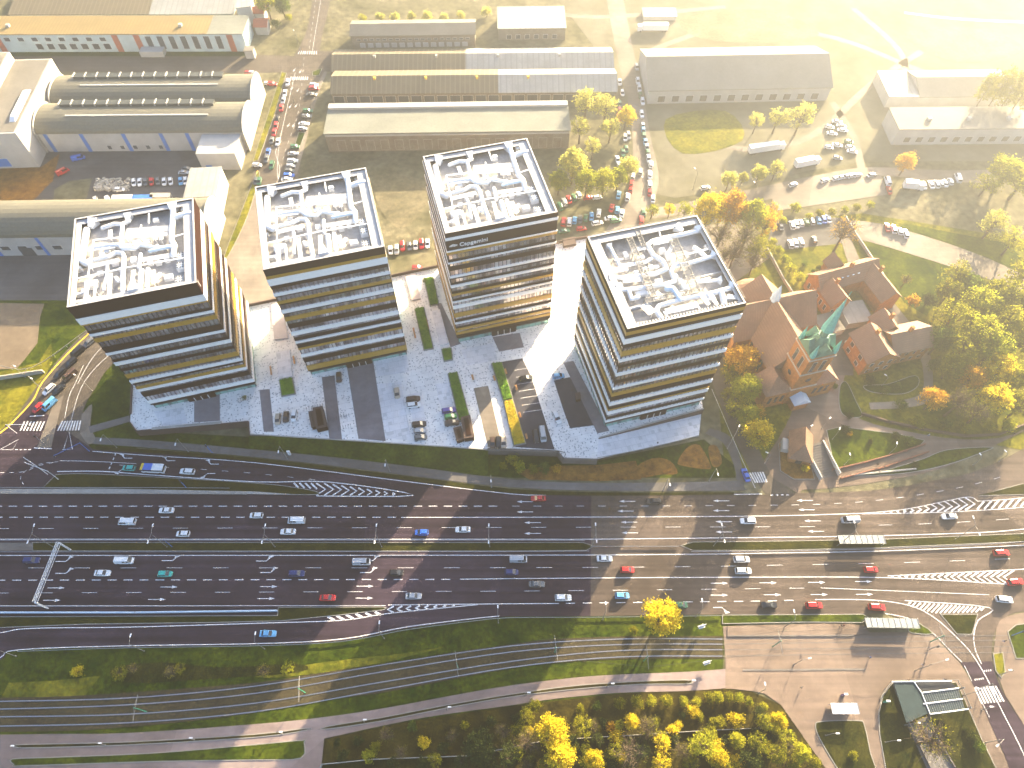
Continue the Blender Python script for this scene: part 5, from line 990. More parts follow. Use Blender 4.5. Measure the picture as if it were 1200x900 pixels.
for pp in ((1047, 801), (1062, 846), (1090, 836), (1123, 808), (1131, 831), (1072, 800)):
    (x, y), = up_([pp], 0); MB().box(x, y, 0, .25, .25, 3.1).build('post', M['grey_metal'], t)
area('ramp', [(1062, 849), (1090, 838), (1092, 858), (1118, 900), (1150, 960), (1110, 960), (1085, 900)], 'footway', 16)
wall_line('ramp_wall', [(1046, 802), (1064, 848), (1090, 902), (1108, 955)], 1.0, .3, 'concrete_dark', 'dark wall down the left side of the underpass ramp', 'wall')
wall_line('ramp_wall', [(1087, 838), (1094, 860), (1118, 900), (1138, 955)], .9, .3, 'concrete_dark', 'curving wall down the right side of the underpass ramp', 'wall')
# ------------------------------------------------------------------ vehicles
def loft(mb, secs):
    """secs: list of loops (same count) joined into a closed skin"""
    n = len(secs[0]); o = [p for s_ in secs for p in s_]; f = []
    for i in range(len(secs) - 1):
        for k in range(n): f.append((i * n + k, i * n + (k + 1) % n, (i + 1) * n + (k + 1) % n, (i + 1) * n + k))
    f += [tuple(range(n - 1, -1, -1)), tuple((len(secs) - 1) * n + k for k in range(n))]; mb.add(o, f)
SHAPES = {  # stations (x, half width, belt height), cabin base x0 x1, cabin top x0 x1, roof height, length/2, wheel x
 'sedan': ([(-2.3, .72, .72), (-2.15, .84, .92), (-1.3, .9, .95), (.7, .9, .92), (1.7, .88, .82), (2.15, .8, .72), (2.3, .66, .6)], (-1.75, 1.15), (-1.05, .35), 1.43, 1.42),
 'hatch': ([(-2.0, .76, .85), (-1.9, .86, .95), (-1.0, .89, .96), (.7, .89, .94), (1.5, .86, .86), (1.9, .78, .74), (2.02, .62, .6)], (-1.92, 1.2), (-1.6, .35), 1.5, 1.28),
 'estate': ([(-2.35, .78, .85), (-2.25, .88, .97), (-1.2, .92, 1.0), (.8, .92, .98), (1.8, .9, .9), (2.2, .82, .8), (2.35, .68, .62)], (-2.25, 1.2), (-1.9, .4), 1.62, 1.45),
 'van': ([(-2.6, .92, 1.15), (-2.55, .98, 1.2), (-1.2, 1.0, 1.2), (1.0, 1.0, 1.2), (2.0, .98, 1.1), (2.45, .92, .9), (2.6, .8, .7)], (-2.56, 2.2), (-2.5, 1.5), 2.1, 1.65)}
CM = {}
def car_meshes(kind, col):
    if (kind, col) in CM: return CM[kind, col]
    st, cb, ct, H_, wx = SHAPES[kind]; pm = M['paint_' + col.replace(' ', '_')]; body = MB(); secs = []
    for x, hw_, zt in st: secs.append([(x, -hw_ * .9, .24), (x, -hw_, .45), (x, -hw_, zt - .14), (x, -hw_ * .88, zt), (x, hw_ * .88, zt), (x, hw_, zt - .14), (x, hw_, .45), (x, hw_ * .9, .24)])
    loft(body, secs); hw0 = st[3][1] * .88; hw1 = hw0 * .80; zb = st[3][2] - .04
    glass_ = MB(); loft(glass_, [[(cb[0], -hw0, zb), (cb[0], hw0, zb), (cb[1], hw0, zb), (cb[1], -hw0, zb)], [(ct[0], -hw1, H_ - .05), (ct[0], hw1, H_ - .05), (ct[1], hw1, H_ - .05), (ct[1], -hw1, H_ - .05)]])
    e = .04; body.add([(ct[0] - e, -hw1 - e, H_ - .06), (ct[1] + e, -hw1 - e, H_ - .06), (ct[1] + e, hw1 + e, H_ - .06), (ct[0] - e, hw1 + e, H_ - .06), (ct[0] + .12, -hw1 + .1, H_ + .02), (ct[1] - .12, -hw1 + .1, H_ + .02), (ct[1] - .12, hw1 - .1, H_ + .02), (ct[0] + .12, hw1 - .1, H_ + .02)], [(0, 1, 5, 4), (1, 2, 6, 5), (2, 3, 7, 6), (3, 0, 4, 7), (4, 5, 6, 7)])
    xs = [(cb[0], ct[0]), (cb[1], ct[1])] + ([(-.2, -.2)] if kind != 'van' else [(-.2, -.2), (.9, .8)])
    for a, b in xs:
        for s_ in (-1, 1): body.tube([(a, s_ * (hw0 + .005), zb), (b, s_ * (hw1 + .01), H_ - .04)], .05, 4, joints=False)
    if kind == 'van': body.add([(cb[0] + .02, s_ * (hw0 + .012), zb) for s_ in (1,)] + [(-.2, hw0 + .012, zb), (-.2, hw1 + .012, H_ - .05), (ct[0], hw1 + .012, H_ - .05)], [(0, 1, 2, 3)]); body.add([(cb[0] + .02, -hw0 - .012, zb), (-.2, -hw0 - .012, zb), (-.2, -hw1 - .012, H_ - .05), (ct[0], -hw1 - .012, H_ - .05)], [(0, 1, 2, 3)])
    wh = MB()
    n = 12; v = [(.33 * math.cos(2 * math.pi * k / n), y, .33 * math.sin(2 * math.pi * k / n)) for y in (-.11, .11) for k in range(n)]
    wh.add(v, [(k, (k + 1) % n, n + (k + 1) % n, n + k) for k in range(n)] + [tuple(range(n)), tuple(range(2 * n - 1, n - 1, -1))])
    def me(mb, m): x = bpy.data.meshes.new('part'); x.from_pydata(mb.v, [], mb.f); x.update(); x.materials.append(m); return x
    hl = MB().box(0, 0, 0, .12, .34, .14); tl = MB().box(0, 0, 0, .1, .3, .2)
    one = MB(); one.v = list(body.v); one.f = list(body.f); k1 = len(one.f); one.add(glass_.v, glass_.f); k2 = len(one.f)
    for x in (-wx, wx):
        for s_ in (-1, 1): one.add([(a + x, b + s_ * (st[3][1] - .1), c_ + .33) for a, b, c_ in wh.v], wh.f)
    om = me(one, pm); om.materials.append(M['car_glass']); om.materials.append(M['wheel'])
    om.polygons.foreach_set('material_index', [0] * k1 + [1] * (k2 - k1) + [2] * (len(one.f) - k2))
    CM[kind, col] = dict(body=me(body, pm), glass=me(glass_, M['car_glass']), wheel=me(wh, M['wheel']), hl=me(hl, M['headlight']), tl=me(tl, M['tail_light']), one=om, st=st, wx=wx); return CM[kind, col]
def heading(px, py, dx, dy, z=Z0):
    a, b = G(px, py, z), G(px + dx, py + dy, z); return math.atan2(b[1] - a[1], b[0] - a[0])
def car(px, py, kind, col, yaw, label, group=None, detailed=True, z=Z0, lift=.09):
    c_ = car_meshes(kind, col); x, y = G(px, py, z + .7); nm = {'van': 'delivery_van'}.get(kind, 'parked_car' if not detailed else 'car')
    if not detailed:
        o = bpy.data.objects.new(nm, c_['one']); COL.objects.link(o); o.location = (x, y, z + lift); o.rotation_euler = (0, 0, yaw); tag(o, label, 'van' if kind == 'van' else 'car', group); return o
    t = thing(nm, label, 'van' if kind == 'van' else 'car', (x, y, z + lift), yaw, group)
    def p(n_, m, loc=(0, 0, 0)): o = bpy.data.objects.new(n_, m); COL.objects.link(o); o.parent = t; o.location = loc
    p('body', c_['body']); p('window_glass', c_['glass']); w_ = c_['st'][3][1] - .1
    for sx in (-1, 1):
        for sy in (-1, 1): p('wheel', c_['wheel'], (sx * c_['wx'], sy * w_, .33))
    a, b = c_['st'][-1], c_['st'][0]
    for sy in (-1, 1): p('headlight', c_['hl'], (a[0] - .05, sy * (a[1] - .2), a[2] - .2)); p('tail_light', c_['tl'], (b[0] + .04, sy * (b[1] - .17), b[2] - .25))
    return t
# moving traffic: pixel, shape, colour, heading (W = to the left, E = to the right), label
Wd, Ed = math.pi, 0.0
for px, py, k, c_, yw, lb in [
 (151, 548.5, 'hatch', 'teal', Wd - .05, 'dark teal car queueing at the far left of the upper service road'), (219.5, 552.5, 'estate', 'white', Wd - .06, 'white car behind the blue and white minibus on the service road'),
 (195, 598, 'sedan', 'white', Wd, 'white saloon in the dashed upper lane on the left'), (149, 611.5, 'van', 'white', Wd, 'white van in the middle lane left, just above a white hatchback'), (214.5, 625.5, 'hatch', 'white', Wd, 'white hatchback beside the central strip on the left, upper carriageway'),
 (300.5, 604, 'hatch', 'white', Wd, 'white car just left of the white van on the upper carriageway'), (347.5, 610, 'van', 'white', Wd, 'white van on the upper carriageway with a white car right below it'), (337.5, 623, 'sedan', 'white', Wd, 'white saloon right below the white van, beside the central strip'),
 (494, 624, 'hatch', 'blue', Wd, 'bright blue hatchback in the first sunlit streak of the upper carriageway'), (542.5, 620.5, 'sedan', 'white', Wd, 'white saloon just right of the first sunlit streak, upper carriageway'),
 (631, 584, 'sedan', 'red', Wd, 'dark red car in the top lane below the plaza corner'), (766, 587.5, 'estate', 'black', Wd, 'black car in the top lane below the leafy flower beds'), (876.5, 610.5, 'estate', 'white', Wd, 'white car entering the sunlit patch on the right upper carriageway'),
 (996, 609.5, 'van', 'silver', Wd + .03, 'silver van driving left above the long bus shelter'), (1112.5, 605, 'sedan', 'white', Wd + .05, 'white saloon under the hatched zone on the right'),
 (37, 656.5, 'estate', 'navy', Ed, 'navy car left of the overhead sign gantry'), (146, 657, 'van', 'white', Ed, 'white van in the top lane of the lower carriageway on the left'), (120, 671.5, 'sedan', 'white', Ed, 'white saloon just below left of the white van, lower carriageway'), (193.5, 672.5, 'hatch', 'teal', Ed, 'bright teal hatchback on the lower carriageway'),
 (424, 658.5, 'van', 'silver', Ed, 'silver van in the top lane of the lower carriageway, centre left'), (347.5, 672, 'estate', 'navy', Ed, 'dark blue estate car alone in the second lower lane'), (464.5, 671, 'hatch', 'black', Ed, 'black car crossing the big sunlit streak'), (607.5, 655.5, 'van', 'silver', Ed, 'silver van right above a dark blue car'),
 (599.5, 670.5, 'hatch', 'navy', Ed, 'dark blue car right below a silver van'), (708.5, 654.5, 'sedan', 'white', Ed, 'white saloon in the top lower lane near the gap between the grass strips'), (735, 668, 'hatch', 'red', Ed, 'red hatchback in the thin sunlit streak'), (869, 655.5, 'estate', 'white', Ed, 'upper of two white cars side by side'), (871, 669, 'estate', 'white', Ed, 'lower of two white cars side by side'),
 (1020.5, 667.5, 'hatch', 'red', Ed, 'red hatchback right of the long bus shelter on the lower carriageway'), (1173.5, 648, 'estate', 'red', Ed + .05, 'red estate car near the right edge in the top lower lane'), (384, 700.5, 'sedan', 'red', Ed, 'bright red car near the end of the southern grass wedge'), (484.5, 698.5, 'sedan', 'silver', Ed, 'silver saloon above the lower chevrons'),
 (314, 742.5, 'sedan', 'light blue', Ed, 'pale blue saloon alone on the lower slip road'), (629, 684.5, 'sedan', 'grey', Ed, 'dark grey saloon in the middle lower lane'), (660, 700.5, 'estate', 'white', Ed, 'white estate car in the third lower lane at the centre'), (729, 698, 'hatch', 'light blue', Ed, 'light blue hatchback left of the big yellow tree'),
 (797.5, 709, 'hatch', 'green', Ed, 'greyish green hatchback touching the big yellow tree crown'), (901, 709, 'sedan', 'black', Ed, 'black saloon in the bottom lane below three arrows'), (954, 709.5, 'estate', 'red', Ed, 'crimson car in the bottom lane above the tram platform'), (1027.5, 711.5, 'estate', 'red', Ed - .05, 'red car just above the roadside bus shelter'),
 (1177, 702.5, 'estate', 'white', Ed - .1, 'white car turning at the far right junction'), (874, 556.5, 'sedan', 'blue', R(100), 'dark blue car waiting at the crossing below the church street'),
 (104, 402, 'estate', 'grey', R(235), 'dark grey car nearest the left tower on the curving approach road'), (91, 413, 'van', 'black', R(237), 'black van on the approach road behind three queueing cars'), (83, 425, 'estate', 'black', R(237), 'black estate just below the black van on the approach road'), (70, 438, 'estate', 'black', R(238), 'black car in the kerb side queue of the approach road'),
 (82, 440, 'van', 'brown', R(238), 'dark brown van beside the kerb side black car, approach road'), (68.5, 456.5, 'sedan', 'black', R(238), 'black saloon behind the blue van at the left crossing'), (57.5, 456.5, 'estate', 'white', R(238), 'white car in the approach queue behind the red car'), (58, 474, 'van', 'light blue', R(240), 'light blue van first in the queue at the left crossing'), (44.5, 478, 'hatch', 'red', R(240), 'bright red car first in the queue at the left crossing')]:
    car(px, py, k, c_, yw, lb, 'cars on the motorway and its slip roads')
# minibus
x, y = G(180, 549.5, Z0 + 1); t = thing('minibus', 'white and blue minibus queueing on the upper service road', 'bus', (x, y, Z0 + .09), Wd - .05)
MB().b2(-3.6, 3.5, -1.15, 1.15, .35, 1.3).build('body', M['paint_white'], t); MB().b2(-3.55, 3.4, -1.1, 1.1, 1.3, 2.3).build('window_glass', M['car_glass'], t); MB().b2(-3.6, -.2, -1.14, 1.14, 2.3, 2.6).build('rear_roof', M['paint_white'], t); MB().b2(-.2, 2.6, -1.13, 1.13, 2.3, 2.58).build('blue_roof', M['paint_blue'], t); MB().b2(2.6, 3.45, -1.13, 1.13, 2.3, 2.5).build('yellow_front', M['line_yellow'], t)
for sx in (-2.3, 2.2):
    for sy in (-1, 1): o = bpy.data.objects.new('wheel', CM['sedan', 'white']['wheel']); COL.objects.link(o); o.parent = t; o.location = (sx, sy * 1.05, .4)
# plaza cars
for px, py, k, c_, dx, dy, lb in [
 (325.5, 491, 'hatch', 'beige', -.1, 1, 'beige car, left of three below the square planter'), (335, 488.5, 'hatch', 'brown', -.1, 1, 'dark brown car, middle of three below the square planter'), (344.5, 487, 'hatch', 'white', -.15, 1, 'white car, right of three below the square planter'), (397, 442, 'hatch', 'brown', .05, 1, 'brown car in front of the second tower'),
 (465, 460.5, 'hatch', 'beige', .15, 1, 'lone beige car pointing down the plaza'), (484, 467.5, 'estate', 'brown', 1, -.12, 'dark brown car above a white car on the plaza'), (485, 474.5, 'estate', 'white', 1, -.12, 'white car below a dark brown car on the plaza'), (491, 497, 'estate', 'brown', 1, -.12, 'top dark car of the plaza row of three'), (492, 505, 'hatch', 'silver', 1, -.12, 'silver car in the middle of the plaza row of three'), (493, 512.5, 'hatch', 'grey', 1, -.15, 'grey bottom car of the plaza row of three'),
 (526, 481, 'estate', 'purple', 1, -.15, 'purple car on the left of the dark hedge'), (528, 488, 'hatch', 'lime green', 1, -.15, 'lime green car on the left of the dark hedge'), (529.5, 495.5, 'estate', 'brown', 1, -.12, 'brown car below the lime green one'), (577, 518.5, 'hatch', 'brown', .05, 1, 'brown car at the sunlit end of the beige strip'), (584, 518, 'hatch', 'black', .05, 1, 'black car at the sunlit end of the beige strip'), (590, 518, 'hatch', 'beige', .05, 1, 'beige car at the sunlit end of the beige strip'),
 (616, 443, 'sedan', 'black', 1, -.15, 'black car parked across the striped bays of the car court'), (636, 509, 'van', 'silver', .15, 1, 'silver roofed van at the foot of the car court'), (628, 511, 'estate', 'black', .15, 1, 'black car parked close beside the silver roofed van'), (652.5, 489, 'estate', 'white', .5, 1, 'white car on the dotted curved drive'), (654.5, 440.5, 'hatch', 'light blue', 1, -.1, 'pale blue car at the head of the right court')]:
    car(px, py, k, c_, heading(px, py, dx, dy, 0), lb, 'cars on the plaza', z=0, lift=.05)
# parked rows: simple one-piece cars
cyc = ['hatch', 'sedan', 'estate']
def row(items, dx, dy, place, frm, grp, sx=0, sy=0, sc_=1.0):
    frm = 'top' if frm == 'start' else frm; items = sorted(items, key=lambda q: q[0] if frm == 'left' else (-q[1] if frm == 'bottom' else q[1]))
    for i, (px, py, c_) in enumerate(items):
        px = sx + px / sc_; py = sy + py / sc_; rr = random.Random(int(px * 7 + py * 13))
        car(px, py, 'van' if c_.startswith('van ') else cyc[rr.randrange(3)], c_.replace('van ', ''), heading(px, py, dx, dy) + rr.uniform(-.05, .05), f"{c_.replace('van ', '')} car, {ORD[i]} from the {frm}, {place}", grp, False, lift=.08)
W, S_, GY, BK, RD, BL, GN, LB, BG = 'white', 'silver', 'grey', 'black', 'red', 'blue', 'green', 'light blue', 'beige'
row([(212, 255, W), (197, 310, W), (188, 348, S_), (178, 388, RD), (157, 447, BK), (150, 485, RD), (140, 518, RD), (127, 560, GY), (109, 622, BL), (100, 658, GY), (62, 775, GN), (45, 775, GY)], -.2, 1, 'along the left kerb of the upper street', 'top', 'cars along the left kerb of the upper street', 290, 40, 4.5)
row([(350, 268, W), (350, 286, RD), (338, 317, GY), (318, 405, GN), (312, 434, GY), (297, 472, W), (290, 498, S_), (250, 593, GN), (240, 630, S_), (238, 668, W), (228, 695, S_), (222, 720, GY), (218, 745, BL), (208, 765, W)], 1, .0, 'in the right hand bays of the upper street', 'top', 'cars in the right hand bays of the upper street', 290, 40, 4.5)
row([(160, 567, W), (128, 690, GN)], -.2, 1, 'driving down the upper street', 'top', 'cars driving on the upper street', 290, 40, 4.5); row([(50, 690, W), (110, 260, W), (130, 262, RD), (8, 205, RD), (28, 205, W)], 1, .05, 'by the barrel hall end', 'bottom', 'cars by the barrel hall end', 290, 40, 4.5)
row([(82, 770, GN), (72, 830, GY), (60, 862, GN)], -.3, 1, 'in the shade between the two left towers', 'top', 'cars between the two left towers', 270, 50, 4.6) if False else None
row([(628, 855, W), (655, 853, W), (682, 853, GY), (710, 852, RD), (740, 850, GY), (770, 852, W), (800, 850, W), (847, 848, LB), (870, 848, W)], .05, 1, 'in the factory yard row', 'left', 'cars in the factory yard', 0, 0, 4)
row([(862, 808, S_), (875, 790, GY), (560, 888, W), (965, 780, GN), (1005, 780, RD)], 1, 0, 'standing crosswise in the factory yard', 'top', 'cars standing crosswise in the factory yard', 0, 0, 4); row([(240, 115, S_), (305, 115, W)], .3, 1, 'behind the barrel hall roof', 'left', 'cars behind the barrel hall', 60, 210, 4.615)
row([(968, 672, W), (1008, 668, S_), (1045, 645, RD), (1088, 645, GY), (1128, 640, W), (1167, 632, RD), (1205, 628, W)], .05, 1, 'behind the back wall left of the lettered tower', 'left', 'cars behind the back wall', 280, 170, 5.4545); row([(755, 355, RD)], 1, 0, 'lying crosswise by the back wall of the plaza', 'left', None, 300, 225, 4)
row([(218, 308, GN), (248, 280, S_), (280, 260, RD), (318, 247, GN), (350, 230, W)], -.35, -1, 'in the slanting row beside the lettered tower', 'left', 'cars in the slanting row beside the lettered tower', 620, 190, 6)
row([(242, 418, RD), (283, 418, W), (320, 408, LB), (358, 400, GY), (398, 390, GN), (440, 380, LB), (490, 357, W)], .1, -1, 'in the lower dirt car park row', 'left', 'cars in the lower dirt car park row', 620, 190, 6)
row([(415, 250, RD), (480, 248, W), (245, 420 + 65, GN), (367, 467, RD), (480, 428, W), (570, 393, W), (610, 410, GN)], 1, -.15, 'among the crosswise cars of the dirt car park', 'left', 'crosswise cars of the dirt car park', 620, 190, 6)
row([(630, 230, LB), (693, 243, W), (720, 145, RD), (715, 190, RD), (730, 97, W), (620, 335, LB), (652, 358, W), (580, 320, RD)], .2, -1, 'along the near side of the hazy east street', 'start', 'cars along the near side of the east street', 620, 190, 6)
row([(780, 65, S_), (850, 85, W), (848, 155, W), (850, 210, RD), (870, 257, W), (805, 355, GN), (790, 405, RD), (858, 15, W)], .05, -1, 'along the far side of the hazy east street', 'start', 'cars along the far side of the east street', 620, 190, 6)
row([(505, 385, W), (517, 435, W), (505, 488, GN), (505, 520, RD), (500, 550, RD), (545, 635, S_), (530, 645, W), (535, 700, GN), (520, 715, GN), (495, 748, W), (502, 778, S_)], .15, 1, 'beside the yellow trees of the east street', 'top', 'cars beside the yellow trees', 600, 0, 4)
row([(585, 315, S_), (590, 380, W), (597, 415, W), (602, 447, GN), (612, 475, W), (608, 535, W), (612, 590, S_), (615, 612, LB), (618, 640, GN), (625, 665, LB), (632, 690, S_), (637, 720, GN), (640, 745, W), (648, 770, W), (645, 820, W)], .12, 1, 'long file on the outer east street', 'top', 'cars in the long file on the east street', 600, 0, 4)
row([(112, 155, W), (133, 150, W), (155, 145, W), (180, 140, GN), (207, 137, S_), (238, 132, LB), (262, 128, BL), (283, 125, W)], -.25, -1, 'upper row above the parish house', 'left', 'cars in the upper row above the parish house', 900, 225, 4)
row([(105, 243, W), (130, 240, W), (155, 235, W), (217, 225, GY), (60, 160, GY)], -.25, -1, 'lower row above the parish house', 'left', 'cars in the lower row above the parish house', 900, 225, 4); row([(560, 165, RD), (590, 173, W), (618, 183, W), (645, 195, W)], -.2, -1, 'beside the park lane at the bare orange tree', 'left', 'cars beside the park lane', 900, 225, 4)
row([(290, 595, W), (300, 625, W), (325, 570, W), (345, 590, S_), (350, 610, W), (285, 690, W), (325, 680, W), (380, 665, GN), (385, 690, W), (395, 710, W), (325, 740, S_)], 1, .15, 'in the pale hazy lot near the right', 'start', 'cars in the sun bleached lot', 900, 0, 4)
row([(730, 868, W), (765, 865, W), (790, 862, W), (810, 860, S_), (830, 858, W), (855, 850, W), (890, 835, 'van white'), (560, 850, 'van white'), (568, 890, RD)], -.35, -1, 'in the hazy row below the long grey hall', 'left', 'cars below the long grey hall', 900, 0, 4)
row([(265, 845, W), (320, 835, W), (345, 830, W), (370, 825, S_), (395, 822, W), (420, 820, W), (118, 865, W), (485, 820, S_)], .8, -.3, 'in the hazy file above the pale courts', 'start', 'cars above the pale courts', 900, 0, 4); row([(905, 880, W)], 1, -.2, 'beside the small yellow trees at the hazy bend', 'left', None, 600, 0, 4)
car(73.5, 201.5, 'van', 'red', heading(73, 201, 1, -.5), 'red van in the factory yard by the brown soil', None, True); car(92, 185.5, 'van', 'blue', heading(92, 185, 1, -.2), 'blue van parked against the factory front', None, True)
def truck(px, py, yaw, L_, label, cabc='paint_white'):
    x, y = G(px, py, Z0 + 2); t = thing('lorry', label, 'lorry', (x, y, Z0 + .08), yaw)
    MB().b2(-L_ / 2, L_ / 2 - 2.6, -1.3, 1.3, 1.0, 3.9).build('cargo_box', M['white_metal'], t); MB().b2(L_ / 2 - 2.3, L_ / 2, -1.2, 1.2, .6, 3.2).build('cab', M[cabc], t); MB().b2(L_ / 2 - .35, L_ / 2 + .03, -1.1, 1.1, 1.9, 2.9).build('windscreen', M['car_glass'], t); MB().b2(-L_ / 2, L_ / 2 - .5, -1.0, 1.0, .55, 1.0).build('chassis', M['dark_metal'], t)
    for k in (-L_ / 2 + 1.2, -L_ / 2 + 2.5, L_ / 2 - 1.6):
        for sy in (-1, 1): o = bpy.data.objects.new('wheel', CM['sedan', 'white']['wheel']); COL.objects.link(o); o.parent = t; o.location = (k, sy * 1.1, .5); o.scale = (1.5, 1.5, 1.5)
truck(898.5, 173, heading(898, 173, 1, -.15), 16, 'long white lorry crossing the bright hazy field'); truck(765, 32, heading(765, 32, -1, 0), 15, 'white lorry near the small shed at the hazy top'); truck(946, 190, heading(946, 190, 1, -.2), 11, 'white fronted lorry below the hazy car lot')
truck(1071 + 0, 217, heading(1071, 217, 1, .1), 8, 'white box lorry left of the hazy car row'); car(1190, 682, 'estate', 'red', .1, 'dark red car leaving at the right edge below the hatched zone')
for i, (px, py, c_, l) in enumerate([(146, 236, 'line_white', 'long white container beside the barrel hall'), (170, 236, 'blue_paint', 'blue and white container beside the barrel hall'), (190, 234, 'stone', 'beige container touching the left tower roof')]):
    x, y = G(px, py); t = thing('shipping_container', l, 'container', (x, y, Z0 + .05), .02); MB().b2(-4, 4, -1.2, 1.2, 0, 2.5).build('body', M[c_], t); MB().b2(3.98, 4.06, -1.1, 1.1, .1, 2.4).build('door', M['grey_metal'], t)
# heap of scrap stones in the yard
hp = MB()
for k in range(150):
    px, py = random.uniform(112, 152), random.uniform(210, 224); x, y = G(px, py); s_ = random.uniform(.4, 1.3); hp.box(x, y, Z0 + .02, s_ * 1.5, s_, s_ * .8, random.uniform(0, 3), .6)
tag(hp.build('rubble_heap', M['stone']), 'heap of pale broken stone in the factory yard', 'rubble', kind='stuff')
# ------------------------------------------------------------------ lamps, masts, signs
def lamp(px, py, H_, arms, yaw, label, group, z=Z0, al=1.8, name='street_lamp', th=.11):
    x, y = G(px, py, z); t = thing(name, label, 'street lamp', (x, y, z + .1), yaw, group)
    mb = MB(); mb.tube([(0, 0, 0), (0, 0, H_)], th, 6, r2=th * .6, joints=False); mb.cone((0, 0, 0), .22, .3, 8, r1=.14); mb.build('pole', M['kerb'], t)
    for s_ in arms:
        MB().tube([(0, 0, H_ - .1), (0, s_ * al * .6, H_ + .35), (0, s_ * al, H_ + .4)], .06, 5, joints=False).build('arm', M['kerb'], t); MB().box(0, s_ * (al + .3), H_ + .32, .34, .9, .14).build('lamp_head', M['white_metal'], t)
for i, (px, py) in enumerate([(62.5, 641), (196, 641), (322.5, 641), (447.5, 641), (574, 641), (694, 640), (836, 640), (985, 637), (1119, 632)]): lamp(px, py, 11, (-1, 1), 0, f'double armed street lamp on the central grass strip, {ORD[i]} from the left', 'double armed lamps on the central strip', al=2.2)
for i, (px, py) in enumerate([(137, 524.5), (221, 529.5), (337, 538), (457, 553), (576, 571), (777, 575), (831, 563.5)]): lamp(px, py, 9, (-1,), 0.05, f'single armed street lamp by the footway below the plaza, {ORD[i]} from the left', 'lamps by the footway below the plaza')
for i, (px, py) in enumerate([(19, 769), (169, 763), (310, 760.5), (450, 748), (584, 730), (706, 726), (815, 722.5), (919, 735), (557, 742 - 6)][:8]): lamp(px, py, 9, (1,), 0, f'single armed street lamp on the lower roadside, {ORD[i]} from the left', 'lamps on the lower roadside')
for i, (px, py) in enumerate([(24, 876), (124, 873), (228, 867), (331, 860), (427, 846), (524, 831.5), (615, 815), (711, 804.5), (804, 801)]): lamp(px, py, 4.6, (1,), R(-90), f'short path lamp between the two footpaths, {ORD[i]} from the left', 'path lamps between the footpaths', al=.7, th=.08)
for i, (px, py) in enumerate([(108, 458), (49, 456), (30, 442)]): lamp(px, py, 8, (1,), R([60, -120, -120][i]), f'street lamp along the left approach road, {ORD[i]} from the right', 'lamps on the left approach road')
for i, (px, py, a) in enumerate([(930, 779, R(-80)), (1072, 786, R(-75)), (889, 812, 0), (1170, 791, R(90)), (1128, 815, R(70)), (1150, 832, R(90)), (1037, 870, R(-90)), (967, 862, R(-90)), (1060, 850, R(-90)), (852, 526, R(-30)), (896, 543, R(60)), (1155, 870, R(120))]):
    lamp(px, py, [7, 9, 6, 7, 9, 6, 5, 5, 5, 9, 6, 8][i], (1,), a, ['lamp with arm on the left of the paved square', 'tall long armed lamp above the underpass entrance', 'slim lamp where the path meets the square', 'lamp on the right verge of the crossing road', 'lamp beside the zebra crossing at the bottom right', 'short lamp right of the underpass lawn', 'path lamp on the narrow path left of the underpass', 'path lamp on the small dark lawn', 'lamp at the lawn beside the bare tree', 'tall lamp at the bend between plaza and church street', 'lamp beside the church street trees', 'lamp along the bottom right road'][i], None, al=[1.5, 4, 1, 1, 1, .8, .8, .8, .8, 3.5, 1, 2.5][i])
for i, (px, py) in enumerate([(941, 510), (963, 502), (975, 515), (1042, 532), (989, 545), (1140, 545), (1170, 541), (1033, 452)]): lamp(px, py, 5, (1,), R(-60 + i * 15), f'park lamp around the church lawns, {ORD[i]} from the list start' if False else ['park lamp left of the steps top', 'park lamp above the steps in the sunbeam', 'park lamp at the upper edge of the triangular lawn', 'park lamp inside the triangular lawn near the bushes', 'park lamp at the lower corner of the triangular lawn', 'park lamp on the curved footway at the right', 'rightmost park lamp on the curved footway', 'white lamp on the lawn in front of the rectory'][i], 'park lamps around the church', al=.9, th=.08)
for i, (px, py) in enumerate([(752, 232), (812, 222), (880, 238), (345, 120), (352, 60)]): lamp(px, py, 9, (1,), R(30), ['lamp at the fork of the hazy east street', 'slanting lamp in the hazy meadow by the bend', 'lamp by the lane below the hazy bend', 'lamp above the right hand bays of the upper street', 'lamp at the top left crossroads'][i], None)
# tram masts and wires
MS = [(172, 834, 167), (358, 812, 812), (537, 783, 0), (650, 765, 0), (754, 775, 0), (905, 758, 0), (1090, 752, 0)]
wm = []
for i, (px, py, _) in enumerate(MS):
    x, y = G(px, py); t = thing('tram_mast', f'tram wire mast with cross arm between the tracks, {ORD[i]} from the left', 'mast', (x, y, Z0 + .1), R([5, 8, 10, 6, 0, 0, 0][i]), 'tram wire masts')
    MB().tube([(0, 0, 0), (0, 0, 7.6)], .14, 6, r2=.1).build('pole', M['green_metal'], t); MB().tube([(0, -3.2, 6.6), (0, 3.2, 6.6)], .07, 5).build('cross_arm', M['kerb'], t); MB().tube([(0, -3.0, 6.6), (0, 0, 7.5), (0, 3.0, 6.6)], .035, 4).build('stay', M['kerb'], t); wm.append((x, y))
for s_, nm in ((-2.6, 'lower'), (2.6, 'upper')):
    mb = MB(); mb.tube([(x, y + s_, Z0 + 6.45) for x, y in wm], .035, 4, joints=False); tag(mb.build('tram_wire', M['dark_metal']), f'{nm} overhead contact wire above the tram tracks', 'wire')
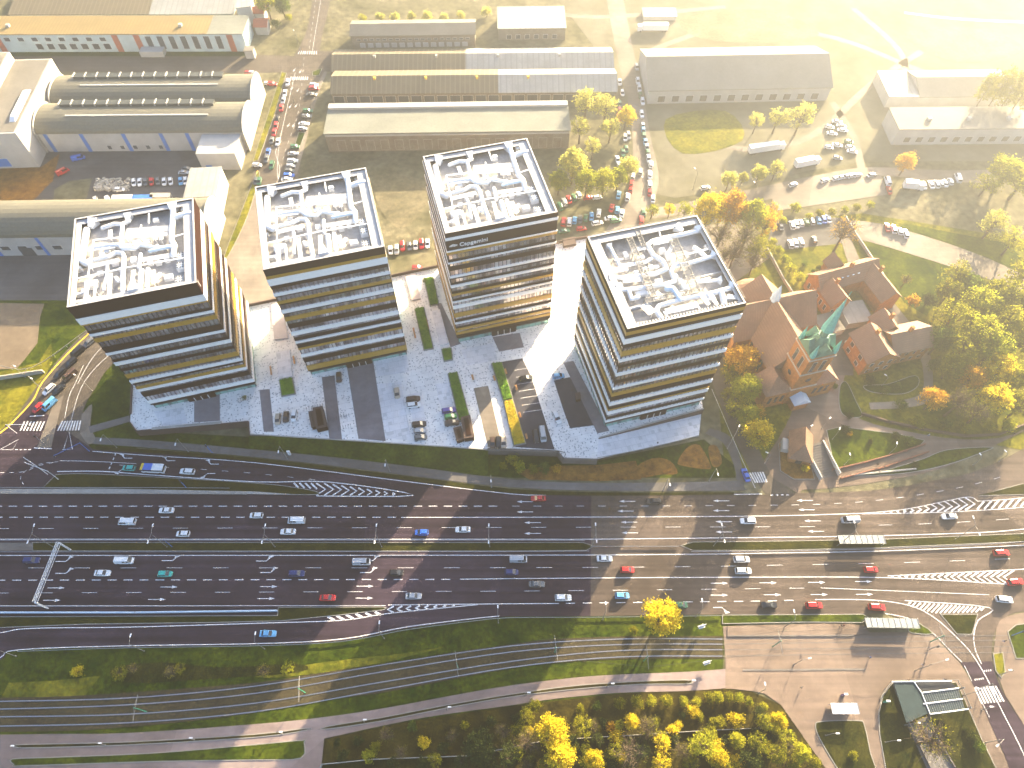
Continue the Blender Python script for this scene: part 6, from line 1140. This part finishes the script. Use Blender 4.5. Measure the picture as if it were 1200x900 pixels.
# sign gantry over the lower carriageway
a = np.array(G(69, 636, Z0 + 6.5)); b2_ = np.array(G(41, 706, Z0 + 6.5)); d = b2_ - a; l = np.linalg.norm(d); t = thing('sign_gantry', 'white lattice sign gantry across the lower carriageway at the left', 'gantry', (a[0], a[1], Z0), math.atan2(d[1], d[0])); mb = MB()
for yy in (-.45, .45):
    for zz in (6.2, 7.0): mb.box(l / 2, yy, zz, l, .1, .1)
k = int(l / 1.2)
for i in range(k): mb.tube([(l * i / k, -.45, 7.05), (l * (i + 1) / k, .45, 7.05)], .045, 4, joints=False); mb.box(l * i / k, 0, 7.0, .08, .9, .08); mb.tube([(l * i / k, -.45, 6.2), (l * (i + 1) / k, -.45, 7.0)], .045, 4, joints=False)
mb.build('truss', M['white_metal'], t)
for xx in (0, l): MB().box(xx, 0, 0, .35, .5, 6.3).build('post', M['white_metal'], t)
# traffic signals
def signal(px, py, yaw, al, label, colr='grey_metal'):
    x, y = G(px, py); t = thing('traffic_light', label, 'traffic light', (x, y, Z0 + .1), yaw); MB().tube([(0, 0, 0), (0, 0, 6)], .11, 6).build('pole', M[colr], t)
    if al: MB().tube([(0, 0, 5.9), (al, 0, 6.1)], .08, 6).build('arm', M[colr], t)
    for q in ([.0] + ([al * .6, al] if al else [])): MB().box(q, -.2, 5.0, .35, .3, 1.0).build('signal_head', M['dark_metal'], t)
signal(105, 529, R(215), 8, 'blue traffic light arm over the left junction', 'blue_paint'); signal(69, 562, R(160), 9, 'white signal arm on the tip of the upper grass wedge', 'white_metal'); signal(56, 556, R(150), 6, 'second white signal arm left of the upper grass wedge', 'white_metal'); signal(20, 508, R(0), 7, 'signal arm across the left approach lanes', 'white_metal'); signal(52, 520, R(20), 0, 'small traffic light on the left traffic island')
signal(219, 572, R(90), 0, 'blue traffic light in the upper grass wedge', 'blue_paint'); signal(249, 531, 0, 0, 'blue sign post on the footway below the left tower', 'blue_paint'); signal(202, 641, 0, 0, 'blue sign post at the second central lamp', 'blue_paint'); signal(1087, 762, 0, 0, 'traffic light at the right tram crossing'); signal(1148, 806, 0, 0, 'traffic light at the bottom right zebra'); signal(1185, 745, 0, 0, 'blue sign at the right verge', 'blue_paint')
# bus shelters
paint('shelter_roof', (0.30, 0.31, 0.29), 0.4)
def shelter(px, py, yaw, L_, label, rf='white_metal', z=Z0):
    x, y = G(px, py, z); t = thing('bus_shelter', label, 'bus shelter', (x, y, z + .2), yaw); n = max(3, int(L_ / 1.6)); mb = MB(); mb.box(0, 0, 2.6, L_, 2.6, .12); r_ = mb.build('roof', M[rf], t)
    mm = MB()
    for k in range(n + 1): mm.box(-L_ / 2 + L_ * k / n, 0, 2.72, .12, 2.7, .1)
    mm.build('roof_rib', M['grey_metal'], r_)
    for sx in (-1, 1):
        for sy in (-1, 1): MB().box(sx * (L_ / 2 - .2), sy * 1.1, 0, .1, .1, 2.6).build('post', M['grey_metal'], t)
    MB().box(0, 1.15, .3, L_ - .6, .05, 2.0).build('back_panel', M['window_glass'], t); MB().box(0, .7, .42, L_ * .6, .4, .08).build('bench_seat', M['orange_wood'], t)
shelter(1005, 636, 0, 13.5, 'long pale roofed shelter on the central strip at the right', 'shelter_roof'); shelter(1040, 733, -.02, 14.5, 'long grey ribbed shelter above the tram platform', 'shelter_roof'); shelter(985, 832, .0, 7, 'small arched pale shelter on the paved square')
for px, py, l in ((823, 733.5, 'white tilted sign board on the grass right of the yellow tree'), (829, 776, 'white tilted sign board below the tram tracks')):
    x, y = G(px, py, Z0 + 2.5); t = thing('sign_board', l, 'sign', (x, y, Z0 + .1), .3); MB().box(0, 0, 1.6, 2.0, .12, 1.9).build('panel', M['line_white'], t); MB().box(0, 0, 1.5, 1.9, .9, .1).build('top_face', M['line_white'], t)
    for s_ in (-.8, .8): MB().box(s_, .1, 0, .1, .1, 1.6).build('post', M['grey_metal'], t)
for px, py, l, c_ in ((987, 815, 'purple advertising column on the square', 'paint_purple'), (1036, 823, 'green column left of the underpass lawn', 'green_metal'), (340, 533, 'white sign on the footway corner below the first lamp', 'line_white')):
    x, y = G(px, py); t = thing('info_pillar', l, 'pillar', (x, y, Z0 + .1)); MB().box(0, 0, 0, .9, .4, 2.4).build('panel', M[c_], t); MB().box(0, 0, 2.4, 1.0, .5, .1).build('cap', M['white_metal'], t)
# guard rails
def rail(pts, label, h=.75, step=4.0, mt='steel', z=Z0, name='guard_rail', posts=True):
    P = [np.array(p) for p in gp(smooth(pts, 4) if len(pts) > 2 else pts, z)]; t = thing(name, label, 'guard rail' if name == 'guard_rail' else 'fence', (P[0][0], P[0][1], z))
    Q = [(p[0] - P[0][0], p[1] - P[0][1]) for p in P]; mb = MB()
    for a, b in zip(Q, Q[1:]):
        a, b = np.array(a), np.array(b); d = b - a; ll = np.linalg.norm(d)
        if ll > .05: mb.box((a + b)[0] / 2, (a + b)[1] / 2, h - .3, ll + .02, .1, .3, math.atan2(d[1], d[0]))
    mb.build('rail', M[mt], t)
    if posts:
        acc = 0; tot = sum(np.linalg.norm(np.array(b) - np.array(a)) for a, b in zip(Q, Q[1:])); step = max(step, tot / 45); pm = None
        for a, b in zip(Q, Q[1:]):
            a, b = np.array(a), np.array(b); ll = np.linalg.norm(b - a)
            while acc < ll:
                p = a + (b - a) * acc / ll
                if pm is None: o = MB().box(0, .08, 0, .12, .12, h).build('post', M['grey_metal'], t); pm = o.data
                else: o = bpy.data.objects.new('post', pm); COL.objects.link(o); o.parent = t
                o.location = (p[0], p[1], .02); acc += step
            acc -= ll
rail([(-60, 572.3), (100, 572.3), (200, 572.6), (270, 573)], 'long guard rail above the upper carriageway on the left'); rail([(-60, 579.3), (150, 579.5), (290, 580)], 'lower guard rail of the upper carriageway on the left', mt='kerb')
rail([(-60, 634.2), (200, 634), (400, 634), (600, 634), (685, 634.5)], 'guard rail on the upper side of the central strip'); rail([(-60, 647.5), (200, 647.5), (400, 647.3), (600, 647.2), (690, 646.5)], 'guard rail on the lower side of the central strip')
rail([(810, 647), (900, 646.6), (1025, 644), (1150, 638.8), (1230, 633)], 'guard rail right part of the central strip, lower side'); rail([(-60, 711.3), (150, 711.2), (325, 710.8), (440, 710.6)], 'guard rail at the lower edge of the lower carriageway')
rail([(22, 764), (150, 759.8), (300, 757.5), (400, 752.5), (475, 739), (550, 729), (600, 724.5), (700, 724), (845, 722)], 'long guard rail along the lower slip road'); rail([(692, 641), (795, 641)], 'low chain of posts across the gap in the central strip', mt='grey_metal', step=3)
rail([(1045, 798), (1113, 797.5), (1122, 801), (1136, 831)], 'railing round the underpass opening', 1.1, 3, 'kerb', name='railing'); rail([(1044, 799), (1032, 815), (1029, 833)], 'bent railing left of the underpass canopy', 1.1, 3, 'kerb', name='railing'); rail([(700, 538), (760, 526.5), (818, 512)], 'railing on the dark wall below the right tower', 1.1, 3, 'kerb', z=0, name='railing')
rail([(572, 527), (655, 530), (660, 538)], 'railing on the dark wall below the car court', 1.1, 3, 'dark_metal', z=0, name='railing'); rail([(0, 430), (40, 433), (100, 392), (112, 384)], 'grey fence along the left field', 1.4, 5, 'kerb', name='railing')
# ------------------------------------------------------------------ trees
leafmat('leaf_yellow', (0.36, 0.28, 0.010), (0.74, 0.60, 0.04), .5); leafmat('leaf_lime', (0.17, 0.21, 0.012), (0.42, 0.40, 0.03), .45); leafmat('leaf_green', (0.05, 0.09, 0.015), (0.15, 0.19, 0.03), .4)
leafmat('leaf_orange', (0.36, 0.19, 0.015), (0.68, 0.42, 0.04), .45); leafmat('leaf_olive', (0.11, 0.125, 0.008), (0.30, 0.28, 0.02), .45); leafmat('leaf_dark', (0.025, 0.04, 0.010), (0.07, 0.085, 0.02), .3); leafmat('leaf_pale', (0.30, 0.30, 0.06), (0.55, 0.52, 0.12), .5)
mat('bark', (0.10, 0.07, 0.045), 0.9, 0.3, 1.0)
def mesh_np(name, v, f, m):
    me = bpy.data.meshes.new(name); me.vertices.add(len(v)); me.vertices.foreach_set('co', v.astype('f').ravel()); me.loops.add(f.size); me.loops.foreach_set('vertex_index', f.ravel().astype('i'))
    me.polygons.add(len(f)); me.polygons.foreach_set('loop_start', np.arange(len(f), dtype='i') * 4); me.polygons.foreach_set('loop_total', np.full(len(f), 4, 'i')); me.update(); me.validate(); me.materials.append(m); return me
def leaf_cloud(seed, n_cl, per, asp=1.0, leaf=.06, spread=.26, hollow=.35):
    """unit crown: clumps of leaf quads scattered through an uneven ellipsoid of radius 1, centre at height 0"""
    r = np.random.default_rng(seed); C_ = []
    lob = r.normal(size=(5, 3)); lob /= np.linalg.norm(lob, axis=1)[:, None]
    while len(C_) < n_cl:
        d = r.normal(size=3); d /= np.linalg.norm(d); rad = hollow + (1 - hollow) * r.uniform() ** .5
        rad *= .72 + .32 * max(0, (lob @ d).max()) ** 2
        if d[2] < -.55: continue
        C_.append(d * rad * (1 - spread * .5))
    C_ = np.array(C_); C_[:, 2] *= asp
    sz = r.uniform(.6, 1.25, n_cl)
    P = np.repeat(C_, per, 0) + r.normal(size=(n_cl * per, 3)) * spread * .42 * np.repeat(sz, per)[:, None]
    N_ = len(P); a = r.normal(size=(N_, 3)); a /= np.linalg.norm(a, axis=1)[:, None]; b = np.cross(a, r.normal(size=(N_, 3))); b /= np.linalg.norm(b, axis=1)[:, None]
    s_ = (leaf * r.uniform(.6, 1.4, N_))[:, None]; v = np.stack([P - a * s_, P - b * s_ * .6, P + a * s_, P + b * s_ * .6], 1).reshape(-1, 3)
    return v, np.arange(N_ * 4).reshape(-1, 4), C_
def branches(C_, seed, h0, k=14, r0=.075, twigs=0):
    r = np.random.default_rng(seed); mb = MB(); top = (r.uniform(-.05, .05), r.uniform(-.05, .05), .25)
    mb.tube([(0, 0, -h0), (r.uniform(-.03, .03), r.uniform(-.03, .03), -h0 * .45), top], r0, 6, r2=r0 * .45, joints=False)
    idx = r.choice(len(C_), min(k, len(C_)), replace=False)
    for i in idx:
        c_ = C_[i]; z0 = max(-h0 * .6, min(.1, c_[2] * .5 - .45)); m = (c_[0] * .45, c_[1] * .45, (z0 + c_[2]) / 2 + .08)
        mb.tube([(0, 0, z0), m, tuple(c_ * .95)], r0 * .42, 4, r2=r0 * .08, joints=False)
        for q in range(twigs):
            e = np.array(c_) * .95 + r.normal(size=3) * .22; s0 = np.array(m) + (np.array(c_) * .95 - np.array(m)) * r.uniform(.2, .9); mb.tube([tuple(s0), tuple(e)], r0 * .13, 3, r2=r0 * .04, joints=False)
    me = bpy.data.meshes.new('trunk'); me.from_pydata(mb.v, [], mb.f); me.update(); me.materials.append(M['bark']); return me
TV = {}
FORM = {'full': dict(n_cl=85, per=34, asp=.95, leaf=.062, spread=.26), 'loose': dict(n_cl=60, per=22, asp=1.05, leaf=.055, spread=.24), 'bare': dict(n_cl=60, per=7, asp=1.0, leaf=.032, spread=.3, hollow=.5), 'poplar': dict(n_cl=90, per=24, asp=3.0, leaf=.075, spread=.3), 'bush': dict(n_cl=40, per=26, asp=.75, leaf=.085, spread=.34, hollow=.2)}
H0 = {'full': 1.5, 'loose': 1.5, 'bare': 1.6, 'poplar': 3.3, 'bush': .75}
def tree_mesh(form, col, v):
    k = (form, col, v)
    if k not in TV:
        g = ('g', form, v)
        if g not in TV:
            s_ = 100 * v + len(form); vv, f, C_ = leaf_cloud(s_, **FORM[form]); TV[g] = (vv, f, branches(C_, s_, H0[form], {'bare': 40, 'loose': 24}.get(form, 12), twigs={'bare': 7, 'loose': 2}.get(form, 0)))
        vv, f, tr = TV[g]; TV[k] = (mesh_np('crown', vv, f, M['leaf_' + col]), tr)
    return TV[k]
TN_ = 0
def tree(px, py, rp, form, col, label, group=None, z=Z0, rot=None, zs=1.0):
    global TN_; TN_ += 1
    asp = H0[form]
    d0 = math.hypot(200, G(px, py, z)[1]); r_ = rp * d0 / FPX * .97; h0 = r_ * asp * zs; x, y = G(px, py, z + h0)
    cr, tr = tree_mesh(form, col, TN_ % 3); bush = form == 'bush'
    t = thing('bush' if bush else 'tree', label, 'bush' if bush else 'tree', (x, y, z), random.uniform(0, 6.28) if rot is None else rot, group)
    for nm, me in (('crown', cr), ('trunk', tr)):
        o = bpy.data.objects.new(nm, me); COL.objects.link(o); o.parent = t; o.location = (0, 0, h0); o.scale = (r_, r_, r_ * zs)
def grove(items, place, grp, frm='left'):
    """label = colour + size + ordinal within a named grove"""
    for i, q in enumerate(sorted(items)):
        px, py, rp, form, col = q[:5]; cn = {'yellow': 'bright yellow', 'lime': 'yellow green', 'green': 'green', 'orange': 'orange', 'olive': 'brownish olive', 'dark': 'dark green', 'pale': 'pale yellow'}[col]
        w_ = {'bush': 'bush', 'bare': 'nearly bare tree', 'poplar': 'tall poplar', 'loose': 'open crowned tree', 'full': 'full crowned tree'}[form]
        tree(px, py, rp, form, col, f'{cn} {w_}, {ORD[i]} from left, {place}', grp, zs=q[5] if len(q) > 5 else 1.0)
F, LO, BA, PO, BU = 'full', 'loose', 'bare', 'poplar', 'bush'
tree(775, 724, 25, F, 'yellow', 'big bright yellow tree beside the lower carriageway', rot=.5, zs=.9)
grove([(655, 212, 14, F, 'lime'), (671, 192, 19, F, 'pale'), (688, 214, 17, F, 'lime'), (687, 120, 18, LO, 'pale'), (710, 124, 16, LO, 'pale'), (695, 172, 12, LO, 'pale'), (708, 212, 16, F, 'lime'), (725, 207, 13, F, 'lime'), (737, 195, 13, F, 'pale'), (734, 136, 12, F, 'yellow'), (716, 150, 13, LO, 'pale'), (680, 150, 14, LO, 'pale')], 'hazy grove left of the east street', 'trees left of the east street')
grove([(855, 210, 11, F, 'pale'), (871, 208, 7, F, 'pale'), (887, 142, 11, LO, 'pale'), (890, 203, 11, F, 'pale'), (912, 138, 14, LO, 'pale'), (910, 198, 11, LO, 'pale'), (940, 136, 17, LO, 'pale'), (1063, 190, 13, F, 'orange'), (932, 243, 8, BU, 'lime')], 'bleached trees in the hazy meadow', 'trees in the hazy meadow')
grove([(1158, 104, 10, PO, 'olive'), (1172, 104, 11, PO, 'olive'), (1186, 106, 11, PO, 'olive'), (1200, 108, 12, PO, 'olive')], 'poplar line at the right edge', 'poplars at the right edge')
grove([(1158, 215, 18, LO, 'lime', .7), (1180, 200, 24, F, 'lime', .7), (1197, 214, 24, LO, 'lime', .7)], 'dense clump under the poplars', 'trees under the poplars')
grove([(1165, 262, 20, LO, 'pale', .8), (1188, 282, 20, LO, 'lime', .8)], 'tall pale group by the curving lane', 'trees by the curving lane')
tree(990, 271, 21, BA, 'orange', 'nearly bare orange tree above the parish house garden')
grove([(765, 246, 9, LO, 'lime'), (785, 246, 9, LO, 'yellow'), (803, 246, 11, LO, 'lime'), (832, 246, 22, F, 'yellow'), (858, 243, 22, F, 'orange'), (882, 252, 20, F, 'lime'), (845, 275, 20, BA, 'olive'), (875, 276, 22, BA, 'olive'), (898, 262, 16, LO, 'orange'), (862, 296, 20, BA, 'olive'), (888, 292, 18, LO, 'olive'), (905, 250, 14, LO, 'orange'), (850, 300, 14, BA, 'lime'), (884, 308, 14, BA, 'olive')], 'wooded patch behind the right tower', 'trees behind the right tower')
grove([(906, 283, 6, BU, 'lime'), (913, 293, 7, BU, 'lime'), (920, 304, 7.5, BU, 'lime'), (927, 315, 8, BU, 'lime'), (937, 325, 8, BU, 'lime'), (948, 327, 5, BU, 'green'), (953, 318, 4, BU, 'green'), (942, 310, 4, BU, 'green'), (960, 314, 4, BU, 'dark')], 'hedge by the parish garden', 'hedge bushes by the parish garden')
grove([(856, 438, 15, LO, 'olive'), (870, 421, 22, F, 'orange'), (876, 455, 20, F, 'lime'), (862, 478, 17, LO, 'olive'), (889, 509, 21, F, 'yellow'), (876, 488, 17, F, 'lime'), (853, 462, 11, LO, 'olive'), (888, 482, 12, LO, 'orange')], 'trees between the church and its street', 'trees beside the church')
grove([(1122, 322, 19, LO, 'olive'), (1113, 342, 18, F, 'olive'), (1135, 334, 18, F, 'green'), (1150, 356, 24, F, 'lime'), (1175, 345, 24, F, 'olive'), (1117, 374, 26, LO, 'olive'), (1150, 385, 27, LO, 'lime'), (1182, 380, 25, F, 'olive'), (1103, 398, 20, F, 'green'), (1132, 405, 25, LO, 'olive'), (1167, 407, 25, F, 'lime'), (1197, 402, 22, LO, 'olive'), (1118, 428, 19, F, 'olive'), (1139, 443, 18, F, 'orange'), (1170, 432, 22, F, 'yellow'), (1192, 442, 20, F, 'lime'), (1096, 428, 11, BU, 'green'), (1095, 467, 17, F, 'orange'), (1168, 466, 22, F, 'yellow'), (1125, 470, 22, BA, 'olive'), (1146, 484, 20, BA, 'lime'), (1196, 476, 20, LO, 'olive'), (1200, 322, 22, LO, 'olive'), (1210, 360, 22, F, 'green'), (1084, 385, 9, BU, 'green'), (1070, 352, 10, BU, 'orange'), (1062, 328, 9, BA, 'lime'), (1088, 352, 11, BU, 'dark')], 'park hill wood on the right', 'trees of the park hill')
grove([(1057, 474, 9, BU, 'green'), (1075, 494, 9, BU, 'olive'), (1107, 496, 10, BU, 'green'), (1182, 498, 11, BU, 'lime'), (1160, 500, 8, BU, 'olive'), (1130, 500, 8, BU, 'olive'), (1050, 511, 6.5, BU, 'dark'), (1066, 516, 7.5, BU, 'green'), (1020, 517, 4.5, BU, 'dark'), (991, 503, 7, BU, 'dark'), (996, 508, 4.5, BU, 'orange'), (1073, 544, 5, BU, 'dark'), (944, 549, 6, BU, 'yellow'), (996, 487, 6, BU, 'dark'), (1020, 445, 8, BU, 'dark'), (1038, 458, 7, BU, 'green'), (1052, 452, 6, BU, 'green'), (962, 410, 6, BU, 'green'), (978, 452, 5, BU, 'green')], 'shrubs around the church lawns', 'shrubs around the church lawns')
grove([(90, 787, 8, BU, 'yellow'), (140, 789, 11, LO, 'olive', .7), (156, 783, 8, BA, 'yellow', .7), (200, 787, 10, BA, 'yellow', .7), (211, 783, 8, LO, 'olive', .7), (309, 786, 10, BA, 'yellow', .7), (337, 783, 9, LO, 'lime', .7), (743, 738, 6, BU, 'olive')], 'shrubs on the bank above the tram tracks', 'shrubs on the tram bank')
grove([(600, 539, 9, BU, 'olive'), (610, 547, 9, BU, 'lime'), (625, 549, 8, BU, 'olive'), (638, 548, 9, BU, 'green'), (590, 546, 6, BU, 'olive'), (652, 550, 7, BU, 'orange')], 'shrubs below the plaza corner', 'shrubs below the plaza corner')
low_ = [(402, 885, 8, BU, 'dark'), (432, 886, 9, BU, 'lime'), (452, 861, 11, BA, 'olive'), (470, 882, 10, BA, 'olive'), (483, 851, 7, BU, 'green'), (496, 871, 8, BU, 'yellow'), (510, 890, 10, LO, 'olive'), (530, 862, 9, BA, 'olive'), (560, 875, 20, F, 'dark'), (590, 858, 12, BA, 'olive'), (597, 884, 15, LO, 'dark'), (618, 870, 17, BA, 'olive'), (627, 827, 9, BU, 'olive'), (645, 856, 20, F, 'yellow'), (655, 884, 19, F, 'yellow'), (682, 851, 15, LO, 'olive'), (696, 890, 13, F, 'yellow'), (715, 850, 7, BU, 'orange'), (727, 824, 8, BU, 'olive'), (747, 823, 9, BU, 'olive'), (741, 846, 10, F, 'yellow'), (740, 884, 20, BA, 'dark'), (764, 822, 7, BU, 'lime'), (760, 852, 15, BA, 'olive'), (776, 870, 12, LO, 'yellow')]
grove(low_, 'bottom shrub belt', 'trees of the bottom shrub belt')
grove([(781, 822, 8, BU, 'olive'), (802, 822, 6.5, BU, 'lime'), (816, 822, 6.5, BU, 'lime'), (832, 817, 7, BU, 'olive'), (843, 817, 7, BU, 'lime'), (854, 817, 7, BU, 'olive'), (866, 818, 7, BU, 'lime'), (775, 893, 13, LO, 'yellow'), (800, 880, 13, BA, 'olive'), (825, 873, 18, LO, 'lime'), (841, 888, 13, F, 'yellow'), (862, 844, 11, BU, 'yellow'), (865, 868, 10, F, 'lime'), (888, 872, 15, LO, 'olive'), (895, 848, 11, BU, 'lime'), (912, 844, 11, F, 'yellow'), (921, 864, 11, LO, 'lime'), (911, 884, 14, LO, 'olive'), (938, 882, 12, F, 'lime'), (880, 892, 14, F, 'dark'), (836, 848, 7, BU, 'olive'), (795, 850, 6, BU, 'yellow'), (955, 893, 8, BU, 'olive'), (878, 822, 6, BU, 'lime'), (895, 828, 6, BU, 'lime')], 'right half of the bottom shrub belt', 'trees of the right shrub belt')
grove([(420, 868, 7, BU, 'dark'), (395, 870, 5, BU, 'dark'), (440, 875, 7, BU, 'olive'), (460, 895, 8, BU, 'dark'), (520, 876, 8, BU, 'dark'), (540, 893, 10, LO, 'dark'), (575, 846, 7, BU, 'dark'), (545, 850, 6, BU, 'olive'), (605, 842, 7, BU, 'dark'), (670, 870, 9, BU, 'dark'), (700, 866, 9, LO, 'dark'), (720, 880, 10, LO, 'olive'), (715, 897, 9, BU, 'dark'), (755, 880, 10, LO, 'dark'), (790, 865, 8, BU, 'dark'), (810, 893, 10, LO, 'olive'), (850, 870, 8, BU, 'dark'), (640, 897, 12, LO, 'olive'), (620, 895, 10, BU, 'dark'), (680, 830, 6, BU, 'olive'), (700, 828, 6, BU, 'green'), (800, 838, 5, BU, 'dark'), (820, 840, 6, BU, 'olive'), (905, 865, 8, BU, 'dark'), (930, 895, 9, BU, 'olive'), (573, 896, 12, LO, 'dark'), (495, 893, 8, BU, 'dark')], 'dark undergrowth of the bottom belt', 'undergrowth of the bottom belt')
rr_ = random.Random(5); ex_ = []
while len(ex_) < 40:
    px, py = rr_.uniform(600, 945), rr_.uniform(826, 897)
    if py < 830 + 0 or px > 880 + (py - 815) * .75 or any(math.hypot(px - q[0], py - q[1]) < 11 for q in ex_): continue
    ex_.append((px, py, rr_.uniform(6, 11), rr_.choice([BU, LO, BU, BA]), rr_.choice(['olive', 'lime', 'olive', 'lime', 'yellow', 'dark'])))
grove(sorted(ex_), 'small growth between the bottom trees', 'filler growth between the bottom trees')
tree(1093, 868, 27, BA, 'olive', 'large bare tree leaning over the underpass ramp at the bottom right', zs=.8)
grove([(1140, 864, 8, BU, 'dark'), (1146, 875, 8, BU, 'green'), (1072, 845, 4, BU, 'dark'), (1132, 855, 4, BU, 'dark'), (1000, 885, 6, BU, 'olive')], 'shrubs on the underpass lawn', 'shrubs on the underpass lawn')
grove([(312, 3, 12, F, 'lime'), (330, 5, 10, F, 'green'), (425, 22, 6, BU, 'lime'), (445, 20, 6, BU, 'pale'), (463, 20, 7, BU, 'pale'), (482, 19, 6, BU, 'pale'), (500, 19, 7, BU, 'pale'), (520, 20, 6, BU, 'pale'), (540, 18, 6, BU, 'pale'), (570, 14, 7, BU, 'pale'), (322, 28, 6, BU, 'green'), (338, 20, 5, BU, 'lime')], 'bushes along the very top edge', 'bushes along the top edge')
grove([(948, 253, 5, BU, 'lime'), (960, 250, 6, BU, 'olive'), (975, 248, 6, BU, 'olive'), (990, 246, 6, BU, 'lime'), (1005, 243, 6, BU, 'olive'), (1020, 240, 6, BU, 'lime'), (918, 258, 6, BU, 'lime')], 'scrub row above the small lot', 'scrub above the small lot')
# small plaza trees
for px, py, l in ((286, 466, 'small bare tree in front of the left tower entrance'), (498, 329, 'little green tree at the top of the nearest box hedge')): tree(px, py, 4, LO, 'olive' if px < 300 else 'green', l, z=0)
# ------------------------------------------------------------------ people (adults about 1.75 m, mid-stride)
def person(px, py, yaw, top, leg, label, z=Z0):
    x, y = G(px, py, z); t = thing('person', label, 'person', (x, y, z + .12), yaw)
    V = [(0, 0, .95), (0, 0, 1.2), (0, 0, 1.45), (0, 0, 1.53), (0.02, 0, 1.66), (0, .11, .88), (.16, .11, .48), (.10, .11, .07), (.24, .11, .03), (0, -.11, .88), (-.1, -.11, .48), (-.28, -.11, .1), (-.18, -.11, .03), (0, .2, 1.4), (-.08, .25, 1.12), (.05, .26, .88), (0, -.2, 1.4), (.06, -.25, 1.12), (.2, -.25, .9)]
    E_ = [(0, 1), (1, 2), (2, 3), (3, 4), (0, 5), (5, 6), (6, 7), (7, 8), (0, 9), (9, 10), (10, 11), (11, 12), (2, 13), (13, 14), (14, 15), (2, 16), (16, 17), (17, 18)]
    RR = [.15, .15, .14, .06, .11, .09, .065, .045, .04, .09, .065, .045, .04, .06, .045, .035, .06, .045, .035]
    me = bpy.data.meshes.new('body'); me.from_pydata(V, E_, []); o = bpy.data.objects.new('body', me); COL.objects.link(o); m = o.modifiers.new('Skin', 'SKIN')
    sv = me.skin_vertices[0].data
    for i, r_ in enumerate(RR): sv[i].radius = (r_, r_ * (1.15 if i in (1, 2) else 1))
    sv[0].use_root = True; o.modifiers.new('Sub', 'SUBSURF').levels = 1
    bpy.context.view_layer.update(); m2 = bpy.data.meshes.new_from_object(o.evaluated_get(bpy.context.evaluated_depsgraph_get())); bpy.data.objects.remove(o)
    m2.materials.clear()
    for k in (leg, top, 'skin'): m2.materials.append(M[k])
    for p in m2.polygons: zc_ = p.center.z; p.material_index = 0 if zc_ < .97 and abs(p.center.y) < .2 else (2 if zc_ > 1.5 or (zc_ < .93) else 1)
    b = bpy.data.objects.new('body', m2); COL.objects.link(b); b.parent = t
    MB().ball((0.0, 0, 1.71), .115, 8, .8).build('hair', M['fascia_dark'], t)
paint('skin', (0.45, 0.27, 0.18), 0.6)
for i, (px, py, yw, a, b, l, z) in enumerate([(1087, 511, 2, 'line_white', 'blue_paint', 'person in white walking on the path above the brick ramp', Z0), (1027, 546, 1, 'dark_metal', 'dark_metal', 'person in black walking between the two red brick walls', Z0), (1186, 510, 1, 'dark_metal', 'dark_metal', 'person in dark clothes at the right end of the park path', Z0), (932, 521, 2, 'dark_metal', 'blue_paint', 'person in dark coat left of the sunlit steps', Z0), (1080, 779, 2, 'dark_metal', 'blue_paint', 'person in dark coat above the underpass lamps', Z0), (1018, 771, 1, 'blue_paint', 'dark_metal', 'person in blue near the tram platform end', Z0), (984, 734, 0, 'dark_metal', 'dark_metal', 'left person waiting on the tram platform', Z0), (987, 734, 0, 'red_paint', 'dark_metal', 'right person waiting on the tram platform in red', Z0), (770, 521, 1, 'dark_metal', 'red_paint', 'person on the white lane below the right tower', -2.5), (651, 494, 2, 'red_paint', 'dark_metal', 'person in red beside the white car on the curved drive', 0), (1105, 797, 1, 'dark_metal', 'blue_paint', 'person at the right end of the underpass railing', Z0), (1062, 798, 1, 'dark_metal', 'dark_metal', 'person at the left end of the underpass railing', Z0), (938, 806, 2, 'grey_metal', 'dark_metal', 'person crossing the middle of the paved square', Z0), (1175, 752, 2, 'dark_metal', 'blue_paint', 'person stepping onto the right zebra crossing', Z0)]):
    person(px, py, yw, a, b, l, z)
